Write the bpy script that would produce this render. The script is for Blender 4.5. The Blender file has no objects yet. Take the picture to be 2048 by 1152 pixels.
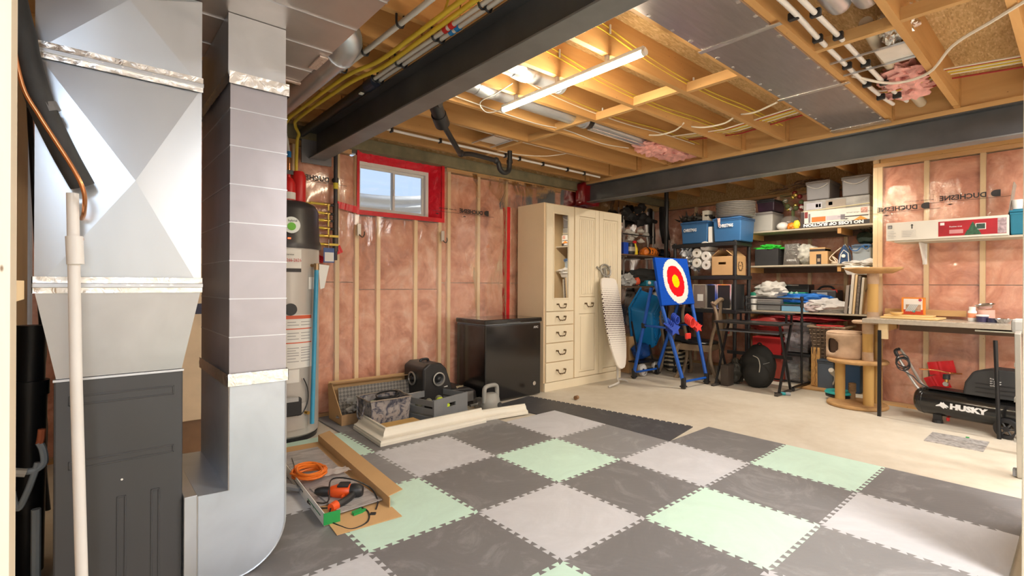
import bpy, bmesh, math, random
from math import pi, sin, cos, radians as R
from mathutils import Vector, Matrix, noise
from mathutils.geometry import tessellate_polygon
import numpy as np
random.seed(7)
SC = bpy.context.scene
COL = SC.collection

# ------------------------------------------------------------------ camera
FPX, HOR, AZ, CH, ROL = 995.56, 568.19, .8568, 1.2123, .0046
_f = Vector((cos(AZ), sin(AZ), 0)); _r = Vector((sin(AZ), -cos(AZ), 0)); _u = Vector((0, 0, 1))
_r2 = _r*cos(ROL) + _u*sin(ROL); _u2 = _u*cos(ROL) - _r*sin(ROL)
cd = bpy.data.cameras.new('camera'); cam = bpy.data.objects.new('camera', cd); COL.objects.link(cam)
mw = Matrix((( _r2.x, _u2.x, -_f.x, 0), (_r2.y, _u2.y, -_f.y, 0), (_r2.z, _u2.z, -_f.z, CH), (0, 0, 0, 1)))
cam.matrix_world = mw
cd.sensor_width = 36; cd.lens = FPX/2048*36; cd.shift_y = (HOR-576)/2048; cd.clip_start = .02; cd.clip_end = 200
SC.camera = cam

# ------------------------------------------------------------------ world, lamps, exposure
w = bpy.data.worlds.new('sky'); SC.world = w; w.use_nodes = True
wn = w.node_tree.nodes; wn.clear()
wo = wn.new('ShaderNodeOutputWorld'); wb = wn.new('ShaderNodeBackground')
wb.inputs[0].default_value = (.50, .64, .88, 1); wb.inputs[1].default_value = 1.15
w.node_tree.links.new(wb.outputs[0], wo.inputs[0])
SC.view_settings.view_transform = 'Standard'; SC.view_settings.look = 'None'
SC.view_settings.exposure = 0.22; SC.view_settings.gamma = 1
SC.view_settings.use_curve_mapping = False

def area(name, loc, sx, sy, power, col, rot=(0, 0, 0)):
    l = bpy.data.lights.new(name, 'AREA'); l.shape = 'RECTANGLE'; l.size = sx; l.size_y = sy
    l.energy = power; l.color = col
    o = bpy.data.objects.new(name, l); COL.objects.link(o); o.location = loc; o.rotation_euler = rot
    return o
WARM = (1, .80, .58); WARM2 = (1, .89, .74); NEU = (1, .95, .89); COOL = (.78, .89, 1)
area('unseen_light', (5.55, -.55, 2.44), .10, 1.2, 20, NEU)  # fill light added out of view for the right wall
area('unseen_light', (5.75, 2.2, 2.50), .04, 1.22, 34, WARM2)
area('unseen_light', (2.4, -1.0, 2.44), .10, 1.2, 100, NEU)
area('unseen_light', (-.6, -.9, 2.44), .5, 1.2, 62, COOL)  # cool fill added near the camera to turn the duct metal bluish
area('unseen_light', (4.33, -.42, 2.44), .10, 1.2, 46, NEU)  # added fill, placed out of view to brighten the alcove
sl_ = bpy.data.lights.new('sun', 'SUN'); sl_.energy = 3.2; sl_.angle = .01; sl_.color = (1, .96, .9)
so_ = bpy.data.objects.new('sun', sl_); COL.objects.link(so_); so_.rotation_euler = Vector((.42, -.28, -.86)).to_track_quat('-Z', 'Y').to_euler()

# ------------------------------------------------------------------ materials
MATS = {}
class NT:
    def __init__(s, name):
        s.m = bpy.data.materials.new(name); s.m.use_nodes = True
        s.n = s.m.node_tree.nodes; s.l = s.m.node_tree.links
        s.b = s.n['Principled BSDF']; s.out = s.n['Material Output']
    def new(s, t, **k):
        x = s.n.new(t)
        for a, v in k.items(): setattr(x, a, v)
        return x
    def link(s, a, b): s.l.new(a, b)
    def coord(s, scale=(1, 1, 1), kind='Object', rot=(0, 0, 0)):
        tc = s.new('ShaderNodeTexCoord'); mp = s.new('ShaderNodeMapping')
        mp.inputs['Scale'].default_value = scale; mp.inputs['Rotation'].default_value = rot
        s.link(tc.outputs[kind], mp.inputs[0]); return mp.outputs[0]
    def noise(s, vec, sc, det=4, rough=.55, dist=0):
        x = s.new('ShaderNodeTexNoise'); x.inputs['Scale'].default_value = sc; x.inputs['Detail'].default_value = det
        x.inputs['Roughness'].default_value = rough; x.inputs['Distortion'].default_value = dist
        s.link(vec, x.inputs['Vector']); return x.outputs['Fac']
    def ramp(s, fac, stops):
        x = s.new('ShaderNodeValToRGB'); e = x.color_ramp.elements
        while len(e) < len(stops): e.new(.5)
        for i, (p, c) in enumerate(stops): e[i].position = p; e[i].color = (*c, 1)
        s.link(fac, x.inputs[0]); return x.outputs[0]
    def bump(s, h, st=.3, d=.01):
        x = s.new('ShaderNodeBump'); x.inputs['Strength'].default_value = st; x.inputs['Distance'].default_value = d
        s.link(h, x.inputs['Height']); s.link(x.outputs[0], s.b.inputs['Normal']); return x
def base(t, col, rough, metal=0, spec=.5):
    t.b.inputs['Base Color'].default_value = (*col, 1); t.b.inputs['Roughness'].default_value = rough
    t.b.inputs['Metallic'].default_value = metal; t.b.inputs['Specular IOR Level'].default_value = spec
def mt(name, col, rough=.5, metal=0, var=.08, sc=6, bump=0, bsc=60, spec=.5, emit=0, alpha=1, trans=0, coat=0):
    if name in MATS: return MATS[name]
    t = NT(name); base(t, col, rough, metal, spec)
    v = t.coord()
    if var:
        n = t.noise(v, sc)
        a = tuple(max(0, c*(1-var)) for c in col); b = tuple(min(1, c*(1+var)) for c in col)
        t.link(t.ramp(n, [(.3, a), (.7, b)]), t.b.inputs['Base Color'])
    if bump: t.bump(t.noise(v, bsc, 3), bump, .004)
    if emit:
        t.b.inputs['Emission Color'].default_value = (*col, 1); t.b.inputs['Emission Strength'].default_value = emit
    if alpha < 1: t.b.inputs['Alpha'].default_value = alpha
    if trans: t.b.inputs['Transmission Weight'].default_value = trans
    if coat: t.b.inputs['Coat Weight'].default_value = coat; t.b.inputs['Coat Roughness'].default_value = .1
    MATS[name] = t.m; return t.m
def wood(name, axis, a, b, rough=.6, sc=5):
    t = NT(name); base(t, a, rough, 0, .3)
    s = [9, 9, 9]; s['xyz'.index(axis)] = .7
    v = t.coord(tuple(s)); n = t.noise(v, sc/5, 6, .6, .8)
    oi = t.new('ShaderNodeObjectInfo')
    mid = tuple((x+y)/2 for x, y in zip(a, b))
    c = t.ramp(n, [(.25, b), (.5, mid), (.72, a)])
    hv = t.new('ShaderNodeHueSaturation'); t.link(c, hv.inputs['Color'])
    mr = t.new('ShaderNodeMapRange'); mr.inputs[3].default_value = .86; mr.inputs[4].default_value = 1.12
    t.link(oi.outputs['Random'], mr.inputs[0]); t.link(mr.outputs[0], hv.inputs['Value'])
    # knots
    vk = t.new('ShaderNodeTexVoronoi'); s2 = [5.5, 5.5, 5.5]; s2['xyz'.index(axis)] = 2.2
    t.link(t.coord(tuple(s2)), vk.inputs['Vector'])
    kf = t.ramp(vk.outputs['Distance'], [(.035, (0, 0, 0)), (.07, (1, 1, 1))])
    mx = t.new('ShaderNodeMixRGB'); t.link(kf, mx.inputs[0]); mx.inputs[1].default_value = (b[0]*.38, b[1]*.3, b[2]*.25, 1)
    t.link(hv.outputs[0], mx.inputs[2]); t.link(mx.outputs[0], t.b.inputs['Base Color'])
    t.bump(n, .12, .003); MATS[name] = t.m; return t.m
PX = wood('pine_x', 'x', (.70, .405, .16), (.52, .275, .095)); PY = wood('pine_y', 'y', (.74, .46, .20), (.58, .33, .125))
PZ = wood('pine_z', 'z', (.86, .66, .40), (.74, .52, .28))
PZL = wood('pale_pine_z', 'z', (.90, .70, .43), (.82, .60, .33))
def osb():
    t = NT('osb'); base(t, (.7, .5, .25), .7)
    v = t.new('ShaderNodeTexVoronoi'); v.inputs['Randomness'].default_value = 1
    nz = t.noise(t.coord((3, 3, 3)), 3, 3)
    t.link(t.coord((6, 26, 9), rot=(0, 0, .3)), v.inputs['Vector'])
    c = t.ramp(v.outputs['Color'], [(.0, (.42, .26, .10)), (.35, (.54, .35, .15)), (.7, (.62, .42, .20)), (1, (.76, .56, .31))])
    t.link(c, t.b.inputs['Base Color']); t.bump(v.outputs['Distance'], .3, .004); MATS['osb'] = t.m; return t.m
OSB = osb()
def insul():
    t = NT('pink_insulation'); base(t, (.8, .4, .35), .95, 0, .1)
    v = t.coord((1, 1, 1)); n = t.noise(v, 3.2, 8, .62, 1.2); n2 = t.noise(v, 13, 5, .6)
    c1 = t.ramp(n, [(.28, (.42, .14, .08)), (.42, (.71, .30, .19)), (.56, (.86, .44, .30)), (.72, (.95, .63, .49))])
    c2 = t.ramp(n2, [(.3, (.80, .74, .72)), (.65, (1, 1, 1))])
    mx = t.new('ShaderNodeMixRGB', blend_type='MULTIPLY'); mx.inputs[0].default_value = .8
    t.link(c1, mx.inputs[1]); t.link(c2, mx.inputs[2]); t.link(mx.outputs[0], t.b.inputs['Base Color'])
    t.bump(t.noise(v, 22, 6), .5, .02); MATS['insul'] = t.m; return t.m
INS = insul()
def poly():
    t = NT('clear_poly_sheet'); n = t.n
    tr = t.new('ShaderNodeBsdfTransparent'); tr.inputs[0].default_value = (.97, .95, .93, 1)
    gl = t.new('ShaderNodeBsdfGlossy'); gl.inputs['Roughness'].default_value = .13; gl.inputs['Color'].default_value = (1, 1, 1, 1)
    df = t.new('ShaderNodeBsdfDiffuse'); df.inputs['Color'].default_value = (1, .93, .82, 1)
    fr = t.new('ShaderNodeFresnel'); fr.inputs['IOR'].default_value = 1.45
    bp = t.new('ShaderNodeBump'); bp.inputs['Strength'].default_value = .22; bp.inputs['Distance'].default_value = .02
    v = t.coord((2.2, 2.2, 1.2)); h = t.noise(v, 2.2, 5, .5, 1.6)
    t.link(h, bp.inputs['Height'])
    t.link(bp.outputs[0], gl.inputs['Normal']); t.link(bp.outputs[0], fr.inputs['Normal'])
    m1 = t.new('ShaderNodeMixShader'); m1.inputs[0].default_value = .09; t.link(tr.outputs[0], m1.inputs[1]); t.link(df.outputs[0], m1.inputs[2])
    m2 = t.new('ShaderNodeMixShader'); ml = t.new('ShaderNodeMath', operation='MULTIPLY'); ml.inputs[1].default_value = 1.5
    t.link(fr.outputs[0], ml.inputs[0]); t.link(ml.outputs[0], m2.inputs[0])
    t.link(m1.outputs[0], m2.inputs[1]); t.link(gl.outputs[0], m2.inputs[2]); t.link(m2.outputs[0], t.out.inputs[0])
    MATS['poly'] = t.m; return t.m
POLY = poly()
def galv(name='galvanised_steel', col=(.68, .72, .78), rough=.33, streak=(1, 1, 1), metal=.85):
    t = NT(name); base(t, col, rough, metal)
    v = t.coord(streak); n = t.noise(v, 5, 3, .5, .6); n2 = t.noise(t.coord((1, 1, 1)), 70, 3)
    a = tuple(c*.86 for c in col); t.link(t.ramp(n, [(.3, a), (.7, col)]), t.b.inputs['Base Color'])
    mr = t.new('ShaderNodeMapRange'); mr.inputs[3].default_value = rough-.02; mr.inputs[4].default_value = rough+.05
    t.link(n2, mr.inputs[0]); t.link(mr.outputs[0], t.b.inputs['Roughness'])
    t.bump(t.noise(v, 2.5, 3), .10, .03); MATS[name] = t.m; return t.m
GALV = galv(); GALVD = galv('dull_galvanised_steel', (.56, .57, .60), .34, (1, 1, 1), .9)
def foil(name, col=(.9, .9, .9), sc=18, st=.7, rough=.2):
    t = NT(name); base(t, col, rough, 1)
    t.bump(t.noise(t.coord(), sc, 5, .6, 1), st, .01); MATS[name] = t.m; return t.m
FOIL = foil('foil_tape', (.93, .92, .9), 26, .45, .28); FOILP = galv('foil_panel', (.52, .47, .46), .30, (1, 9, 1), .8)
def conc():
    t = NT('concrete_floor'); base(t, (.74, .66, .54), .62, 0, .35)
    v = t.coord(); n = t.noise(v, .9, 7, .62, .6); n2 = t.noise(v, 9, 6, .65)
    c = t.ramp(n, [(.25, (.54, .47, .37)), (.5, (.64, .58, .48)), (.75, (.70, .65, .56))])
    c2 = t.ramp(n2, [(.3, (.88, .86, .83)), (.6, (1, 1, 1))])
    mx = t.new('ShaderNodeMixRGB', blend_type='MULTIPLY'); mx.inputs[0].default_value = .6
    t.link(c, mx.inputs[1]); t.link(c2, mx.inputs[2]); t.link(mx.outputs[0], t.b.inputs['Base Color'])
    t.bump(n2, .06, .004); MATS['conc'] = t.m; return t.m
CONC = conc()
def foam(name, col, dust=.25):
    t = NT(name); base(t, col, .55, 0, .4)
    v = t.coord(); n = t.noise(v, 2.3, 8, .7, 2.5); n2 = t.noise(v, 1.2, 2)
    lt = tuple(min(1, c*(1+dust)+.10*dust) for c in col); dk = tuple(c*.93 for c in col)
    t.link(t.ramp(n, [(.3, dk), (.52, col), (.72, lt)]), t.b.inputs['Base Color'])
    # woven relief
    wv = t.new('ShaderNodeTexWave'); wv.inputs['Scale'].default_value = 34; wv.bands_direction = 'DIAGONAL'
    t.link(t.coord(), wv.inputs['Vector']); t.bump(wv.outputs['Fac'], .12, .002)
    MATS[name] = t.m; return t.m
BLK = mt('black_plastic', (.018, .018, .02), .42, 0, 0); BLKM = mt('black_metal', (.016, .016, .018), .35, .3, 0)
WHT = mt('white_plastic', (.82, .80, .76), .4, 0, .02); PVC = mt('white_pvc', (.86, .83, .80), .35, 0, .02)
GREY = mt('grey_plastic', (.30, .31, .33), .5, 0, .05); CHR = mt('chrome', (.75, .75, .76), .18, 1, 0)
CARD = mt('cardboard', (.60, .37, .17), .8, 0, .07, 3, .1, 90); CARDD = mt('dark_cardboard', (.42, .25, .12), .8, 0, .08, 3)
RED = mt('red_plastic', (.62, .02, .02), .4, 0, .1); CREAM = mt('cream_laminate', (.86, .755, .56), .42, 0, .03, 2)
CREAMS = mt('cream_side_panel', (.84, .64, .42), .45, 0, .05, 2)
YEL = mt('yellow_gas_pipe', (.74, .54, .05), .38, 0, .08); COPPER = mt('copper', (.75, .33, .15), .25, 1, .1)
STEEL = mt('grey_primed_steel', (.088, .092, .100), .42, .25, .22, 3, .08, 12)
STEELF = mt('steel_flange_paint', (.21, .21, .21), .42, .3, .15, 4, .08, 12)
BROWN = mt('brown_wood', (.22, .12, .06), .5, 0, .15)
GLASS = mt('clear_glass', (.95, .97, .97), .03, 0, 0, trans=1)
INK = mt('black_ink', (.03, .025, .025), .5, 0, 0); WINK = mt('white_ink', (.85, .85, .85), .5, 0, 0)
PAPER = mt('white_paper', (.84, .82, .78), .6, 0, .02)

# ------------------------------------------------------------------ mesh helpers
def nb(): return bmesh.new()
def _tf(bm, n0, Mx):
    if Mx is not None: bmesh.ops.transform(bm, matrix=Mx, verts=list(bm.verts)[n0:])
def box(bm, x0, x1, y0, y1, z0, z1, Mx=None):
    n0 = len(bm.verts)
    v = [bm.verts.new((x, y, z)) for x in (x0, x1) for y in (y0, y1) for z in (z0, z1)]
    for f in ((0, 1, 3, 2), (4, 6, 7, 5), (0, 4, 5, 1), (2, 3, 7, 6), (0, 2, 6, 4), (1, 5, 7, 3)):
        bm.faces.new([v[i] for i in f])
    bm.verts.ensure_lookup_table()
    if Mx is not None: bmesh.ops.transform(bm, matrix=Mx, verts=v)
    return bm
def cbox(bm, c, s, rot=None):
    Mx = Matrix.Translation(c)
    if rot is not None: Mx = Mx @ (Matrix.Rotation(rot[2], 4, 'Z') @ Matrix.Rotation(rot[1], 4, 'Y') @ Matrix.Rotation(rot[0], 4, 'X'))
    return box(bm, -s[0]/2, s[0]/2, -s[1]/2, s[1]/2, -s[2]/2, s[2]/2, Mx)
def frame_to(d):
    d = Vector(d).normalized(); a = Vector((0, 0, 1)) if abs(d.z) < .95 else Vector((1, 0, 0))
    x = a.cross(d).normalized(); y = d.cross(x); return x, y
def cyl(bm, p0, p1, r0, r1=None, n=16, cap=True):
    r1 = r0 if r1 is None else r1; p0 = Vector(p0); p1 = Vector(p1); x, y = frame_to(p1-p0)
    a = [bm.verts.new(p0+(x*cos(2*pi*i/n)+y*sin(2*pi*i/n))*r0) for i in range(n)]
    b = [bm.verts.new(p1+(x*cos(2*pi*i/n)+y*sin(2*pi*i/n))*r1) for i in range(n)]
    for i in range(n): bm.faces.new((a[i], a[(i+1) % n], b[(i+1) % n], b[i]))
    if cap: bm.faces.new(a[::-1]); bm.faces.new(b)
    return bm
def tube(bm, pts, r, n=8, closed=False):
    pts = [Vector(p) for p in pts]; N = len(pts); rings = []; px = None
    for k, p in enumerate(pts):
        if closed: d = pts[(k+1) % N]-pts[k-1]
        else: d = (pts[min(k+1, N-1)]-pts[max(k-1, 0)])
        d.normalize()
        if px is None: x, y = frame_to(d)
        else:
            x = px-d*px.dot(d)
            if x.length < 1e-4: x, y = frame_to(d)
            else: x.normalize(); y = d.cross(x)
        px = x; rr = r[k] if isinstance(r, (list, tuple)) else r
        rings.append([bm.verts.new(p+(x*cos(2*pi*i/n)+y*sin(2*pi*i/n))*rr) for i in range(n)])
    for k in range(N if closed else N-1):
        a, b = rings[k], rings[(k+1) % N]
        for i in range(n): bm.faces.new((a[i], a[(i+1) % n], b[(i+1) % n], b[i]))
    if not closed: bm.faces.new(rings[0][::-1]); bm.faces.new(rings[-1])
    return bm
def smooth_path(P, k=6):
    P = [Vector(p) for p in P]; out = []
    for i in range(len(P)-1):
        p0 = P[max(i-1, 0)]; p1 = P[i]; p2 = P[i+1]; p3 = P[min(i+2, len(P)-1)]
        for j in range(k):
            t = j/k; out.append(.5*((2*p1)+(p2-p0)*t+(2*p0-5*p1+4*p2-p3)*t*t+(3*p1-p0-3*p2+p3)*t**3))
    out.append(P[-1]); return out
def lathe(bm, prof, n=24, c=(0, 0, 0), Mx=None, sx=1, sy=1):
    c = Vector(c); rings = []
    T = Mx if Mx is not None else Matrix.Identity(4)
    for r, z in prof:
        if r < 1e-5: rings.append([bm.verts.new(T @ (c+Vector((0, 0, z))))])
        else: rings.append([bm.verts.new(T @ (c+Vector((r*sx*cos(2*pi*i/n), r*sy*sin(2*pi*i/n), z)))) for i in range(n)])
    for a, b in zip(rings, rings[1:]):
        for i in range(n):
            j = (i+1) % n
            if len(a) == 1 and len(b) == 1: continue
            if len(a) == 1: bm.faces.new((a[0], b[j], b[i]))
            elif len(b) == 1: bm.faces.new((a[i], a[j], b[0]))
            else: bm.faces.new((a[i], a[j], b[j], b[i]))
    return bm
def prism(bm, poly, o, u, v, d0, d1):
    """polygon (a,b) in the plane o + a*u + b*v, swept along u x v from d0 to d1"""
    o, u, v = Vector(o), Vector(u), Vector(v); n = u.cross(v).normalized()
    A = [bm.verts.new(o+u*a+v*b+n*d0) for a, b in poly]; B = [bm.verts.new(o+u*a+v*b+n*d1) for a, b in poly]
    k = len(poly)
    if k > 4:
        fs = []
        for t in tessellate_polygon([[Vector((a, b, 0)) for a, b in poly]]):
            try: bm.faces.new([A[i] for i in t]); bm.faces.new([B[i] for i in t[::-1]])
            except ValueError: pass
    else: fs = [bm.faces.new(A[::-1]), bm.faces.new(B)]
    for i in range(k): bm.faces.new((A[i], A[(i+1) % k], B[(i+1) % k], B[i]))
    return bm
def blob(bm, c, s, seed=0, amp=.15, fr=2.0, sub=3, flat=None, rot=None):
    n0 = len(bm.verts)
    r = bmesh.ops.create_icosphere(bm, subdivisions=sub, radius=1)
    Mr = Matrix.Rotation(rot, 3, 'Z') if rot else Matrix.Identity(3)
    for v in r['verts']:
        p = v.co.copy(); q = p*(1+amp*noise.noise(p*fr+Vector((seed*7.1, seed*3.3, seed)))+amp*.5*noise.noise(p*fr*2.7+Vector((seed, 9, seed*2))))
        q = Mr @ Vector((q.x*s[0], q.y*s[1], q.z*s[2]))
        if flat is not None and q.z < -s[2]*flat: q.z = -s[2]*flat
        v.co = q+Vector(c)
    return bm
def sheet(bm, o, u, v, nu, nv, fn=None, thick=0):
    o, u, v = Vector(o), Vector(u), Vector(v); nn = u.cross(v).normalized(); g = []
    for i in range(nu+1):
        for j in range(nv+1):
            p = o+u*(i/nu)+v*(j/nv)
            if fn: p = p+nn*fn(i/nu, j/nv)
            g.append(bm.verts.new(p))
    for i in range(nu):
        for j in range(nv):
            a = i*(nv+1)+j; bm.faces.new((g[a], g[a+nv+1], g[a+nv+2], g[a+1]))
    return bm
def taper(bm, r0, r1, z0, z1):
    """r = (x0,x1,y0,y1)"""
    a = [bm.verts.new(p) for p in ((r0[0], r0[2], z0), (r0[1], r0[2], z0), (r0[1], r0[3], z0), (r0[0], r0[3], z0))]
    b = [bm.verts.new(p) for p in ((r1[0], r1[2], z1), (r1[1], r1[2], z1), (r1[1], r1[3], z1), (r1[0], r1[3], z1))]
    bm.faces.new(a[::-1]); bm.faces.new(b)
    for i in range(4): bm.faces.new((a[i], a[(i+1) % 4], b[(i+1) % 4], b[i]))
    return bm
WM = {}
def obj(name, bm, mat, parent=None, smooth=False, bevel=0, local=False, seg=2):
    if parent is not None and not local and parent in WM: bm.transform(WM[parent].inverted())
    bmesh.ops.recalc_face_normals(bm, faces=bm.faces[:])
    me = bpy.data.meshes.new(name); bm.to_mesh(me); bm.free()
    for m in (mat if isinstance(mat, (list, tuple)) else [mat]): me.materials.append(m)
    if smooth:
        me.polygons.foreach_set('use_smooth', [True]*len(me.polygons))
        if smooth != 'all':
            try: me.set_sharp_from_angle(angle=R(38))
            except Exception: pass
    o = bpy.data.objects.new(name, me); COL.objects.link(o)
    if parent is not None:
        o.parent = parent; WM[o] = WM.get(parent, Matrix.Identity(4))
    else: WM[o] = Matrix.Identity(4)
    if bevel:
        b = o.modifiers.new('bevel', 'BEVEL'); b.width = bevel; b.segments = seg; b.limit_method = 'ANGLE'; b.angle_limit = R(40)
    return o
def thing(name, label, cat, loc=(0, 0, 0), rz=0, group=None):
    o = bpy.data.objects.new(name, None); COL.objects.link(o); o.location = loc; o.rotation_euler = (0, 0, rz)
    o['label'] = label; o['category'] = cat
    if group: o['group'] = group
    WM[o] = Matrix.Translation(loc) @ Matrix.Rotation(rz, 4, 'Z'); o.empty_display_size = .05
    return o
def tag(o, label, cat, group=None):
    o['label'] = label; o['category'] = cat
    if group: o['group'] = group
    return o
def struct(name, bm, m, **k):
    o = obj(name, bm, m, **k); o['kind'] = 'structure'; return o
def text(s, o, u, v, size, mat, parent, name='lettering', depth=.0015, mirror=False, sx=1, bold=0):
    """flat letters: o = lower left corner, u reading direction, v up"""
    c = bpy.data.curves.new('t', 'FONT'); c.body = s; c.size = size; c.extrude = depth/2; c.resolution_u = 2; c.offset = bold
    t = bpy.data.objects.new('t', c); COL.objects.link(t)
    bpy.context.view_layer.update()
    me = bpy.data.meshes.new_from_object(t.evaluated_get(bpy.context.evaluated_depsgraph_get()))
    bpy.data.objects.remove(t)
    u = Vector(u).normalized(); v = Vector(v).normalized(); n = u.cross(v)
    if mirror: u = -u
    Mx = Matrix(((u.x*sx, v.x, n.x, o[0]), (u.y*sx, v.y, n.y, o[1]), (u.z*sx, v.z, n.z, o[2]), (0, 0, 0, 1)))
    me.transform(WM.get(parent, Matrix.Identity(4)).inverted() @ Mx)
    me.materials.clear(); me.materials.append(mat)
    ob = bpy.data.objects.new(name, me); COL.objects.link(ob); ob.parent = parent; WM[ob] = WM.get(parent, Matrix.Identity(4))
    return ob
def copy_tree(o, loc=None, rz=None, label=None, parent=None):
    c = o.copy(); COL.objects.link(c); c.parent = parent
    for ch in list(o.children): copy_tree(ch, parent=c)
    if loc is not None: c.location = loc
    if rz is not None: c.rotation_euler = (0, 0, rz)
    if label: c['label'] = label
    return c
def ray(px, py):
    return _f+_r2*((px-1024)/FPX)-_u2*((py-HOR)/FPX)
def at(ax, val, px, py):
    """point where the sight line through a measured photo pixel meets a real plane of the room"""
    d = ray(px, py); i = 'XYZ'.index(ax); C = Vector((0, 0, CH)); t = (val-C[i])/d[i]; return C+d*t
# ================================================================== SETTING
YW, XR, XA, ZJ, ZS = 4.5, 6.2, 7.25, 2.573, 2.808     # window wall, right wall, alcove back, joist bottom, subfloor
# floor slab and ceiling deck
floor = struct('floor', box(nb(), -1.7, 7.5, -2.3, 4.8, -.12, 0), CONC)
bm = nb(); box(bm, -1.7, 7.5, -2.3, 4.8, ZS, ZS+.02)
ceiling = struct('ceiling', bm, OSB)
JY = [-2.2, -1.8, -1.4, -.99, -.58, -.17, .24, .65, 1.06, 1.47, 1.87, 2.28, 2.69, 3.11, 3.52, 3.93, 4.32]
for x0, x1 in ((1.58, 4.98), (-1.6, 1.57), (5.0, 7.24)):
    for y in JY:
        obj('joist', box(nb(), x0, x1, y-.019, y+.019, ZJ+.0005, ZS-.0005), PX, ceiling)
for i in range(len(JY)-1):
    if JY[i] < .2: continue
    x = 3.20+(.045 if i % 2 else -.01)
    if abs(JY[i]-1.06) < .1: continue
    obj('blocking', box(nb(), x-.019, x+.019, JY[i]+.019, JY[i+1]-.019, ZJ+.002, ZJ+.066), PY, ceiling)
for i, xb in ((1, 1.10), (8, 1.0), (10, 1.15), (11, .95), (12, 1.1)):
    a = Vector((xb-.1, JY[i]+.02, ZJ+.05)); b = Vector((xb+.12, JY[i+1]-.02, ZJ+.16)); d = b-a
    Mx = Matrix.Translation((a+b)/2) @ d.to_track_quat('X', 'Z').to_matrix().to_4x4()
    obj('bridging', box(nb(), -d.length/2, d.length/2, -.019, .019, -.032, .032, Mx), PY, ceiling)
# end blocks between the joists over the second beam
for i in range(5, len(JY)-1):
    obj('blocking', box(nb(), 5.08, 5.118, JY[i]+.019, JY[i+1]-.019, ZJ+.001, ZS-.001), PY, ceiling)

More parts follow.
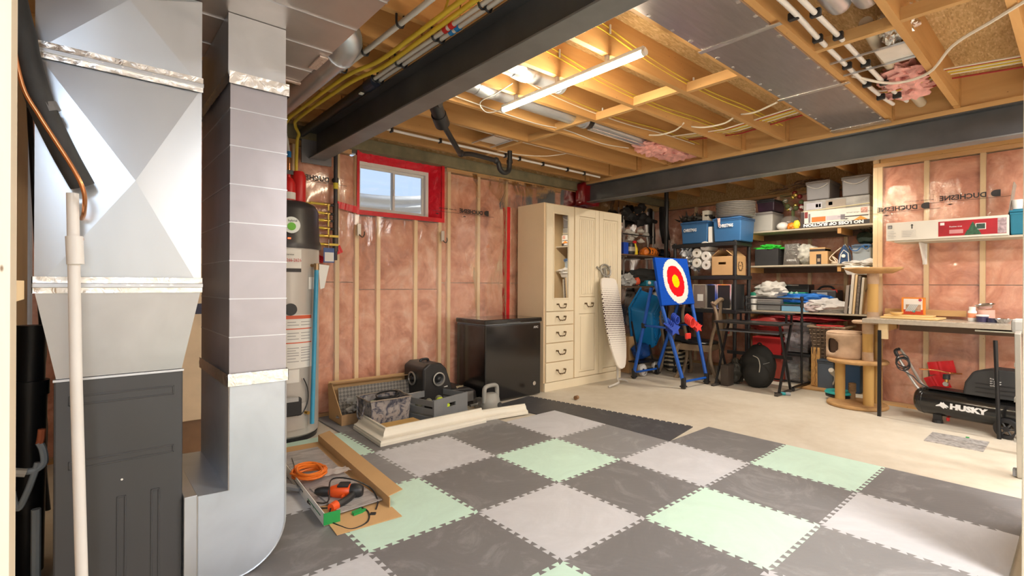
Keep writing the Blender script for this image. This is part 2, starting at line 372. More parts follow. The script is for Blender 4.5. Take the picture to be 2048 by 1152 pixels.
def insul_wall(name, o, u, n, L, H, studs, hole=None, backm=None, z0=.04, seed=1, batt_top=None, sheetz=None):
    """framed wall: structure root = concrete behind, children = plates, studs, batts, clear sheet"""
    o, u, n = Vector(o), Vector(u), Vector(n); up = Vector((0, 0, 1))
    Mx = Matrix(((u.x, n.x, 0, o.x), (u.y, n.y, 0, o.y), (0, 0, 1, o.z), (0, 0, 0, 1)))
    def B(a0, a1, d0, d1, c0, c1): return box(nb(), a0, a1, d0, d1, c0, c1, Mx)
    bm = nb()
    if hole:
        h0, h1, g0, g1 = hole
        for a in ((-.3, h0, 0, H+.3), (h1, L+.3, 0, H+.3), (h0, h1, 0, g0), (h0, h1, g1, H+.3)): box(bm, a[0], a[1], -.32, -.14, a[2], a[3], Mx)
    else: box(bm, 0, L+(.3 if seed == 3 else 0), -.3, -.14, 0, H+.3, Mx)
    w = struct(name, bm, backm or CONC)
    obj('bottom_plate', B(0, L, -.088, 0, 0, .038), PX if abs(u.x) > .5 else PY, w)
    ss = sorted(studs)
    if hole:
        obj('top_plate', B(0, hole[0]-.04, -.088, 0, H-.038, H), PX, w); obj('top_plate', B(hole[1]+.04, L, -.088, 0, H-.038, H), PX, w)
    else: obj('top_plate', B(0, L, -.088, 0, H-.038, H), PY, w)
    for s in ss:
        top = H-.04
        if hole and hole[0]+.02 < s < hole[1]-.02: top = hole[2]-.04
        obj('stud', B(s-.019, s+.019, -.088, 0, .04, top), PZL, w)
    ed = [0]+ss+[L]
    for k in range(len(ed)-1):
        a, b = ed[k]+.02, ed[k+1]-.02
        if b-a < .05: continue
        if k == 0: a = .01
        if k == len(ed)-2: b = L-.01
        top = H-.05; m = (a+b)/2
        if hole and hole[0] < m < hole[1]: top = hole[2]-.05
        half = 1.22 if top > 2 else top*.62
        for c0, c1 in ((.04, half), (half+.006, top)):
            nu_, nv_ = max(3, int((b-a)/.04)), int((c1-c0)/.045)
            def f(s, t, a=a, b=b, c0=c0, c1=c1):
                e = min(s, 1-s, )*2; e = min(1, e*3); g = min(1, min(t, 1-t)*9)
                p = Vector((a+(b-a)*s, seed*5, c0+(c1-c0)*t))
                return (-.035+.026*e*g + .016*noise.noise(p*7)+.012*noise.noise(p*17))
            bm = sheet(nb(), o+u*a+up*c0, u*(b-a), up*(c1-c0), nu_, nv_, lambda s, t: (f(s, t) if (u.cross(up)).dot(n) > 0 else -f(s, t)))
            obj('insulation_batt', bm, INS, w, smooth='all')
    # clear vapour sheet
    def g2(a, c):
        near = min([abs(a-s) for s in ss]+[9]); hang = min(1, near/.10)
        p = Vector((a*1.1, seed*3, c*.8)); f = 0
        for q in range(3):   # a few long soft folds
            ph = noise.noise(Vector((a*(.5+.3*q)+seed+q*5, c*(.6+.2*q), q)))
            f += max(0, 1-abs(ph)*12)**2
        if seed == 1:
            dd_ = (c-(.40+(a-2.25)*.44)); f += 1.6*max(0, 1-abs(dd_)*28)*(1 if 2.1 < a < 3.3 else 0)+1.3*max(0, 1-abs(c-(1.9-(a-1.7)*.9))*30)*(1 if 1.6 < a < 2.1 else 0)
        return .003+hang*(.004+.006*noise.noise(p)+.006*f+.008*max(0, 1-abs(c-1.36)*20))
    def g(a, c):
        if 1: return g2(a, c)
        p = Vector((a*2.4, seed*3, c*1.1)); q = noise.noise(p+Vector((c*.6, 0, a*.7)))
        r = 1-min(1, abs(noise.noise(Vector((a*1.6+c*1.1, seed, c*1.5-a*.8))))*7)
        r2 = 1-min(1, abs(noise.noise(Vector((a*3.3-c*1.9, seed+4, c*2.5+a))))*6)
        near = min([abs(a-s) for s in ss]+[9]); hang = min(1, near/.12)
        return .003+.010*hang*(.5+q)+.009*r*hang+.005*r2*hang+(.012*hang*max(0, 1-abs(c-1.36+.1*q)*14))
    nu_, nv_ = int(L/.035), int((H-.02)/.05); sg = 1 if (u.cross(up)).dot(n) > 0 else -1
    bm = sheet(nb(), o+up*.02, u*L, up*(H-.03), nu_, nv_, lambda s, t: sg*g(s*L, .02+t*(H-.03)))
    if hole:
        kill = []
        for fa in bm.faces:
            c = fa.calc_center_median()-o; a = c.dot(u)
            if hole[0]+.02 < a < hole[1]-.02 and hole[2]-.02 < c.z: kill.append(fa)
        bmesh.ops.delete(bm, geom=kill, context='FACES')
    obj('vapour_sheet', bm, POLY, w, smooth='all')
    return w
WX0 = -.25
win = (1.95-WX0, 2.93-WX0, 1.905, 2.50)
sx = [.2, .6, 1.0, 1.40, 1.779, 1.966, 2.185, 2.595, 2.885, 3.0, 3.4, 3.81, 4.2, 4.6, 5.03, 5.43, 5.83, 6.24, 6.63, 7.0]
wall_back = insul_wall('wall_back', (WX0, YW, 0), (1, 0, 0), (0, -1, 0), XA-WX0+.0, 2.46, [s-WX0 for s in sx], hole=win, seed=1)
wall_right = insul_wall('wall_right', (XR, -2.2, 0), (0, 1, 0), (-1, 0, 0), 3.65, 2.47, [y+2.2 for y in (-1.8, -1.4, -1.0, -.6, -.2, .21, .62, 1.02, 1.39, 1.43)], seed=2)
wall_alcove = insul_wall('wall_alcove', (XA, 1.46, 0), (0, 1, 0), (-1, 0, 0), 3.05, 2.47, [y-1.46 for y in (1.98, 2.39, 2.78, 3.18, 3.59, 4.0)], seed=3)
wall_alcove_side = struct('wall_alcove_side', box(nb(), XR+.02, XA+.2, 1.40, 1.455, 0, ZJ-.01), PZL)
# green-grey sill gasket band over the framed walls, rim boards
SILL = mt('sill_band', (.22, .19, .11), .8, 0, .25, 8)
trim_1 = struct('trim_1', box(nb(), WX0, XA, YW-.06, YW+.12, 2.462, ZJ-.002), SILL)
trim_2 = struct('trim_2', box(nb(), WX0-.1, XA, YW-.005, YW+.03, ZJ, ZS-.001), OSB)
trim_3 = struct('trim_3', box(nb(), XR+.0, XR+.09, -2.2, 1.39, 2.472, ZJ-.002), PY)
trim_4 = struct('trim_4', box(nb(), XA-.03, XA+.12, 1.46, YW-.01, 2.472, ZS-.002), OSB)
# left side: plywood-faced wall and open framing close to the camera
wall_left = struct('wall_left', box(nb(), -.36, -.26, 1.3, 4.48, 0, ZJ-.002), mt('plywood_wall', (.48, .34, .20), .7, 0, .1, 2))
pts = nb(); box(pts, -1.6, -.115, .97, 1.06, 0, .038)
fl = struct('wall_front_left', pts, PX); NST = wood('spruce_stud', 'z', (.78, .70, .58), (.70, .59, .44))
for x in (-.092, -.5, -.9, -1.3): obj('stud', box(nb(), x-.019, x+.019, .965, 1.055, .038, ZJ-.002), NST, fl)
obj('blocking', box(nb(), -.48, -.112, .97, 1.05, 1.18, 1.22), PX, fl)
for z in (1.195,):
    obj('blocking', box(nb(), -.125, -.092, 1.06, 1.5, z-.02, z+.02), PZL, fl)
wb1 = struct('wall_front', box(nb(), -1.7, 7.5, -2.35, -2.25, 0, ZS), mt('drywall', (.80, .74, .66), .8, 0, .03, 2))
wb2 = struct('wall_side', box(nb(), -1.75, -1.65, -2.25, 1.1, 0, ZS), mt('drywall', (.8, .74, .66), .8))
# floor access panel
bm = nb(); box(bm, 5.02, 5.36, .46, .80, .0, .006)
cover = struct('trim_5', bm, mt('scuffed_steel_plate', (.46, .44, .43), .5, .3, .45, 30))
cover.location = (-.03, .03, 0)

# ------------------------------------------------------------------ window
def make_window():
    wf = struct('window_1', nb_win(), WHT)
    return wf
def nb_win():
    bm = nb(); y0, y1 = 4.60, 4.67; x0, x1, z0, z1 = 1.985, 2.80, 1.905, 2.395
    t = .035
    box(bm, x0, x1, y0, y1, z0, z0+t*.7); box(bm, x0, x1, y0, y1, z1-t, z1); box(bm, x0, x0+t, y0, y1, z0+t*.7, z1-t); box(bm, x1-t, x1, y0, y1, z0+t*.7, z1-t)
    return bm
window_1 = make_window()
for xa, xb, yy in ((2.02, 2.415, 4.625), (2.385, 2.765, 4.648)):
    bm = nb(); t = .026; za, zb = 1.930, 2.360
    box(bm, xa, xb, yy-.012, yy+.012, za, za+t); box(bm, xa, xb, yy-.012, yy+.012, zb-t, zb)
    box(bm, xa, xa+t, yy-.012, yy+.012, za+t, zb-t); box(bm, xb-t, xb, yy-.012, yy+.012, za+t, zb-t)
    s = obj('sash', bm, WHT, window_1, bevel=.003)
    obj('pane', box(nb(), xa+t, xb-t, yy-.002, yy+.002, za+t, zb-t), GLASS, s)
obj('latch', box(nb(), 2.392, 2.406, 4.60, 4.613, 2.10, 2.17), WHT, window_1, bevel=.004)
# red taped reveal: crinkled sheet over the rough opening
REDT = foil('red_sheathing_tape', (.80, .015, .035), 16, 1.0, .18)
nt = REDT.node_tree.nodes['Principled BSDF']; nt.inputs['Metallic'].default_value = 0; nt.inputs['Roughness'].default_value = .22
REDF = mt('red_tape', (.72, .012, .02), .35, 0, .15, 12, .3, 40)
bm = nb(); cr = lambda a, b: .012*noise.noise(Vector((a*9, b*4, 3)))+.008*abs(noise.noise(Vector((a*22, b*9, 5))))
def quad(a, b, c, d, n, m_):
    a, b, c, d = map(Vector, (a, b, c, d)); g_ = []
    for i in range(n+1):
        for j in range(m_+1):
            p = (a.lerp(b, i/n)).lerp(d.lerp(c, i/n), j/m_); q = p*12; e_ = 0 if j in (0, m_) else 1
            g_.append(bm.verts.new(p+Vector((.4, .3, .8))*e_*(.022*noise.noise(q)+.02*noise.noise(q*2.3))))
    for i in range(n):
        for j in range(m_): k = i*(m_+1)+j; bm.faces.new((g_[k], g_[k+m_+1], g_[k+m_+2], g_[k+1]))
quad((1.975, 4.49, 2.512), (2.905, 4.49, 2.512), (2.80, 4.605, 2.392), (1.985, 4.605, 2.392), 44, 9)
quad((2.905, 4.49, 1.895), (2.905, 4.49, 2.512), (2.80, 4.605, 2.392), (2.80, 4.605, 1.906), 26, 9)
sheet(bm, (1.975, 4.49, 1.895), (.93, 0, 0), (0, .125, .02), 40, 8, cr)
sheet(bm, (1.975, 4.49, 1.895), (.02, .125, 0), (0, 0, .62), 8, 26, cr)
obj('tape_reveal', bm, REDT, window_1, smooth='all')
bm = nb()
box(bm, 1.955, 2.925, 4.478, 4.488, 1.862, 1.905); box(bm, 1.955, 2.925, 4.478, 4.488, 2.505, 2.535)
box(bm, 1.955, 1.978, 4.478, 4.488, 1.905, 2.505); box(bm, 2.892, 2.925, 4.478, 4.488, 1.905, 2.505)
obj('tape_border', bm, REDF, window_1)
# corrugated window well outside and gravel bottom
bm = nb(); N = 36
WELL = galv('weathered_galvanised_well', (.92, .92, .90), .6, (1, 1, 6), .1)
rows = 36; g = []
for i in range(rows+1):
    z = 1.50+.76*i/rows
    for k in range(25):
        a = pi*k/24; r = .62+.014*sin(i*1.45)
        g.append(bm.verts.new((2.45+r*1.05*cos(a), 4.84+r*.9*sin(a), z-.02*sin(a))))
for i in range(rows):
    for k in range(24): a = i*25+k; bm.faces.new((g[a], g[a+1], g[a+26], g[a+25]))
well = struct('trim_6', bm, WELL, smooth='all')
struct('trim_7', box(nb(), .8, 4.2, 4.85, 6.0, 1.40, 1.55), mt('gravel', (.45, .43, .40), .9, 0, .4, 40))
# tapes on the walls
def tape(label, a, b, wdt, n, y=None, m=REDF):
    a, b = Vector(a), Vector(b); n = Vector(n); d = b-a; s = n.cross(d.normalized())*wdt/2; bm = nb()
    K = 14
    for i in range(K+1):
        p = a+d*i/K+n*.004*noise.noise(Vector((i*.9, a.x, 0)))
        v0 = bm.verts.new(p-s); v1 = bm.verts.new(p+s)
        v2 = bm.verts.new(p+s+n*.0012); v3 = bm.verts.new(p-s+n*.0012)
        if i:
            bm.faces.new((pv[3], pv[2], v2, v3)); bm.faces.new((pv[0], v0, v1, pv[1]))
            bm.faces.new((pv[0], pv[3], v3, v0)); bm.faces.new((pv[1], v1, v2, pv[2]))
        pv = (v0, v1, v2, v3)
    return tag(obj('tape_strip', bm, m), label, 'tape')
tape('long vertical strip of red tape on the insulated wall left of the wardrobe', (3.80, 4.462, .30), (3.81, 4.462, 2.12), .048, (0, -1, 0))
tape('short horizontal strip of red tape left of the window', (1.755, 4.462, 1.93), (1.965, 4.462, 1.895), .062, (0, -1, 0))
tape('small red tape patch right of the blue tag on the black pipe', (1.74, 4.462, 1.50), (1.80, 4.462, 1.53), .07, (0, -1, 0))
tape('small red tape patch left of the blue tag near the heater', (1.62, 4.462, 1.455), (1.60, 4.462, 1.40), .06, (0, -1, 0))
# red sheet bundled around the far end of the second beam
bm = nb(); box(bm, 4.99, 5.31, 4.33, 4.47, 2.27, 2.55)
bmesh.ops.subdivide_edges(bm, edges=bm.edges[:], cuts=6, use_grid_fill=True); RDK = mt('dark_red_film', (.22, .006, .01), .3, 0, .2, 12, .3, 30)
for v in bm.verts: v.co += Vector((1, 1, 1))*.025*noise.noise(v.co*11)
tag(obj('sheathing_wrap', bm, RDK, smooth='all'), 'crinkled dark red taped wrap around the far end of the second steel beam', 'wrap')
# mirrored print on the vapour sheet
def print_wall(o, u, n, s=1.0, parent=wall_back):
    """o = where the row begins (left), u towards the right as seen; reads mirrored"""
    o, u, n = Vector(o), Vector(u), Vector(n); up = Vector((0, 0, 1)); w = .40*s
    text('DUCHESNE', o+u*(w), u, up, .075*s, INK, parent, 'sheet_print', mirror=True, bold=.002)
    text('pare-vapeur  vapour barrier', o+u*(-.03)+up*.018, u, up, .024*s, INK, parent, 'sheet_print', mirror=True)
    bm = nb(); c = o+u*(w+.07*s)+up*.028*s
    poly = [(-.035*s, .035*s), (.035*s, .035*s), (.035*s, -.035*s), (-.035*s, -.035*s)]
    P = [(.04*s*cos(a)-(0 if cos(a) < 0 else 0), .036*s*sin(a)) for a in [pi/2+pi*i/10 for i in range(11)]]+[(.035*s, -.036*s), (.035*s, .036*s)]
    prism(bm, P, c, u, up, 0, .0015)
    obj('sheet_print', bm, INK, parent)
    bm = nb(); P2 = [(-.03*s, 0), (0, .008*s), (.03*s, 0), (0, -.008*s)]
    for k in (-.25, -.6): prism(bm, P2, o+u*(w+k)+up*(-.04), u, up, 0, .0015)
    box_l = [(-.5*s, -.0015), (.5*s, -.0015), (.5*s, .0015), (-.5*s, .0015)]
    prism(bm, box_l, o+u*.1*s-up*.012, u, up, 0, .001)
    obj('sheet_print', bm, INK, parent)
for x, z in ((3.10, 1.99), (1.36, 2.12)): print_wall((x, 4.468, z), (1, 0, 0), (0, -1, 0), .82)
for y, z in ((1.42, 1.965), (.93, 2.02)): print_wall((6.167, y, z), (0, -1, 0), (-1, 0, 0), .85, wall_right)
# small wall brackets and box on the studs
for x, z in ((1.966, 1.72), (2.89, 1.72)):
    t = tag(obj('stud_bracket', box(nb(), x-.018, x+.018, 4.45, 4.462, z-.06, z+.05), mt('pale_steel', (.6, .55, .48), .4, .6, 0), bevel=.002),
            'small pale metal bracket on the stud below the window, '+('left one' if x < 2.5 else 'right one'), 'bracket')
    obj('hook', tube(nb(), smooth_path([(x, 4.452, z-.05), (x+.02, 4.43, z-.075), (x+.045, 4.44, z-.05), (x+.05, 4.45, z-.02)], 4), .006, 6), mt('dark_hook', (.15, .1, .07), .5), t)

# ------------------------------------------------------------------ steel beams
def beam(label, x0, x1, y0, y1, zb=2.30, zt=2.535):
    xm = (x0+x1)/2; t = thing('steel_beam', label, 'beam', (xm, (y0+y1)/2, zb))
    obj('bottom_flange', box(nb(), x0, x1, y0, y1, zb, zb+.011), STEELF, t, bevel=.002)
    obj('web', box(nb(), xm-.005, xm+.005, y0, y1, zb+.011, zt-.011), STEEL, t)
    obj('top_flange', box(nb(), x0, x1, y0, y1, zt-.011, zt), STEEL, t)
    for y in (.1, 1.3, 2.5, 3.7):
        pass
    obj('nailer_board', box(nb(), x0-.004, x1+.004, y0, y1, zt+.0005, ZJ-.0005), PY, t)
    return t
b1 = beam('dark grey steel beam running overhead past the furnace ducts to the window wall', 1.50, 1.64, -2.2, 4.44)
b2 = beam('dark grey steel beam running overhead in front of the storage shelves', 5.06, 5.20, -2.2, 4.40)
# pocket plate where the first beam meets the wall
tag(obj('beam_end_plate', box(nb(), 1.44, 1.70, 4.445, 4.462, 2.26, 2.56), mt('grey_plate', (.2, .19, .2), .6)), 'grey end plate where the first beam meets the window wall', 'plate')

# ------------------------------------------------------------------ foil duct panel between joists
dp = thing('duct_panel', 'foil covered return duct panel between two joists in the middle of the ceiling', 'duct', (3.3, 1.265, 2.56))
obj('foil_face', box(nb(), 1.66, 5.02, 1.079, 1.452, 2.560, 2.572), FOILP, dp)
for x in (2.71, 3.84):
    obj('tape_seam', box(nb(), x-.018, x+.018, 1.03, 1.475, 2.556, 2.5595), FOIL, dp)
obj('tape_seam', box(nb(), 4.93, 5.03, 1.05, 1.47, 2.556, 2.5597), foil('crinkled_foil', (.95, .93, .9), 60, 1, .22), dp)
for y in (1.045, 1.468):
    for k in range(18):
        x = 1.8+k*.18+.03*sin(k*5); obj('staple_tab', cbox(nb(), (x, y+(.045 if y < 1.2 else -.030), 2.5585), (.022, .016, .003), (0, 0, .4*sin(k*3))), FOIL, dp)

# ------------------------------------------------------------------ LED tube
LEDM = mt('led_diffuser', (1, .86, .62), .4, 0, 0, emit=110)
led = thing('led_tube_light', 'glowing warm white LED tube hanging below the joists', 'light', (2.36, 2.22, 2.50))
obj('diffuser', cyl(nb(), (2.36, 1.62, 2.500), (2.36, 2.825, 2.500), .017, n=10), LEDM, led, smooth=True)
obj('housing', box(nb(), 2.345, 2.375, 1.61, 2.835, 2.514, 2.535), WHT, led)
for y in (1.60, 2.825): obj('end_cap', cyl(nb(), (2.36, y, 2.503), (2.36, y+.02, 2.503), .02, n=10), WHT, led)
for y in (1.87, 2.28, 2.69): obj('mount_clip', box(nb(), 2.35, 2.37, y-.01, y+.01, 2.535, 2.572), WHT, led)
obj('power_cord', tube(nb(), smooth_path([(2.36, 2.84, 2.505), (2.30, 2.95, 2.50), (2.22, 2.93, 2.55), (2.22, 2.72, 2.565), (2.25, 2.60, 2.60)], 5), .004, 6), WHT, led, smooth=True)

# ------------------------------------------------------------------ foam floor mats
T, MU, MV = .61, 2.1948, 2.7023
FD = foam('dark_grey_foam', (.185, .18, .185), .35); FM_ = foam('mid_grey_foam', (.25, .248, .255), .25); FLI = foam('light_grey_foam', (.57, .575, .61), .08)
FMI = foam('mint_green_foam', (.58, .79, .68), .05); FBK = foam('charcoal_foam', (.062, .062, .068), .3)
def edge_pts(p, q, teeth, ncyc=10, d=.011):
    p, q = Vector(p), Vector(q); L = (q-p).length; u = (q-p)/L; n = Vector((-u.y, u.x)); out = [p]
    if teeth:
        h = .0055
        for c in range(ncyc):
            t0 = .012+(L-.024)*(c+.25)/ncyc; t1 = .012+(L-.024)*(c+.75)/ncyc
            out += [p+u*(t0+h)-n*d, p+u*(t0-h)+n*d, p+u*(t1+h)+n*d, p+u*(t1-h)-n*d]
    return out
def tile_mesh(cx, cy, teeth=(1, 1, 1, 1), sx_=T, sy_=T, th=.012, org=None):
    """corners in a fixed direction per edge so that neighbours share one outline"""
    x0, y0, x1, y1 = cx, cy, cx+sx_, cy+sy_
    bot = edge_pts((x0, y0), (x1, y0), teeth[0]); right = edge_pts((x1, y0), (x1, y1), teeth[1])
    top = edge_pts((x0, y1), (x1, y1), teeth[2]); left = edge_pts((x0, y0), (x0, y1), teeth[3])
    P = bot+right+[Vector((x1, y1))]+top[1:][::-1]+[Vector((x0, y1))]+left[1:][::-1]
    return prism(nb(), [(p.x, p.y) for p in P], (0, 0, 0), (1, 0, 0), (0, 1, 0), .0005, th)
mats_root = thing('foam_mat', 'interlocking foam floor mat of dark grey, light grey and mint squares', 'floor mat', (2.2, 1.8, 0))
cells = {(2, -2): 'D', (2, -3): 'M', (2, -4): 'D', (1, 0): 'L', (1, -1): 'G', (1, -2): 'L', (1, -3): 'D', (1, -4): 'L',
         (0, 1): 'G', (0, 0): 'D', (0, -1): 'M', (0, -2): 'D', (0, -3): 'M', (0, -4): 'G', (-1, 1): 'D', (-1, 2): 'G', (-1, 0): 'L', (-1, -1): 'D',
         (-1, -2): 'L', (-1, -3): 'D', (-1, -4): 'L', (-2, 1): 'M', (-2, 0): 'G', (-2, -1): 'M', (-2, -2): 'D', (-2, -3): 'M',
         (-2, -4): 'D', (-3, 0): 'L', (-3, -1): 'D', (-3, -2): 'L', (-3, -3): 'D', (-3, -4): 'M', (0, 2): 'D'}
FN = {'D': (FD, 'dark grey foam square'), 'G': (FM_, 'mid grey foam square'), 'L': (FLI, 'light grey foam square'), 'M': (FMI, 'mint green foam square')}
for (j, k), c in cells.items():
    te = [int((j, k-1) in cells or k == -4), int((j+1, k) in cells), int((j, k+1) in cells), int((j-1, k) in cells)]
    o = obj('foam_square', tile_mesh(MU+j*T, MV+k*T, te), FN[c][0], mats_root, bevel=0); o['label'] = FN[c][1]
for j, c in ((2, 'D'), (1, 'L'), (0, 'G'), (-1, 'L')):
    bm = tile_mesh(MU+j*T, MV-4*T-.055, (0, 0, 1, 0), T, .055); o = obj('border_strip', bm, FN[c][0], mats_root)
bk = thing('charcoal_foam_mat', 'charcoal foam mat strip in front of the black freezer and wardrobe', 'floor mat', (3.5, 3.0, 0))
a = Vector((3.655, 3.93)); b = Vector((3.940, 2.19)); d = (b-a).normalized(); nrm = Vector((d.y, -d.x))   # towards -x
if nrm.x > 0: nrm = -nrm
L = (b-a).length/3
for k in range(3):
    p, q = a+d*L*k, a+d*L*(k+1)
    e = edge_pts(p, q, 1); far = [q+nrm*.54, p+nrm*.54]
    P = [(v.x, v.y) for v in e+[q]]+[(v.x, v.y) for v in far]
    obj('foam_square', prism(nb(), P, (0, 0, 0), (1, 0, 0), (0, 1, 0), .0004, .0085), FBK, bk)
# ================================================================== FURNACE SIDE
FUR = mt('dark_grey_enamel', (.068, .07, .076), .38, .1, .04, 2, .03, 6)
fu = thing('furnace_cabinet', 'dark grey furnace cabinet standing at the left foreground', 'furnace', (.12, 2.6, 0))
obj('body', box(nb(), -.068, .300, 2.285, 2.95, 0, .875), FUR, fu, bevel=.006)
def ridge(x0, x1, z0, z1, h=.006, w=.006):
    bm = nb(); y = 2.285
    for a, b, c, d in ((x0, x1, z0, z0+w), (x0, x1, z1-w, z1), (x0, x0+w, z0, z1), (x1-w, x1, z0, z1)): box(bm, a, b, y-h*.5, y+.001, c, d)
    return bm
for r in ((-.03, .272, .785, .82), (-.03, .272, .565, .595), (.10, .128, .02, .44), (.20, .228, .02, .44)):
    obj('pressed_rib', ridge(*r), FUR, fu, bevel=.002)
obj('screw', cyl(nb(), (.115, 2.28, .50), (.115, 2.286, .50), .004, n=8), CHR, fu)
obj('top_edge', box(nb(), -.07, .302, 2.28, 2.30, .872, .880), GALV, fu)

pl = thing('supply_plenum', 'large shiny galvanised duct tower with crossed creases above the furnace', 'duct', (.12, 2.55, .88))
taper_r0 = (-.062, .296, 2.285, 2.93); r1 = (-.115, .352, 2.245, 2.95)
obj('transition', taper(nb(), taper_r0, r1, .882, 1.185), GALVD, pl)
def crossbox(x0, x1, y0, y1, z0, z1, cx=.56, cz=.5, d=.024):
    bm = nb(); box(bm, x0, x1, y0, y1, z0, z1)
    f = [q for q in bm.faces if abs(q.calc_center_median().y-y0) < 1e-5][0]
    vs = list(f.verts); bmesh.ops.delete(bm, geom=[f], context='FACES_ONLY')
    c = bm.verts.new((x0+(x1-x0)*cx, y0-d, z0+(z1-z0)*cz))
    for i in range(4): bm.faces.new((vs[i], vs[(i+1) % 4], c))
    f = [q for q in bm.faces if abs(q.calc_center_median().x-x1) < 1e-5 and len(q.verts) == 4][0]
    vs = list(f.verts); bmesh.ops.delete(bm, geom=[f], context='FACES_ONLY')
    c = bm.verts.new((x1+d*.6, (y0+y1)/2, (z0+z1)/2))
    for i in range(4): bm.faces.new((vs[i], vs[(i+1) % 4], c))
    return bm
PLG = galv('plenum_steel', (.62, .68, .76), .30, (.6, .6, .25), .92)
obj('duct_section', crossbox(-.115, .352, 2.245, 2.95, 1.185, 1.965), PLG, pl)
obj('duct_section', crossbox(-.115, .352, 2.245, 2.95, 1.967, 2.297, .52, .75), PLG, pl)
for z, h in ((1.175, .055), (1.945, .055)):
    bm = nb(); x0, x1, y0, y1 = -.118, .355, 2.239, 2.953
    sheet(bm, (x0, y0, z), (x1-x0, 0, 0), (0, 0, h), 60, 6, lambda a, b: .004+.004*noise.noise(Vector((a*26, b*4, z)))+.003*(abs(b-.5) < .12))
    sheet(bm, (x1, y0, z), (0, y1-y0, 0), (0, 0, h), 60, 6, lambda a, b: .003+.004*noise.noise(Vector((a*20, b*4, z+2))))
    sheet(bm, (x0, y1, z), (0, y0-y1, 0), (0, 0, h), 30, 4, lambda a, b: .003)
    obj('tape_band', bm, FOIL, pl, smooth='all')
    obj('drive_cleat', box(nb(), x0-.002, x1+.002, y0-.008, y0-.003, z+.018, z+.034), GALV, pl, bevel=.003)

rd = thing('return_duct', 'tall rectangular return air duct with an L-shaped boot beside the furnace', 'duct', (.56, 2.57, 0))
x0, x1, y0, y1 = .453, .670, 2.26, 2.87
obj('duct_section', box(nb(), x0, x1, y0, y1, .83, 2.03), galv('return_duct_steel', (.46, .45, .50), .36, (1, 1, 1), .7), rd)
obj('duct_section', box(nb(), x0-.008, x1-.006, y0, y1, 2.05, 2.30), GALV, rd)
for k, z in enumerate((.99, 1.145, 1.30, 1.455, 1.61, 1.765, 1.915)):
    bm = nb(); box(bm, x0-.002, x1+.002, y0-.0025, y1+.002, z, z+.004); obj('standing_seam', bm, GALV, rd)
for z in (.795, 2.015):
    bm = nb(); h = .05
    sheet(bm, (x0-.006, y0-.008, z), (x1-x0+.012, 0, 0), (0, 0, h), 34, 5, lambda a, b: .003*noise.noise(Vector((a*16, b*4, z)))+.003)
    sheet(bm, (x0-.006, y1, z), (0, y0-y1-.008, 0), (0, 0, h), 60, 5, lambda a, b: .003+.004*noise.noise(Vector((a*22, b*4, z+5))))
    sheet(bm, (x1+.006, y0-.008, z), (0, y1-y0, 0), (0, 0, h), 60, 5, lambda a, b: .003)
    obj('tape_band', bm, FOIL, rd, smooth='all')
P = [(.346, .004), (.346, .383), (.453, .378), (.453, .80), (.670, .80), (.670, .25)]
P += [(.56+.11*cos(-a), .114+.11*sin(-a)) if 0 else (.50+.17*cos(a), .174+.17*sin(a)) for a in [-pi/2*i/10 for i in range(0, 11)]]
P = [(.346, .0125), (.346, .383), (.453, .378), (.453, .80), (.670, .80)]+[(.47+.20*cos(a), .2125+.20*sin(a)) for a in [-(pi/2)*i/12 for i in range(13)]]
obj('boot', prism(nb(), P, (0, y0, 0), (1, 0, 0), (0, 0, 1), 0, -(y1-y0)), galv('boot_steel', (.62, .68, .76), .36, (1, 1, 1), .55), rd)
obj('collar', box(nb(), .302, .345, y0-.002, y1, .0125, .388), GALV, rd, bevel=.002)
bm = nb(); tube(bm, [(p[0], y0-.001, p[1]) for p in P], .0035, 6, closed=True); obj('seam_lip', bm, GALV, rd)
# horizontal trunk overhead
tr = thing('trunk_duct', 'wide flat galvanised trunk duct overhead at the top left', 'duct', (.4, 1.0, 2.31))
obj('shell', box(nb(), .0, .895, -1.9, 2.80, 2.302, 2.56), galv('trunk_steel', (.60, .55, .53), .33, (1, 1, 1), .8), tr)
for k in range(14):
    y = 2.62-k*.28; obj('standing_seam', box(nb(), .0, .897, y, y+.005, 2.298, 2.303), GALVD, tr)
bm = nb()
for a, b in (((.60, 2.795), (.90, 2.815)), ((.86, 2.40), (.90, 2.56))): obj('tape_patch', box(nb(), a[0], b[0], a[1], b[1], 2.292, 2.300), MATS.get('cf2') or MATS.setdefault('cf2', foil('crinkled_foil2', (.9, .78, .7), 60, 1, .3)), tr)
rp = thing('round_duct', 'round galvanised branch duct with an elbow leaving the trunk near the first beam', 'duct', (.98, 3.3, 2.38))
obj('pipe', cyl(nb(), (.985, 2.45, 2.375), (.985, 4.40, 2.375), .068, n=20, cap=False), GALVD, rp, smooth=True)
obj('elbow', tube(nb(), smooth_path([(.86, 2.32, 2.44), (.93, 2.32, 2.42), (.975, 2.36, 2.39), (.985, 2.47, 2.375)], 4), .074, 16), GALV, rp, smooth=True)
obj('seam', cyl(nb(), (.985, 2.462, 2.375), (.985, 2.472, 2.375), .078, n=20), GALV, rp)

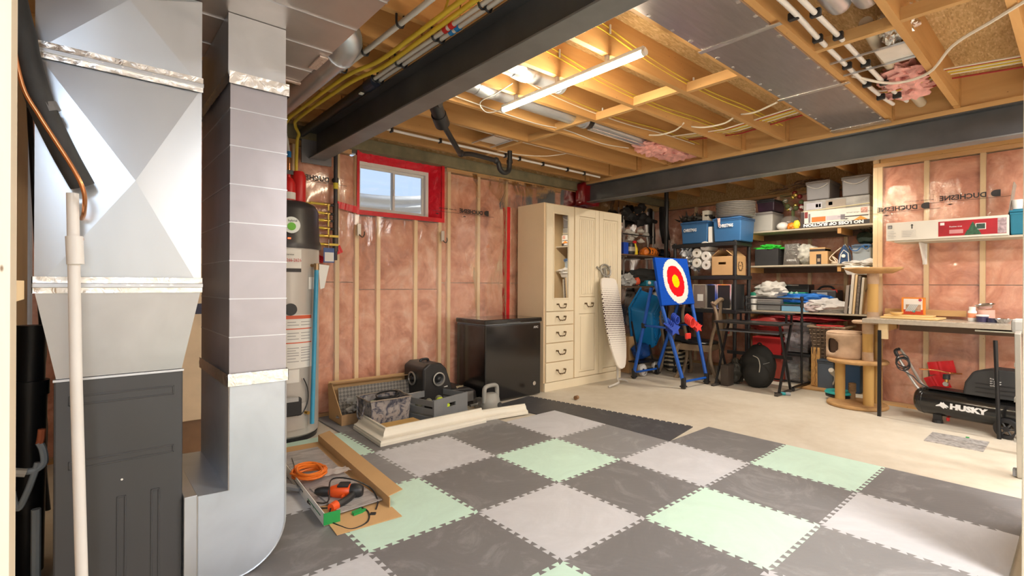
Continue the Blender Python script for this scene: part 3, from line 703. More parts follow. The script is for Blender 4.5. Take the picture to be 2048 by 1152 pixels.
# pipes near the furnace
pv = thing('condensate_pipe', 'tall white plastic pipe in front of the plenum and furnace', 'pipe', (.02, 2.1, 0))
obj('riser', tube(nb(), [(.012, 2.11, .02), (-.010, 2.14, .9), (-.021, 2.155, 1.50)], .0165, 14), PVC, pv, smooth=True)
obj('coupling', cyl(nb(), (-.0125, 2.142, 1.27), (-.0165, 2.145, 1.36), .0225, n=16), PVC, pv, smooth=True)
obj('stub', cyl(nb(), (-.016, 2.15, 1.345), (.0, 2.25, 1.36), .011, n=10), COPPER, pv, smooth=True)
li = thing('refrigerant_line', 'black foam wrapped refrigerant line slanting down to the plenum', 'pipe', (-.1, 2.15, 2))
bl = [at('Y', 2.12, 20, -20), at('Y', 2.12, 40, 60), at('Y', 2.13, 75, 190), at('Y', 2.15, 120, 290), at('Y', 2.18, 165, 372)]
obj('insulated_tube', tube(nb(), smooth_path(bl, 6), [.036]*8+[.034]*17, 14), mt('black_foam_sleeve', (.03, .032, .035), .6, 0, .3, 10, .2, 40), li, smooth=True)
obj('tape_wrap', cyl(nb(), at('Y', 2.137, 84, 208), at('Y', 2.14, 94, 226), .037, n=14), mt('grey_duct_tape', (.2, .2, .21), .3, .3), li)
cl = [at('Y', 2.09, 22, 60), at('Y', 2.09, 45, 170), at('Y', 2.09, 78, 230), at('Y', 2.09, 110, 280), at('Y', 2.09, 148, 340), at('Y', 2.1, 168, 385), at('Y', 2.16, 168, 425), at('Y', 2.24, 163, 438)]
cp = tag(obj('copper_line', tube(nb(), smooth_path(cl, 6), .0065, 10), COPPER, smooth=True), 'thin bare copper line curving beside the black wrapped line', 'pipe')
ab = thing('drain_stack', 'thick black plastic drain stack between the left studs and the furnace', 'pipe', (-.165, 2.9, 0))
obj('stack', cyl(nb(), (-.170, 2.9, 0.0), (-.160, 2.9, .76), .056, n=20), BLK, ab, smooth=True)
obj('coupling', cyl(nb(), (-.161, 2.9, .74), (-.160, 2.9, .80), .063, n=20), BLK, ab, smooth=True)
obj('upper_pipe', cyl(nb(), (-.160, 2.9, .79), (-.155, 2.9, 1.03), .048, n=20), BLK, ab, smooth=True)
gm = mt('grey_tube', (.36, .42, .48), .35)
def hose(name, label, pts, r, m, cat='pipe', k=6, n=8): return tag(obj(name, tube(nb(), smooth_path(pts, k), r, n), m, smooth=True), label, cat)
Q = lambda x, y, d=2.6: at('Y', d, x, y)
gh0 = hose('grey_hose', 'grey hose looping out from the left wall, upper one of two', [Q(22, 946), Q(45, 944), Q(70, 940), Q(88, 925), Q(86, 900), Q(78, 885)], .012, gm)
hose('grey_hose', 'grey hose looping out from the left wall, lower one of two', [Q(24, 985), Q(30, 1010), Q(38, 1016), Q(52, 990), Q(66, 955), Q(76, 925)], .011, gm)
obj('clear_fitting', tube(nb(), [Q(20, 944, 2.59), Q(34, 945, 2.59), Q(52, 946, 2.59)], .016, 8), mt('clear_fitting', (.7, .68, .64), .2), gh0, smooth=True)
hose('grey_riser', 'short upright grey pipe stub beside the black drain stack', [Q(72, 1018), Q(72, 1060), Vector((Q(72, 1018).x, 2.6, .0))], .0145, gm)
hose('cable_bundle', 'dark bundle of cables hanging behind the furnace cabinet corner', [Vector((-.20, 3.1, 2.56)), Q(80, 600, 3.1), Q(88, 700, 3.1), Q(82, 760, 3.1), Q(90, 850, 3.1), Q(88, 930, 3.1), Q(96, 1020, 3.1)], .010, mt('dark_cable', (.02, .02, .022), .5), 'cable')
hose('blue_wire', 'thin blue wire hanging behind the furnace cabinet', [Q(76, 980, 3.0), Q(84, 940, 3.0), Q(90, 880, 3.0)], .005, mt('blue_wire', (.05, .2, .5), .5), 'cable')
hose('valve_body', 'small brass and red valve beside the furnace at the left', [Q(84, 858), Q(82, 876), Q(79, 888)], .012, mt('orange_valve', (.55, .16, .08), .4), 'valve')
# pale cabinet with dark blue stripe seen between the two ducts
cb = thing('pale_cabinet', 'cream cabinet with a dark blue stripe seen between the furnace and the return duct', 'cabinet', (.42, 4.2, 0))
obj('body', box(nb(), .32, .86, 3.95, 4.42, .28, 1.45), mt('cream_cabinet', (.80, .62, .42), .5), cb, bevel=.006)
obj('stripe', box(nb(), .318, .862, 3.946, 3.950, 1.00, 1.07), mt('navy_stripe', (.01, .012, .06), .4), cb)
obj('plinth', box(nb(), .34, .84, 3.97, 4.4, 0, .28), BROWN, cb)
for z in (.62, .52, .42): obj('latch', box(nb(), .30, .34, 3.94, 3.96, z, z+.05), mt('dark_latch', (.05, .04, .03), .4), cb)

# ------------------------------------------------------------------ water heater
HX, HY, HR = 1.222, 4.185, .262
hm = mt('heater_grey', (.52, .485, .45), .35, .25, .02, 2)
wh = thing('water_heater', 'tall grey hybrid water heater with a black top cap', 'water heater', (HX, HY, 0))
obj('tank', lathe(nb(), [(0, .03), (HR-.02, .03), (HR, .05), (HR, 1.50), (0, 1.50)], 48, (HX, HY, 0)), hm, wh, smooth=True)
obj('base_ring', lathe(nb(), [(0, 0), (HR-.012, 0), (HR-.005, .035), (0, .035)], 40, (HX, HY, 0)), BLK, wh, smooth=True)
CAPM = mt('black_cap', (.045, .042, .045), .35)
obj('top_cap', lathe(nb(), [(0, 1.48), (HR+.012, 1.48), (HR+.016, 1.52), (HR+.002, 1.55), (HR-.005, 1.78), (HR-.03, 1.83), (HR-.07, 1.85), (0, 1.855)], 48, (HX, HY, 0)), CAPM, wh, smooth=True)
def onTank(px, r=HR+.001):
    """angle on the tank facing the camera ray of a column"""
    d = ray(px, HOR); d = Vector((d.x, d.y)); c = Vector((HX, HY)); dn = d.normalized(); b = c.dot(dn); q = b*b-(c.length_squared-r*r)
    t = b-math.sqrt(max(q, 0)); p = dn*t; return math.atan2(p.y-HY, p.x-HX), t/d.length
def label_on(name, m, px0, px1, z0, z1, r=HR+.002, parent=wh, th=.002):
    a0, a1 = onTank(px0)[0], onTank(px1)[0]; K = 10; bm = nb(); pr = None
    for i in range(K+1):
        a = a0+(a1-a0)*i/K; c = Vector((cos(a), sin(a), 0)); C0 = Vector((HX, HY, 0))
        q = [bm.verts.new(C0+c*rr+Vector((0, 0, z))) for rr, z in ((r, z0), (r+th, z0), (r+th, z1), (r, z1))]
        if pr:
            for j in range(4): bm.faces.new((pr[j], q[j], q[(j+1) % 4], pr[(j+1) % 4]))
        pr = q
    return obj(name, bm, m, parent, smooth=True)
zt = lambda y, d=3.95: CH-(y-HOR)/FPX*(d*.94)
def zy(px, py):
    a, t = onTank(px); return CH-(py-HOR)/FPX*t
label_on('phone_sticker', PAPER, 566, 602, zy(585, 538), zy(585, 500)); label_on('sticker_band', INK, 566, 602, zy(585, 546), zy(585, 539))
a, t = onTank(596)
def tank_text(s, px, py, size, m, sx=1):
    a, t = onTank(px); p = Vector((HX+(HR+.0052)*cos(a), HY+(HR+.0052)*sin(a), zy(px, py))); u = Vector((-sin(a), cos(a), 0))
    return text(s, p, u, (0, 0, 1), size, m, wh, depth=.001, sx=sx)
tank_text('-266-2626', 570, 525, .034, RED, .8); tank_text('service', 573, 512, .018, INK)
label_on('warning_sheet', PAPER, 566, 623, zy(590, 739), zy(590, 632)); 
for y in (636, 660, 688): label_on('warning_stripe', mt('orange_red_ink', (.7, .12, .05), .5), 572, 622, zy(590, y+(4 if y == 636 else 1)), zy(590, y-3 if y == 636 else y-1), HR+.0045, th=.001)
gi = mt('grey_ink', (.35, .33, .33), .6)
for i, y in enumerate((646, 652, 668, 674, 680, 698, 703, 708, 713, 719, 725)):
    label_on('printed_line', gi, 575, 598 if i % 3 else 592, zy(590, y+1), zy(590, y-.3), HR+.0045, th=.0008)
    label_on('printed_line', gi, 602, 619, zy(590, y+1), zy(590, y-.3), HR+.0045, th=.0008)
label_on('info_sticker', PAPER, 566, 599, zy(585, 768), zy(585, 742)); label_on('info_sticker', PAPER, 617, 629, zy(620, 580), zy(620, 556))
a, t = onTank(580); 
def disc_on(name, px, py, r, m, th=.004, parent=wh, rr=HR):
    a, t = onTank(px, rr); c = Vector((cos(a), sin(a), 0)); p = Vector((HX, HY, zy(px, py)))
    return obj(name, cyl(nb(), p+c*(rr-.012), p+c*(rr+th+.008), r, n=24), m, parent, smooth=True)
disc_on('access_plug', 581, 621, .046, BLK); 
bd = disc_on('badge', 582, 452, .062, mt('badge_silver', (.62, .64, .6), .3, .2), .004)
disc_on('badge_leaf', 582, 455, .030, mt('leaf_green', (.15, .55, .02), .4), .010)
text('hybrid', Vector((HX, HY, 0))+Vector((cos(onTank(575)[0])*(HR+.014), sin(onTank(575)[0])*(HR+.014), zy(575, 445))), (-sin(onTank(582)[0]), cos(onTank(582)[0]), 0), (0, 0, 1), .025, INK, wh)
label_on('display', BLK, 571, 583, zy(577, 482), zy(577, 475), HR+.003); label_on('display_digits', mt('red_led', (1, .1, .03), .4, emit=2.5), 575, 581, zy(577, 480), zy(577, 477), HR+.006)
a, t = onTank(583); c = Vector((cos(a), sin(a), 0)); p = Vector((HX, HY, 0))+c*(HR+.03); u_ = Vector((-sin(a), cos(a), 0))
Mx = Matrix(((u_.x, c.x, 0, p.x), (u_.y, c.y, 0, p.y), (0, 0, 1, 0), (0, 0, 0, 1)))
gc = obj('gas_control', box(nb(), -.075, .065, -.03, .03, zy(583, 832), zy(583, 797), Mx), BLK, wh, bevel=.008)
obj('control_face', box(nb(), -.06, .04, .0, .034, zy(583, 803), zy(583, 795), Mx), mt('control_print', (.45, .45, .45), .4), gc)
label_on('burner_cover', hm, 566, 614, .10, .30, HR+.006, th=.006)
obj('drain_valve', cyl(nb(), Vector((HX, HY, zy(610, 826)))+Vector((cos(onTank(610)[0]), sin(onTank(610)[0]), 0))*(HR-.01), Vector((HX, HY, zy(610, 826)))+Vector((cos(onTank(610)[0]), sin(onTank(610)[0]), 0))*(HR+.05), .013, n=12), mt('brass', (.65, .42, .12), .3, 1), wh, smooth=True)
aw = [(605, 758), (612, 775), (614, 795), (611, 812), (603, 828), (594, 832)]
obj('sensor_cable', tube(nb(), smooth_path([Vector((HX+(HR+.02)*cos(onTank(x)[0]), HY+(HR+.02)*sin(onTank(x)[0]), zy(x, y))) for x, y in aw], 4), .004, 6), BLK, wh, smooth=True)
# blue drain pipe in front with brass top
a = onTank(629)[0]; bp = Vector((HX+(HR+.02)*cos(a+.1), HY+(HR+.02)*sin(a+.1), 0))
bx = thing('blue_drain_pipe', 'sky blue plastic pipe running down the side of the water heater', 'pipe', (1.43, 3.93, 0))
b0 = at('Y', 3.90, 624, 847); b1_ = at('Y', 3.93, 633, 540); b2_ = at('Y', 3.93, 633, 532)
obj('pipe', cyl(nb(), b0, b1_, .0165, n=14), mt('blue_pipe', (.06, .36, .58), .35), bx, smooth=True)
obj('relief_valve', cyl(nb(), b1_, b2_+Vector((0, 0, .02)), .02, n=12), mt('old_brass', (.45, .3, .16), .4, .8), bx, smooth=True)
obj('valve_arm', cyl(nb(), b2_, b2_+Vector((-.07, .08, .01)), .012, n=10), mt('old_brass', (.45, .3, .16), .4, .8), bx, smooth=True)
bm = nb(); prism(bm, [(0, 0), (.09, -.01), (.05, -.19), (.02, -.20)], at('Y', 3.99, 636, 528), (1, 0, 0), (0, 0, 1), -.002, .001)
tag(obj('rolled_manual', bm, PAPER), 'white paper hanging beside the brass valve of the water heater', 'paper')
# red cylinders on top of the heater
fe = thing('fire_extinguisher', 'small red fire extinguisher with a white label on top of the heater', 'extinguisher', (1.15, 4.1, 1.857))
ex = at('Y', 4.12, 577, 418)
obj('bottle', lathe(nb(), [(0, 0), (.05, 0), (.05, .14), (.035, .175), (.015, .19), (.015, .21), (0, .21)], 24, (ex.x, 4.12, 1.857)), RED, fe, smooth=True)
obj('label', lathe(nb(), [(.0515, .0), (.0515, .055)], 24, (ex.x, 4.12, 1.87)), PAPER, fe)
obj('valve', box(nb(), ex.x-.02, ex.x+.03, 4.10, 4.14, 2.067, 2.10), BLK, fe)
ex = at('Y', 4.2, 597, 418)
tk = tag(obj('red_cylinder', lathe(nb(), [(0, 0), (.052, 0), (.055, .02), (.055, .22), (.04, .26), (0, .27)], 24, (ex.x+.0, 4.2, 1.857)), RED, smooth=True), 'plain red expansion cylinder behind the extinguisher on the heater', 'tank')

# ------------------------------------------------------------------ gas manifold on the wall
mp = thing('gas_manifold', 'black iron gas manifold pipe with yellow valves left of the window', 'pipe', (1.732, 4.43, 1.4))
obj('riser', cyl(nb(), (1.732, 4.43, 1.42), (1.732, 4.43, 2.44), .018, n=14), mt('black_iron', (.05, .045, .05), .4, .3), mp, smooth=True)
obj('riser_sleeve', cyl(nb(), (1.732, 4.43, 1.50), (1.732, 4.43, 1.93), .025, n=14), mt('iron_brown', (.09, .07, .06), .45, .3), mp, smooth=True)
obj('yellow_tag', cyl(nb(), (1.732, 4.43, 2.06), (1.732, 4.43, 2.115), .0205, n=14), mt('yellow_tag', (.75, .6, .05), .5), mp)
BR = mt('brass', (.65, .42, .12), .3, 1)
for i, y in enumerate((409, 427, 441, 457, 472, 489)):
    z = at('Y', 4.41, 655, y).z
    b = obj('branch', cyl(nb(), (1.56 if i > 1 else 1.50, 4.41, z+.004*(i % 2)), (1.655, 4.42, z), .011, n=10), YEL, mp, smooth=True)
    obj('valve', cyl(nb(), (1.625, 4.42, z), (1.675, 4.42, z), .015, n=10), BR, mp, smooth=True)
    obj('nipple', cyl(nb(), (1.67, 4.42, z), (1.715, 4.43, z), .012, n=10), mt('black_iron', (.05, .045, .05), .4, .3), mp, smooth=True)
    if i < 4: obj('valve_handle', box(nb(), 1.650, 1.663, 4.395, 4.405, z-.055, z+.002), mt('yellow_handle', (.8, .55, .05), .4), mp)
    else: obj('valve_handle', box(nb(), 1.665, 1.745, 4.395, 4.404, z-.010, z+.010), mt('yellow_handle', (.8, .55, .05), .4), mp)
gt = thing('gas_tag', 'blue tag with a white panel hanging from the gas manifold', 'tag', (1.66, 4.40, 1.4))
obj('card', box(nb(), 1.610, 1.705, 4.385, 4.388, 1.395, 1.525), mt('blue_card', (.05, .11, .32), .5), gt)
obj('panel', box(nb(), 1.620, 1.700, 4.3835, 4.385, 1.405, 1.485), PAPER, gt)
obj('string', cyl(nb(), (1.655, 4.386, 1.52), (1.66, 4.395, 1.60), .002, n=5), WHT, gt)

# ------------------------------------------------------------------ pipes overhead left
def run(name, label, pts, r, m, cat='pipe', n=10, k=5): return tag(obj(name, tube(nb(), smooth_path(pts, k), r, n), m, smooth=True), label, cat)
PEX = mt('grey_pex', (.66, .64, .60), .4)
ZP = 2.53
run('gas_line', 'yellow gas line overhead beside the first beam, left one of the long pair', [(1.328, -1.5, ZP), (1.330, 1.2, ZP), (1.335, 2.3, ZP), (1.33, 2.75, ZP), (1.27, 3.1, ZP), (1.255, 3.9, ZP), (1.25, 4.2, 2.52), (1.26, 4.34, 2.44), (1.27, 4.38, 2.2), (1.27, 4.38, 1.9)], .013, YEL)
run('gas_line', 'yellow gas line overhead beside the first beam, right one of the long pair', [(1.378, -1.5, ZP), (1.378, 1.2, ZP), (1.385, 2.3, ZP), (1.385, 2.8, ZP), (1.33, 3.2, ZP), (1.31, 4.1, ZP), (1.34, 4.30, 2.52), (1.375, 4.32, 2.46), (1.375, 4.36, 2.40), (1.375, 4.38, 2.1), (1.40, 4.39, 1.93), (1.50, 4.40, 1.895)], .013, YEL)
run('gas_line', 'yellow gas line rising into the joists near the trunk duct end', [(1.17, 2.92, 2.64), (1.17, 3.0, 2.56), (1.17, 3.15, 2.53), (1.19, 3.5, 2.53), (1.18, 4.1, 2.52), (1.19, 4.3, 2.46), (1.20, 4.36, 2.2), (1.20, 4.36, 1.95)], .012, YEL)
run('yellow_cable', 'thin yellow line crossing upward near the top left of the ceiling', [(1.05, 1.6, 2.58), (1.3, 1.95, 2.60), (1.42, 2.2, 2.60)], .007, YEL)
pexs = []
pexs.append(run('water_pipe', 'pale grey water pipe overhead running from the top edge towards the wall', [(1.228, -1.5, ZP), (1.225, 1.5, ZP), (1.218, 2.6, ZP), (1.215, 3.05, 2.535)], .0145, PEX))
pexs.append(run('water_pipe', 'pale grey water pipe overhead next to the first beam, left one of the pair', [(1.425, -1.5, ZP), (1.425, 3.0, ZP)], .0125, PEX))
pexs.append(run('water_pipe', 'pale grey water pipe overhead next to the first beam, right one of the pair', [(1.462, -1.5, ZP), (1.462, 3.05, ZP)], .0125, PEX))
for n_, x, yy, c, lab in (('pipe_coupling', 1.425, 2.13, (.6, .02, .02), 'red coupling on the pale water pipe next to the first beam'), ('pipe_coupling', 1.462, 2.13, (.02, .25, .65), 'blue coupling on the pale water pipe next to the first beam')):
    t = thing(n_, lab, 'fitting', (x, yy, ZP)); m = mt(lab[:4]+'_ring', c, .35)
    for k in (0, .055): obj('ring', cyl(nb(), (x, yy-.025+k, ZP), (x, yy+.005+k, ZP), .0175, n=12), m, t, smooth=True)
    obj('sleeve', cyl(nb(), (x, yy-.02, ZP), (x, yy+.055, ZP), .0145, n=12), mt('coupling_body', (.75, .72, .68), .4), t, smooth=True)
ba = thing('black_drain_pipe', 'black plastic drain pipe overhead beside the far part of the first beam', 'pipe', (1.43, 3.6, 2.5))
obj('pipe', cyl(nb(), (1.43, 3.06, 2.515), (1.43, 4.42, 2.50), .032, n=16), BLK, ba, smooth=True)
obj('end_fitting', cyl(nb(), (1.43, 3.0, 2.515), (1.43, 3.12, 2.515), .037, n=16), mt('navy_fitting', (.02, .03, .06), .4), ba, smooth=True)
obj('sticker', box(nb(), 1.40, 1.425, 3.16, 3.19, 2.476, 2.484), PAPER, ba)
for x in (1.218, 1.425, 1.462):
    for jn, y in enumerate((1.06, 1.47, 1.87, 2.28, 2.69, 3.0)):
        t = tag(obj('pipe_hanger', tube(nb(), [(x-.021, y, ZP+.045), (x-.021, y, ZP), (x-.014, y, ZP-.017), (x, y, ZP-.022), (x+.014, y, ZP-.017), (x+.021, y, ZP), (x+.021, y, ZP+.045)], .006, 6), BLK), 'black clip on the %s pale pipe by the first beam, %s from the wall' % ({1.218: 'leftmost', 1.425: 'middle', 1.462: 'rightmost'}[x], ('sixth', 'fifth', 'fourth', 'third', 'second', 'first')[jn]), 'clip', 'clips on the water pipes left of the first beam')
for (px, py), zz in (((590, 240), 2.2), ((598, 330), 2.0)):
    pass
run('copper_riser', 'copper water pipe with a blue collar rising behind the heater', [(1.31, 4.36, 1.88), (1.31, 4.36, 2.28)], .014, COPPER)
run('water_pipe', 'pale flexible pipe bending up from the copper pipe behind the heater', [(1.31, 4.36, 2.28), (1.29, 4.36, 2.42), (1.25, 4.33, 2.52)], .012, PEX)
tag(obj('pipe_collar', cyl(nb(), (1.31, 4.36, 2.26), (1.31, 4.36, 2.31), .0175, n=12), mt('blue_ring', (.02, .12, .5), .35)), 'dark blue collar on the copper pipe behind the heater', 'fitting')
# spare rim block above heater
# ================================================================== WARDROBE AND FREEZER
G = lambda px, py, z=0.0: at('Z', z, px, py)
WY = 3.974
wd = thing('wardrobe', 'tall cream wardrobe with a mirrored door, drawers and two panelled doors', 'wardrobe', (4.63, 4.2, 0))
obj('carcass', box(nb(), 3.935, 5.332, 3.996, 4.440, 0, 2.135), CREAMS, wd, bevel=.003)
obj('plinth', box(nb(), 3.937, 5.330, 3.976, 3.995, 0, .097), CREAM, wd, bevel=.002)
BRZ = mt('antique_bronze', (.16, .11, .06), .35, .9, .2, 30)
def pull(x, z, parent, w=.062):
    bm = nb(); y = WY-.003
    for s in (-1, 1):
        cyl(bm, (x+s*w, y, z+.018), (x+s*w, y-.022, z+.018), .010, .007, 10); blob(bm, (x+s*w, y-.024, z+.018), (.013, .010, .013), 1, 0, 1, 1)
    P = [(x-w, y-.026, z+.016), (x-w*.86, y-.030, z-.008), (x-w*.6, y-.032, z-.022), (x-w*.3, y-.034, z-.020), (x, y-.034, z-.024), (x+w*.3, y-.034, z-.020), (x+w*.6, y-.032, z-.022), (x+w*.86, y-.030, z-.008), (x+w, y-.026, z+.016)]
    tube(bm, smooth_path(P, 3), .0055, 6)
    for k in (-.55, .55): blob(bm, (x+w*k, y-.033, z-.021), (.012, .009, .009), 1, 0, 1, 1)
    return obj('handle', bm, BRZ, parent, smooth=True)
def rails(x0, x1, z0, z1, openings, y0=WY, y1=3.9955):
    """door slab with rectangular openings (list of z ranges) between stiles"""
    bm = nb(); a, b = openings[0][0], openings[0][1]
    box(bm, x0, a, y0, y1, z0, z1); box(bm, b, x1, y0, y1, z0, z1); zs = z0
    for (_, _, c, d) in openings:
        box(bm, a, b, y0, y1, zs, c); zs = d
    box(bm, a, b, y0, y1, zs, z1); return bm
md = obj('mirror_door', rails(3.957, 4.412, .905, 2.125, [(4.075, 4.315, 1.055, 2.02)]), CREAM, wd, bevel=.003)
MIR = mt('mirror_glass', (.86, .87, .87), .02, 1, 0)
obj('mirror', box(nb(), 4.076, 4.314, WY+.004, WY+.012, 1.056, 2.019), MIR, md)
fr = nb()
for a in ((4.060, 4.075, 1.04, 2.035), (4.315, 4.33, 1.04, 2.035), (4.075, 4.315, 1.04, 1.055), (4.075, 4.315, 2.02, 2.035)): box(fr, a[0], a[1], WY-.006, WY+.002, a[2], a[3])
obj('mirror_bead', fr, CREAM, md, bevel=.002)
pull(4.19, .965, md)
for z0, z1 in ((.10, .322), (.326, .540), (.544, .741), (.745, .900)):
    d = obj('drawer', box(nb(), 3.957, 4.412, WY, 3.9955, z0+.003, z1-.002), CREAM, wd, bevel=.004)
    bm = nb(); e = .028
    for a in ((3.957+e, 4.412-e, z0+e, z0+e+.006), (3.957+e, 4.412-e, z1-e-.006, z1-e), (3.957+e, 3.957+e+.006, z0+e, z1-e), (4.412-e-.006, 4.412-e, z0+e, z1-e)): box(bm, a[0], a[1], WY-.003, WY+.001, a[2], a[3])
    pull(4.185, (z0+z1)/2, d)
for x0, x1 in ((4.432, 4.876), (4.884, 5.328)):
    a, b = x0+.075, x1-.075
    d = obj('door', rails(x0, x1, .104, 2.125, [(a, b, .16, .86), (a, b, 1.06, 2.03)]), CREAM, wd, bevel=.003)
    obj('lower_panel', box(nb(), a+.004, b-.004, WY+.006, WY+.016, .164, .856), CREAM, d, bevel=.003)
    obj('raised_field', box(nb(), a+.03, b-.03, WY+.001, WY+.0055, .19, .83), CREAM, d, bevel=.004)
    n = 6; wv_ = (b-a-.09)/n
    bm = nb()
    obj('upper_panel', box(nb(), a+.004, b-.004, WY+.006, WY+.016, 1.064, 2.026), CREAM, d)
    for k in range(n): obj('bead_board', box(nb(), a+.045+wv_*k+.002, a+.045+wv_*(k+1)-.002, WY+.000, WY+.0055, 1.095, 1.995), CREAM, d, bevel=.003)
    for zz in ((1.07, 1.09), (2.0, 2.02)): obj('panel_bead', box(nb(), a+.012, b-.012, WY+.001, WY+.0055, *zz), CREAM, d, bevel=.003)
    for xx in ((a+.01, a+.035), (b-.035, b-.01)): obj('panel_bead', box(nb(), xx[0], xx[1], WY+.001, WY+.0055, 1.09, 2.0), CREAM, d, bevel=.003)
    pull((x0+x1)/2+.02, .965, d)
BG = mt('gloss_black', (.012, .011, .011), .16, 0, 0, coat=.4)
fz = thing('chest_freezer', 'black chest freezer standing left of the cream wardrobe', 'freezer', (3.45, 4.2, 0))
obj('cabinet', box(nb(), 3.062, 3.835, 3.938, 4.440, .012, .795), BG, fz, bevel=.012, seg=3)
obj('lid', box(nb(), 3.052, 3.845, 3.926, 4.445, .803, .850), BG, fz, bevel=.010, seg=3)
obj('gasket', box(nb(), 3.07, 3.83, 3.944, 4.44, .794, .804), GREY, fz)
for x in (3.12, 3.78):
    for y in (4.0, 4.38): obj('foot', cyl(nb(), (x, y, 0), (x, y, .014), .02, n=10), BLK, fz)
obj('lid_grip', box(nb(), 3.33, 3.52, 3.916, 3.930, .806, .815), mt('satin_black', (.06, .06, .06), .3), fz, bevel=.003)
text('AVC', (3.725, 3.9365, .735), (1, 0, 0), (0, 0, 1), .032, mt('silver_logo', (.75, .75, .75), .3, .5), fz, 'logo', sx=1.1, bold=.001)
obj('drain_cap', lathe(nb(), [(.022, 0), (.022, .006), (.014, .006), (.014, .002), (0, .002)], 20, Mx=Matrix.Translation((3.735, 3.937, .135)) @ Matrix.Rotation(pi/2, 4, 'X')), CHR, fz, smooth=True)

# ------------------------------------------------------------------ ironing board leaning on the wardrobe
A_ = at('Y', 3.905, 1216, 556); B_ = at('Y', 3.66, 1243, 738)
ax = (B_-A_); Lb = ax.length; zc = -ax.normalized(); yc = Vector((.0, -1, 0)); xc = yc.cross(zc).normalized(); yc = zc.cross(xc)
if xc.x < 0: xc, yc = -xc, -yc
ib = thing('ironing_board', 'folded ironing board with a dotted cover leaning on the wardrobe', 'ironing board')
MB_ = Matrix(((xc.x, yc.x, zc.x, B_.x), (xc.y, yc.y, zc.y, B_.y), (xc.z, yc.z, zc.z, B_.z), (0, 0, 0, 1)))
ib.matrix_world = MB_; ib.location = MB_.to_translation(); ib.rotation_euler = MB_.to_euler(); WM[ib] = MB_
def dots():
    t = NT('dotted_cover'); base(t, (.8, .75, .68), .8)
    tc = t.new('ShaderNodeTexCoord'); sp = t.new('ShaderNodeSeparateXYZ'); t.link(tc.outputs['Object'], sp.inputs[0])
    def m(op, a, b=None, c=None):
        x = t.new('ShaderNodeMath', operation=op)
        for i, v in enumerate((a, b, c)):
            if v is None: continue
            if isinstance(v, (int, float)): x.inputs[i].default_value = v
            else: t.link(v, x.inputs[i])
        return x.outputs[0]
    v = m('MULTIPLY', sp.outputs[2], 38); u = m('MULTIPLY', sp.outputs[0], 38); fl_ = m('FLOOR', v)
    u2 = m('ADD', u, m('MULTIPLY', m('MODULO', fl_, 2), .5))
    du = m('SUBTRACT', m('FRACT', m('ADD', u2, 50)), .5); dv = m('SUBTRACT', m('FRACT', v), .5)
    dist = m('SQRT', m('ADD', m('MULTIPLY', du, du), m('MULTIPLY', dv, dv)))
    mr = t.new('ShaderNodeFloatCurve'); cv = mr.mapping.curves[0]
    t.link(m('DIVIDE', sp.outputs[2], Lb), mr.inputs['Value'])
    for p in ((.18, .05), (.35, .25), (.55, .37), (.75, .30)): cv.points.new(*p)
    cv.points[0].location = (0, 0); cv.points[-1].location = (.92, .0); mr.mapping.update()
    mk = m('LESS_THAN', dist, mr.outputs[0]); mx = t.new('ShaderNodeMixRGB'); t.link(mk, mx.inputs[0])
    mx.inputs[1].default_value = (.82, .77, .70, 1); mx.inputs[2].default_value = (.045, .012, .02, 1)
    t.link(mx.outputs[0], t.b.inputs['Base Color']); return t.m
pf = [(0, .0), (.012, .055), (.05, .088), (.12, .118), (.25, .155), (.42, .178), (.60, .182), (.80, .172), (.93, .160), (.985, .140), (1, .09)]
poly = [(h, a*Lb) for a, h in pf]+[(-h, a*Lb) for a, h in pf[::-1] if h > 0]
obj('covered_top', prism(nb(), poly, (0, 0, 0), (1, 0, 0), (0, 0, 1), -.014, .014), dots(), ib, local=True, bevel=.01)
IG = mt('iron_rest_grey', (.36, .34, .30), .4, .3)
bm = nb(); tube(bm, [(.095*cos(a)+.0, .02, Lb+.10+.075*sin(a)) for a in [2*pi*i/24 for i in range(24)]], .013, 8, closed=True)
tube(bm, smooth_path([(-.085, .02, Lb+.10), (0, .02, Lb+.14), (.085, .02, Lb+.10)], 4), .006, 6)
for x in (-.03, .0): box(bm, x-.012, x+.004, .012, .03, Lb+.04, Lb+.13)
cyl(bm, (-.09, .03, Lb+.10), (-.15, .03, Lb+.14), .012); cyl(bm, (.07, .02, Lb+.12), (.10, .01, Lb+.16), .009)
cyl(bm, (-.05, .02, Lb-.01), (-.05, .02, Lb+.05), .008); cyl(bm, (.05, .02, Lb-.01), (.05, .02, Lb+.05), .008)
obj('iron_rest', bm, IG, ib, local=True, smooth=True)
bm = nb(); iv = MB_.inverted(); fb = iv @ Vector((B_.x+.02, B_.y+.03, .035))
tube(bm, [iv @ Vector((B_.x, B_.y+.06, .35)), iv @ Vector((B_.x+.0, B_.y+.06, .04))], .014, 8)
tube(bm, [iv @ p for p in smooth_path([G(1217, 776)+Vector((0, 0, .012)), Vector((B_.x-.08, B_.y-.01, .042)), Vector((B_.x, B_.y+.05, .055)), Vector((B_.x+.1, B_.y+.08, .05)), Vector((B_.x+.2, B_.y+.06, .02))], 5)], .013, 8)
obj('leg_frame', bm, mt('pale_grey_paint', (.55, .52, .48), .4), ib, local=True, smooth=True)
ck = G(1152, 796, .02)
tag(obj('cork_stopper', cyl(nb(), (ck.x-.01, ck.y, .022), (ck.x+.035, ck.y+.01, .022), .022, .020, 14), mt('cork', (.28, .15, .07), .8, 0, .3, 40), smooth=True), 'small brown round stopper lying on the concrete in front of the wardrobe', 'stopper')

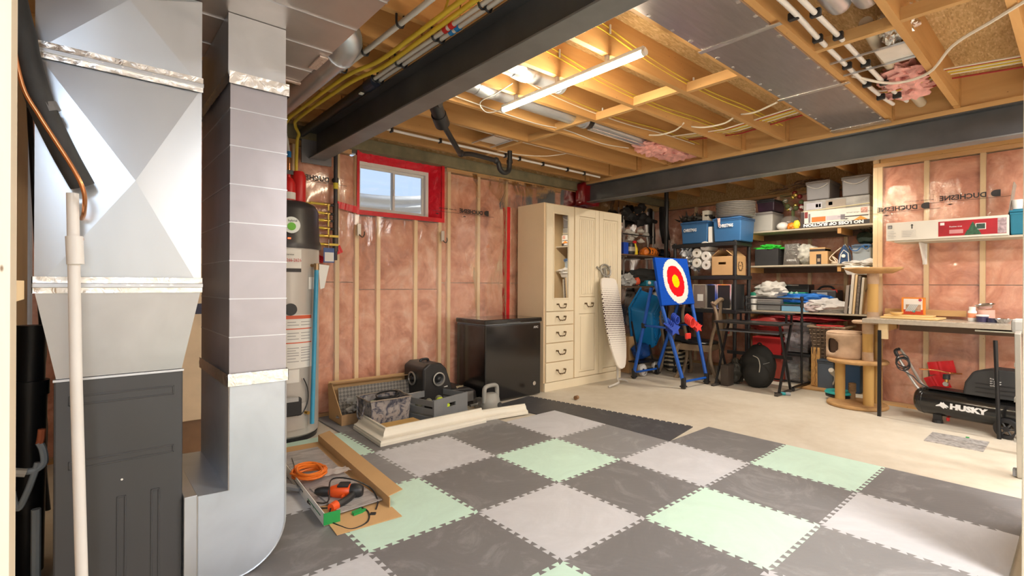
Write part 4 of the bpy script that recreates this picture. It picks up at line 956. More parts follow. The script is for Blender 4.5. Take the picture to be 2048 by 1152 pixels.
# ================================================================== CLUTTER BY THE WINDOW WALL
def lthing(name, label, cat, x, y, z, deg, group=None): return thing(name, label, cat, (x, y, z), R(deg), group)
def O(name, bm, m, p, **k): return obj(name, bm, m, p, local=True, **k)
# long open carton with diamond mat offcuts
cx = lthing('open_carton', 'long open cardboard carton of grey mat offcuts leaning against the window wall', 'box', 1.66, 4.10, .012, -2)
O('bottom', box(nb(), 0, .92, 0, .30, 0, .006), CARDD, cx)
O('front_wall', box(nb(), 0, .92, -.006, 0, 0, .09), CARDD, cx)
O('back_wall', box(nb(), 0, .92, -.003, .003, 0, .33, Matrix.Translation((0, .26, 0)) @ Matrix.Rotation(R(-10), 4, 'X')), CARD, cx)
prl = [(0, 0), (.30, 0), (.335, .30), (.25, .325), (-.0, .09)]
O('end_flap', prism(nb(), prl, (0, 0, 0), (0, 1, 0), (0, 0, 1), 0, .006), CARD, cx)
O('end_flap', prism(nb(), prl, (.915, 0, 0), (0, 1, 0), (0, 0, 1), 0, .006), CARD, cx)
O('top_flap', box(nb(), 0, .92, 0, .09, -.002, .002, Matrix.Translation((0, .205, .322)) @ Matrix.Rotation(R(-8), 4, 'X')), CARDD, cx)
def diamond():
    t = NT('diamond_mat'); base(t, (.20, .18, .16), .5)
    c = t.new('ShaderNodeTexChecker'); c.inputs['Scale'].default_value = 44; t.link(t.coord((1, 1, 1), rot=(0, .785, 0)), c.inputs[0])
    c.inputs[1].default_value = (.26, .24, .21, 1); c.inputs[2].default_value = (.13, .12, .11, 1); t.link(c.outputs[0], t.b.inputs['Base Color'])
    t.bump(c.outputs['Fac'], .5, .004); return t.m
dm = lthing('diamond_mat', 'grey diamond textured mat standing inside the open carton', 'mat', 1.72, 4.28, .02, -2)
O('sheet', box(nb(), 0, .74, 0, .012, 0, .27, Matrix.Rotation(R(-9), 4, 'X')), diamond(), dm)
OG = mt('offcut_grey', (.17, .16, .15), .6, 0, .4, 20); OGL = mt('offcut_light', (.42, .40, .37), .6, 0, .3, 20)
offs = [(1.74, 4.14, .10, .30, 20), (1.80, 4.16, .13, .22, -25), (1.88, 4.15, .11, .26, 40), (1.95, 4.17, .14, .24, -8), (1.83, 4.11, .15, .20, 5), (2.0, 4.14, .10, .2, 60), (1.76, 4.2, .17, .18, -50)]
for i, (x, y, z, l, a) in enumerate(offs):
    bm = nb(); e = edge_pts((0, 0), (l, 0), 1, max(2, int(l/.06))); P = [(v.x, v.y) for v in e]+[(l, 0), (l, .045), (0, .045)]
    prism(bm, P, (0, 0, 0), (1, 0, 0), (0, 1, 0), 0, .011)
    o = obj('mat_offcut', bm, OGL if i % 2 == 0 else OG); o.location = (x, y, z); o.rotation_euler = (R(35+9*i), R(8*((i % 3)-1)), R(a))
    tag(o, '%s grey toothed foam offcut in the open carton, %s' % ('light' if i % 2 == 0 else 'dark', ('at the left end near the front', 'pointing back towards the diamond mat', 'standing steeply in the middle', 'behind the middle of the heap', 'lowest at the front', 'furthest right', 'topmost at the left')[i]), 'foam offcut', 'foam offcuts in the open carton')
for i, (px, py, l, a, lab) in enumerate(((706, 838, .26, 10, 'black foam offcut strip spilling out of the carton onto the mat'), (716, 832, .22, 35, 'second black foam offcut strip behind the spilled one'), (695, 850, .12, 60, 'short brown grey foam offcut in front of the carton corner'))):
    g_ = G(px, py); bm = nb(); e = edge_pts((0, 0), (l, 0), 1, max(2, int(l/.06))); prism(bm, [(v.x, v.y) for v in e]+[(l, 0), (l, .05), (0, .05)], (0, 0, 0), (1, 0, 0), (0, 1, 0), 0, .012)
    o = obj('mat_offcut', bm, OG); o.location = (g_.x-.05, g_.y, .02+.02*i); o.rotation_euler = (R(12), 0, R(a)); tag(o, lab, 'foam offcut')
# patterned fabric bin
def patt():
    t = NT('patterned_fabric'); base(t, (.4, .38, .38), .8)
    n = t.noise(t.coord(), 13, 5, .65, 1.5)
    c = t.ramp(n, [(.30, (.025, .025, .04)), (.42, (.10, .10, .13)), (.50, (.28, .25, .24)), (.60, (.34, .31, .30)), (.72, (.16, .10, .08))]); t.link(c, t.b.inputs['Base Color']); return t.m
PAT = patt()
fb_ = lthing('fabric_bin', 'soft grey patterned fabric bin with an open top', 'bin', 1.97, 3.93, .013, 4)
bm = nb(); r0 = .165
outer = [(-.21, -.14), (.17, -.15), (.20, .15), (-.18, .15)]
K = 10
for t_ in range(4):
    a, b = Vector(outer[t_]).to_3d(), Vector(outer[(t_+1) % 4]).to_3d()
    d = (b-a); sheet(bm, a*.86, d*.86+(0*a), Vector((0, 0, .235)), 12, 6, lambda s, t2, q=t_: .018*noise.noise(Vector((s*4+q*3, t2*3, 1)))-.0)
for v in bm.verts:
    k = v.co.z/.235; v.co.x *= 1+.16*k; v.co.y *= 1+.16*k; v.co.z += .012*noise.noise(v.co*9)*k
O('body', bm, PAT, fb_, smooth='all'); O('base', box(nb(), -.17, .15, -.12, .13, 0, .008), GREY, fb_)
rim = [Vector((p[0], p[1], .237)) for p in outer]; rp_ = []
for i in range(4):
    for k in range(6): q = rim[i].lerp(rim[(i+1) % 4], k/6); q.z += .01*noise.noise(q*9); rp_.append(q)
O('rim', tube(nb(), rp_, .006, 6, closed=True), mt('rim_trim', (.30, .25, .20), .6), fb_, smooth=True)
for s in (-.22, .205): O('strap', tube(nb(), smooth_path([(s, -.06, .21), (s*1.06, -.03, .10), (s*1.06, .03, .10), (s, .06, .21)], 4), .008, 6), PAT, fb_, smooth=True)
cable = []
for i in range(60): a = i*.42; cable.append(Vector((2.0+.10*cos(a)+.01*sin(i), 3.95+.085*sin(a), .19+.022*sin(i*.31)+.0012*i)))
tag(obj('black_cable_coil', tube(nb(), cable, .0075, 6), BLK, smooth=True), 'black cable coiled inside the patterned fabric bin', 'cable')
tag(obj('green_bag', blob(nb(), (1.90, 3.96, .185), (.07, .06, .035), 4, .4), mt('pale_green_bag', (.50, .62, .38), .4), smooth=True), 'pale green plastic bag inside the patterned fabric bin', 'bag')
run('long_rod', 'thin pale rod lying across the fabric bin towards the speaker chair', [at('Y', 4.08, 745, 802), at('Y', 4.08, 800, 792), at('Y', 4.02, 895, 772)], .006, mt('rod_grey', (.55, .53, .5), .4))
# grey slatted crate
p0 = G(868, 850, .012); p1 = G(935, 828, .012); dd = (p1-p0); ang = math.degrees(math.atan2(dd.y, dd.x)); cw = dd.length
cr_ = lthing('slatted_crate', 'grey wooden slatted crate holding balls', 'crate', p0.x, p0.y, .013, ang)
CG = mt('crate_grey', (.205, .21, .215), .6, 0, .08, 6); hh = .205; dp_ = .36
for yy in (0, dp_-.012):
    bm = nb(); x0, x1 = 0, cw; hx0, hx1, hz0, hz1 = cw/2-.055, cw/2+.055, .115, .150
    for a in ((x0, hx0, 0, hh), (hx1, x1, 0, hh), (hx0, hx1, 0, hz0), (hx0, hx1, hz1, hh)): box(bm, a[0], a[1], yy, yy+.012, a[2], a[3])
    O('end_board', bm, CG, cr_)
for xx in (-.0, cw-.010):
    for k in range(3): O('slat', box(nb(), xx, xx+.010, .013, dp_-.013, .006+k*.070, .006+k*.070+.052), CG, cr_, bevel=.002)
for k in range(4): O('floor_slat', box(nb(), .012+k*(cw-.03)/4, .012+(k+.8)*(cw-.03)/4, .013, dp_-.013, 0, .008), CG, cr_)
for xx in (.012, cw-.03):
    for yy in (.014, dp_-.032): O('corner_post', box(nb(), xx, xx+.018, yy, yy+.018, .008, hh-.004), CG, cr_)
bi = Matrix.Translation((p0.x, p0.y, .013)) @ Matrix.Rotation(R(ang), 4, 'Z')
TB = mt('tennis_yellow', (.62, .78, .05), .9, 0, .1, 30, .4, 200); OB = mt('olive_grey_ball', (.22, .21, .15), .8, 0, .2, 20)
for i, (x, y, z, r, m, lab) in enumerate(((.18, .10, .155, .036, TB, 'yellow green tennis ball on top of the balls in the grey crate'), (.20, .045, .12, .034, TB, 'yellow green tennis ball seen through the handle hole of the grey crate'),
        (.11, .17, .15, .033, OB, 'olive grey ball left of the tennis ball in the grey crate'), (.25, .18, .15, .035, OB, 'olive grey ball right of the tennis ball in the grey crate'), (.30, .14, .13, .03, OB, 'small dark ball at the right corner of the grey crate'), (.07, .25, .13, .035, OB, 'dark ball at the back corner of the grey crate'))):
    tag(obj('ball', blob(nb(), bi @ Vector((x, y, z)), (r, r, r), i, 0.02, 2, 3), m, smooth='all'), lab, 'ball')
# speaker gaming chair
gcx = lthing('rocker_chair', 'black floor rocker chair with round speakers in its headrest', 'chair', 2.40, 4.02, .0, 0)
LE = mt('black_leatherette', (.022, .02, .02), .42, 0, .2, 8, .15, 60)
bm = nb(); prism(bm, [(0, 0), (.34, 0), (.34, .18), (.26, .40), (.20, .46), (.06, .46), (.0, .42)], (0, .37, 0), (1, 0, 0), (0, 0, 1), 0, .37)
O('backrest', bm, LE, gcx, bevel=.022, seg=3)
bm = nb(); prism(bm, [(.30, 0), (.60, 0), (.62, .04), (.60, .15), (.52, .185), (.30, .20)], (0, .39, 0), (1, 0, 0), (0, 0, 1), 0, .41)
O('seat', bm, LE, gcx, bevel=.02, seg=3)
O('stitched_panel', box(nb(), .38, .56, -.028, -.018, .05, .15), mt('seat_grey', (.16, .15, .14), .7), gcx, bevel=.004)
text('gamer', (2.40+.36, 4.0, .205), (1, 0, .0), (0, .7, .7), .035, mt('gold_thread', (.6, .5, .3), .5), gcx, 'stitching')
SPR = mt('speaker_ring', (.42, .41, .38), .35, .6)
for c, n_ in (((.165, -.004, .31), (0, -1, 0)), ((-.004, .19, .31), (-1, 0, 0))):
    c = Vector(c); n_ = Vector(n_); Mq = Matrix.Translation(c) @ n_.to_track_quat('Z', 'Y').to_matrix().to_4x4()
    O('speaker_ring', lathe(nb(), [(.064, 0), (.066, .012), (.056, .014), (.050, .006)], 28, Mx=Mq), SPR, gcx, smooth=True)
    O('speaker_cone', lathe(nb(), [(.052, .006), (.03, -.004), (.026, .010), (.015, .02), (0, .022)], 28, Mx=Mq), BLK, gcx, smooth=True)
O('top_handle', tube(nb(), smooth_path([(.08, .19, .455), (.09, .19, .478), (.16, .19, .478), (.17, .19, .455)], 4), .012, 8), BLK, gcx, smooth=True)
# kettlebell and dumbbell
kb = G(993, 824); kt = lthing('kettlebell', 'grey plastic kettlebell standing in front of the freezer', 'kettlebell', kb.x, kb.y+.09, .001, 8); kt.scale = (1.14, 1.14, 1.06)
KG = mt('kettle_grey', (.34, .33, .30), .45, 0, .05)
O('bell', lathe(nb(), [(0, 0), (.075, 0), (.088, .02), (.092, .06), (.082, .11), (.06, .14), (.045, .155), (0, .16)], 28, sx=1, sy=.8), KG, kt, smooth=True)
O('handle', tube(nb(), smooth_path([(-.078, 0, .08), (-.078, 0, .16), (-.066, 0, .212), (0, 0, .224), (.066, 0, .212), (.078, 0, .16), (.078, 0, .08)], 5), [.019]*31, 12), KG, kt, smooth=True)
O('emblem', cyl(nb(), (.03, -.074, .055), (.03, -.080, .055), .024, n=20), mt('emblem_dark', (.05, .05, .05), .5), kt, smooth=True)
db = G(962, 822); dt = lthing('dumbbell', 'steel dumbbell with round plates behind the kettlebell', 'dumbbell', db.x+.02, db.y+.05, .062, 10)
STL = mt('worn_steel', (.36, .34, .31), .35, .85, .15, 20)
O('bar', cyl(nb(), (-.13, 0, 0), (.16, 0, 0), .012, n=12), STL, dt, smooth=True)
for x in (-.02, .004, .11, .134): O('plate', lathe(nb(), [(0, -.010), (.052, -.010), (.060, -.006), (.060, .006), (.052, .010), (.03, .006), (0, .008)], 28, Mx=Matrix.Translation((x, 0, 0)) @ Matrix.Rotation(pi/2, 4, 'Y')), STL, dt, smooth=True)
O('collar', cyl(nb(), (-.05, 0, 0), (-.035, 0, 0), .022, n=12), CHR, dt, smooth=True)
# cornice pieces
def loft(path, prof, z=0):
    """sweep a (inward offset, height) profile along a flat open path with mitred corners, inward = left of travel"""
    bm = nb(); P = [Vector(p) for p in path]; rings = []
    for i, p in enumerate(P):
        d0 = (P[i]-P[i-1]).normalized() if i else (P[1]-P[0]).normalized(); d1 = (P[i+1]-P[i]).normalized() if i < len(P)-1 else d0
        n0 = Vector((-d0.y, d0.x)); n1 = Vector((-d1.y, d1.x)); m = (n0+n1).normalized(); s = 1/max(.3, m.dot(n0))
        rings.append([bm.verts.new((p.x+m.x*o*s, p.y+m.y*o*s, z+h)) for o, h in prof])
    k = len(prof)
    for a, b in zip(rings, rings[1:]):
        for i in range(k): bm.faces.new((a[i], a[(i+1) % k], b[(i+1) % k], b[i]))
    bm.faces.new(rings[0]); bm.faces.new(rings[-1][::-1]); return bm
CP = [(0, 0), (0, .022), (.006, .028), (.006, .040), (.030, .048), (.042, .062), (.046, .082), (.058, .096), (.066, .100), (.066, .112), (.082, .112), (.082, 0)]
CRM = mt('cream_cornice', (.78, .73, .62), .45, 0, .03)
tag(obj('cornice', loft([(1.70, 3.95), (1.665, 3.385), (2.66, 3.40)], CP, .013), CRM, smooth=True), 'L-shaped cream cornice moulding lying on the mats in front of the bin', 'moulding')
CP2 = [(a*.8, b*.75) for a, b in CP]
tag(obj('cornice', loft([(2.35, 3.49), (3.13, 3.375)], CP2, .013), CRM, smooth=True), 'straight cream moulding continuing right behind the L-shaped cornice', 'moulding')
tag(obj('cardboard_sheet', box(nb(), 1.78, 2.16, 3.50, 3.78, .06, .066), mt('tan_card', (.62, .38, .13), .8), bevel=.001), 'flat tan cardboard sheet inside the corner of the cornice', 'sheet')
tag(obj('cardboard_support', box(nb(), 1.80, 2.14, 3.54, 3.76, .013, .0595), CARD), 'low cardboard box under the tan sheet inside the cornice', 'box')
# ------------------------------------------------------------------ carton with the drill
tc = G(640, 1050); tray = lthing('shallow_carton', 'open shallow cardboard carton on the mats in front of the heater', 'box', .915, 2.46, .0135, -4.5)
tw, tl, th_ = .34, 1.36, .062
O('bottom', box(nb(), 0, tw, 0, tl, 0, .004), CARD, tray)
O('side_wall', box(nb(), -.004, 0, 0, tl, 0, th_), PAPER, tray); O('side_wall', box(nb(), tw-.004, tw, 0, tl, .004, th_*.9), CARD, tray)
O('side_flap', box(nb(), 0, .085, 0, tl*.98, -.002, .002, Matrix.Translation((tw-.004, .02, th_*.9)) @ Matrix.Rotation(R(-12), 4, 'Y') @ Matrix.Translation((0, 0, 0))), CARD, tray)
O('end_flap', box(nb(), .02, tw+.01, -.13, 0, .0, .004), CARD, tray)
O('green_tape', box(nb(), -.006, .075, -.004, .001, .004, th_), mt('green_tape', (.02, .34, .08), .4), tray)
O('print_lines', box(nb(), -.0055, -.004, .06, .30, .028, .034), mt('print_green', (.05, .22, .1), .5), tray)
O('print_lines', box(nb(), -.0055, -.004, .40, .62, .030, .036), mt('print_dark', (.1, .1, .1), .5), tray)
text('floor', (.93, 2.60, .03), (-.08, 1, 0), (0, 0, 1), .03, INK, tray)
def marble():
    t = NT('grey_plank'); base(t, (.4, .37, .36), .35)
    n = t.noise(t.coord((1, 4, 1)), 5, 6, .65, 1.2); t.link(t.ramp(n, [(.3, (.20, .18, .18)), (.55, (.42, .39, .38)), (.75, (.58, .55, .53))]), t.b.inputs['Base Color']); return t.m
MRB = marble()
for i, (x, y, l, wd_, a, z, lab) in enumerate(((.165, .72, 1.0, .26, 0, .006, 'long grey stone-look plank lying flat in the shallow carton'), (.19, .28, .42, .24, 6, .014, 'short grey plank tilted under the orange drill'), (.16, .85, .42, .20, -7, .015, 'grey plank offcut near the far end of the shallow carton'))):
    q = WM[tray] @ Vector((x, y, z)); o = obj('floor_plank', box(nb(), -wd_/2, wd_/2, -l/2, l/2, 0, .006), MRB, bevel=.001)
    o.location = q; o.rotation_euler = (0, 0, R(-4.5+a)); tag(o, lab, 'plank')
pw = nb(); sheet(pw, WM[tray] @ Vector((.02, .55, .030)), (.30, -.02, 0), (-.0, .10, .0), 16, 6, lambda a, b: .012*noise.noise(Vector((a*9, b*3, 2)))+.008)
tag(obj('plastic_wrap', pw, mt('cloudy_plastic', (.75, .72, .70), .25, alpha=.6), smooth='all'), 'clear plastic strip lying beside the orange cord in the carton', 'plastic')
oc = []
for i in range(150):
    a = i*.55; q = WM[tray] @ Vector((.085+(.085+.02*sin(i*.7))*cos(a), .62+(.10+.025*sin(i*.4))*sin(a), .035+.018*abs(sin(i*.23))+.0002*i)); oc.append(q)
tag(obj('extension_lead', tube(nb(), smooth_path(oc[::2], 3), .0062, 6), mt('orange_cord', (.85, .20, .02), .45), smooth=True), 'coiled orange extension cord in the shallow carton', 'cord')
kn = obj('utility_knife', prism(nb(), [(0, 0), (.12, -.01), (.16, .012), (.13, .035), (0, .03)], (0, 0, 0), (1, 0, 0), (0, 1, 0), 0, .018), GREY, bevel=.003); kn.location = WM[tray] @ Vector((.01, .46, .022)); kn.rotation_euler = (0, 0, R(120)); tag(kn, 'grey utility knife beside the coiled orange cord', 'knife')
dr = thing('power_drill', 'orange and black corded power drill lying in the shallow carton', 'drill'); dloc = G(688, 982, .06)
dr.location = dloc; dr.rotation_euler = (0, 0, R(142)); WM[dr] = Matrix.Translation(dloc) @ Matrix.Rotation(R(142), 4, 'Z')
DO = mt('drill_orange', (.80, .09, .01), .35, 0, .03)
rx = Matrix.Rotation(pi/2, 4, 'Y')
O('motor_body', lathe(nb(), [(0, -.055), (.028, -.055), (.037, -.035), (.040, .0), (.038, .035), (.030, .065), (.022, .08), (0, .08)], 24, Mx=rx), DO, dr, smooth=True)
O('rear_housing', lathe(nb(), [(0, -.105), (.025, -.103), (.038, -.085), (.041, -.055), (.038, -.038), (0, -.038)], 24, Mx=rx), BLK, dr, smooth=True)
O('chuck', lathe(nb(), [(0, .078), (.024, .08), (.026, .10), (.026, .115), (.020, .145), (.012, .158), (0, .16)], 20, Mx=rx), BLK, dr, smooth=True)
O('grip', tube(nb(), smooth_path([(-.06, .02, -.004), (-.045, .07, -.010), (-.02, .12, -.014), (.005, .150, -.015)], 4), .020, 12), BLK, dr, smooth=True)
O('grip_end', tube(nb(), [(.0, .140, -.015), (.018, .175, -.016)], [.025, .022], 14), DO, dr, smooth=True)
O('side_accent', box(nb(), -.03, .03, -.03, .03, .030, .042), BLK, dr, bevel=.004)
for k in range(4): O('vent_slot', box(nb(), -.022+.014*k, -.016+.014*k, -.041, -.032, -.012, .02), INK, dr)
O('trigger', box(nb(), -.018, -.006, .045, .075, -.012, .004), DO, dr, bevel=.003)
dm4 = WM[dr]; e0 = dm4 @ Vector((.018, .18, -.016))
cpts = [e0, e0+Vector((-.03, -.05, -.02)), G(655, 1040, .02), G(680, 1052, .016), G(705, 1058, .016), G(736, 1042, .02), G(733, 1020, .02), G(700, 1012, .03), G(640, 1016, .03), G(615, 1002, .035), G(655, 1004, .07), G(662, 960, .10), G(700, 958, .11), G(740, 975, .06), G(755, 1000, .03), G(752, 1018, .022)]
O('power_cord', tube(nb(), [dm4.inverted() @ p for p in smooth_path(cpts, 6)], .0042, 6), BLK, dr, smooth=True)
pg = G(746, 1028, .018); plg = thing('plug', 'x', 'plug') if 0 else None
O('plug', cbox(nb(), dm4.inverted() @ pg, (.03, .022, .014)), BLK, dr, bevel=.004)
gb = G(708, 1032, .018); bm = nb(); prism(bm, [(0, 0), (.05, .005), (.075, .02), (.05, .028), (.06, .045), (0, .03)], (gb.x, gb.y, gb.z), (1, 0, 0), (0, 1, 0), 0, .012)
tag(obj('green_strap', bm, mt('green_tape', (.02, .34, .08), .4)), 'small bright green plastic strap on the carton flap', 'strap')
# ================================================================== STORAGE SIDE
yX = lambda X, px: at('X', X, px, HOR).y
def FBx(X, dep, pl, pr_, z0, h): return (X, X+dep, yX(X, pr_), yX(X, pl), z0, z0+h)
def tote(name, label, cat, b, body, lid, k=.90, lidh=.028, group=None, clear=False):
    x0, x1, y0, y1, z0, z1 = b; cx_, cy_ = (x0+x1)/2, (y0+y1)/2; t = thing(name, label, cat, (cx_, cy_, z0), 0, group)
    sx_, sy_ = (x1-x0)/2, (y1-y0)/2
    obj('tub', taper(nb(), (cx_-sx_*k, cx_+sx_*k, cy_-sy_*k, cy_+sy_*k), (cx_-sx_*.97, cx_+sx_*.97, cy_-sy_*.97, cy_+sy_*.97), z0+.001, z1-lidh), body, t, bevel=.012)
    bm = nb(); box(bm, x0, x1, y0, y1, z1-lidh, z1-lidh*.35); box(bm, x0+.02, x1-.02, y0+.02, y1-.02, z1-lidh*.35, z1)
    obj('lid', bm, lid, t, bevel=.004); obj('rim', box(nb(), x0+.002, x1-.002, y0+.002, y1-.002, z1-lidh-.018, z1-lidh-.004), lid, t)
    return t
BT = mt('blue_tote', (.035, .13, .30), .38, 0, .05); BTL = mt('blue_lid', (.03, .10, .24), .4, 0, .05)
GT = mt('grey_tote', (.36, .35, .36), .38, 0, .04); GTL = mt('grey_lid', (.30, .28, .27), .45, 0, .04)
RKX = 6.2
rk = thing('storage_rack', 'black plastic shelving rack in the corner holding blue totes', 'shelf', (6.43, 3.31, 0))
for n_, (x, y) in enumerate(((6.23, 2.90), (6.62, 2.90), (6.23, 3.74), (6.62, 3.74))):
    obj('post', cyl(nb(), (x, y, 0), (x, y, 1.78), .022, n=12), BLK, rk, smooth=True)
for z in (.90, 1.335, 1.765):
    bm = nb(); box(bm, 6.2, 6.65, 2.87, 3.77, z-.05, z-.004); obj('shelf', bm, BLK, rk, bevel=.006)
    obj('shelf_deck', box(nb(), 6.205, 6.645, 2.875, 3.765, z-.004, z), BLK, rk)
for z in (.90, 1.335, 1.765): obj('post_cap', cyl(nb(), (6.23, 2.90, z-.055), (6.23, 2.90, z+.01), .027, n=12), BLKM, rk, smooth=True)
# top of rack
t1 = tote('storage_tote', 'blue plastic tote lettered CHRISTMAS, left of two on the rack top', 'tote', FBx(6.22, .40, 1360, 1415, 1.768, .30), BT, BTL)
t2 = tote('storage_tote', 'blue plastic tote lettered CHRISTMAS, right one under the clear platters', 'tote', FBx(6.20, .40, 1424, 1482, 1.768, .31), BT, BTL)
for t, X, p, z in ((t1, 6.221, 1367, 1.93), (t2, 6.201, 1437, 1.95)):
    text('CHRISTMAS', (X-.006+.012, yX(X, p), z), (0, -1, 0), (0, 0, 1), .058, WINK, t, sx=.62, bold=.001)
for o in list(t1.children)+list(t2.children):
    if o.name.startswith('lettering'): o.location.x -= .012
tg = obj('candy_tag', prism(nb(), [(0, 0), (.04, -.0), (.035, -.10), (.015, -.11)], (6.193, yX(6.19, 1434), 2.07), (0, -1, 0), (0, 0, 1), 0, .003), mt('candy_stripe', (.75, .45, .38), .5, 0, .5, 60)); tag(tg, 'small striped candy cane tag on the right blue tote', 'tag')
wb_ = tag(obj('white_carton', box(nb(), *FBx(6.24, .3, 1416, 1423.5, 1.768, .21)), PAPER, bevel=.003), 'narrow white carton squeezed between the two blue totes', 'box')
bm = nb()
CLR = mt('clear_platter', (.42, .40, .37), .18, 0, .1, 30, alpha=.8)
pc = Vector((6.42, (yX(6.3, 1420)+yX(6.3, 1500))/2-.02, 2.081))
for k in range(9):
    tag(obj('clear_platter', lathe(nb(), [(0, 0), (.20, .0), (.235, .016), (.24, .021), (.20, .006), (0, .006)], 36, (pc.x, pc.y, pc.z+.0215*k)), CLR, smooth=True), 'round clear platter, %s in the stack on the right blue tote' % ('lowest', 'second from the bottom', 'third from the bottom', 'fourth from the bottom', 'middle one', 'fourth from the top', 'third from the top', 'second from the top', 'topmost')[k], 'platter', 'clear platters stacked on the blue tote')
DK = mt('dark_foliage', (.03, .025, .02), .8, 0, .4, 20)
bm = nb()
random.seed(3)
for i in range(46):
    a = random.random(); c = Vector((6.36+.2*random.random(), yX(6.3, 1352)+(yX(6.3, 1412)-yX(6.3, 1352))*a, 2.085+.02)); d = Vector((random.uniform(-.5, .5), random.uniform(-.2, .8), random.uniform(.1, 1))).normalized()
    cyl(bm, c, c+d*random.uniform(.06, .16), .016, .002, 5)
for i in range(5): blob(bm, (6.42, yX(6.3, 1365+11*i), 2.12), (.12, .07, .045), i, .6, 3, 2)
dg = obj('dark_garland', bm, DK); dg['kind'] = 'stuff'; tag(dg, 'heap of dark spiky garland on top of the left blue tote', 'garland')
tag(obj('cream_box', box(nb(), *FBx(6.32, .2, 1404, 1416, 2.07, .14)), mt('pale_card', (.55, .50, .42), .7), bevel=.002), 'small pale box beside the dark garland on the rack top', 'box')
# middle shelf
ROLL = mt('tissue_white', (.78, .75, .70), .85, 0, .03, 10)
for i, (px, py) in enumerate(((1409, 492), (1393, 506), (1411, 512), (1393, 526), (1412, 530))):
    p = at('X', 6.23, px, py); rr_ = .060
    tag(obj('paper_roll', lathe(nb(), [(.018, 0), (rr_, 0), (rr_+.002, .01), (rr_+.002, .24), (rr_, .25), (.018, .25), (.018, 0)], 24, Mx=Matrix.Translation(p) @ Matrix.Rotation(pi/2, 4, 'Y')), ROLL, smooth=True), 'white paper roll in the rack pack, %s' % ('at the top', 'at the left, upper', 'at the right, second row', 'at the left, lower', 'at the bottom right')[i], 'paper roll', 'paper rolls on the rack shelf')
    obj('core', lathe(nb(), [(.018, -.001), (.020, -.001), (.019, .02)], 16, Mx=Matrix.Translation(p) @ Matrix.Rotation(pi/2, 4, 'Y')), CARD, bpy.data.objects[[o.name for o in COL.objects if o.name.startswith('paper_roll')][-1]] if 0 else COL.objects[-1] if 0 else obj_last() if 0 else [o for o in COL.objects if o.name.startswith('paper_roll')][-1])
SILV = foil('silver_wrap', (.75, .78, .82), 30, 1, .2)
bm = nb(); 
for i in range(4): blob(bm, at('X', 6.35, 1370+8*i, 500+9*i), (.07, .075, .085), i, .9, 3, 3)
sw = tag(obj('silver_bag', bm, SILV, smooth=True), 'crumpled silver plastic bag left of the paper rolls', 'bag'); 
cb2 = FBx(6.22, .36, 1423, 1466, 1.337, .245)
bxo = thing('carton', 'brown moving carton with open flaps and a laurel logo on the rack', 'box', (6.4, (cb2[2]+cb2[3])/2, 1.337))
bm = nb(); x0, x1, y0, y1, z0, z1 = cb2; T_ = .004; hy = (y0+y1)/2
for a in ((x0, x0+T_, y0, hy-.05, z0, z1), (x0, x0+T_, hy+.05, y1, z0, z1), (x0, x0+T_, hy-.05, hy+.05, z0, z0+.14), (x0, x0+T_, hy-.05, hy+.05, z0+.17, z1), (x1-T_, x1, y0, y1, z0, z1), (x0, x1, y0, y0+T_, z0, z1), (x0, x1, y1-T_, y1, z0, z1), (x0, x1, y0, y1, z0, z0+T_)): box(bm, *a)
obj('body', bm, CARD, bxo)
for s, yy in ((1, y0), (-1, y1)): obj('flap', box(nb(), x0, x1, -.001, .003, 0, .12, Matrix.Translation((0, yy, z1)) @ Matrix.Rotation(R(-50*s), 4, 'X')), CARD, bxo)
for s in (-1, 1):
    obj('laurel', tube(nb(), [(6.42+.055*sin(a)*s, y0-.002, 1.46-.055*cos(a)) for a in [pi*.9*i/10 for i in range(11)]], .005, 5), mt('logo_brown', (.12, .07, .03), .7), bxo)
    for k in range(6):
        a = .3+k*.4; obj('laurel_leaf', cbox(nb(), (6.42+.066*sin(a)*s, y0-.002, 1.46-.066*cos(a)), (.018, .003, .007), (0, a*s, 0)), MATS['logo_brown'], bxo)
text('MOVE', (6.39, y0-.001, 1.455), (1, 0, 0), (0, 0, 1), .022, MATS['logo_brown'], bxo)
# flight cases on the lower rack shelf
for i, (a, b, lab) in enumerate(((1386, 1412, 'grey sided aluminium edged case with a white label on the rack'), (1413, 1432, 'narrow black aluminium edged case in the middle of the rack'), (1434, 1462, 'wide black aluminium edged case at the near end of the rack'))):
    q = FBx(6.225, .38, a, b, .902, .32); c = thing('hard_case', lab, 'case', (6.42, (q[2]+q[3])/2, .902))
    obj('shell', box(nb(), *q), mt('case_grey', (.24, .19, .17), .4) if i == 0 else BLK, c, bevel=.003)
    for y in (q[2]+.004, q[3]-.004):
        obj('corner_trim', box(nb(), q[0]-.004, q[0]+.008, y-.008, y+.008, q[4], q[5]), CHR, c)
    for z in (q[4]+.006, q[5]-.006): obj('edge_trim', box(nb(), q[0]-.003, q[0]+.008, q[2], q[3], z-.006, z+.006), CHR, c)
    if i == 0: obj('label', box(nb(), q[0]-.002, q[0], q[2]+.04, q[2]+.12, 1.0, 1.09), PAPER, c)
# stack post from ceiling
tag(obj('drain_stack', cyl(nb(), (6.46, 4.02, .0), (6.46, 4.02, ZJ-.003), .031, n=16), BLK, smooth=True), 'black vertical drain pipe rising to the ceiling in the far corner', 'pipe')

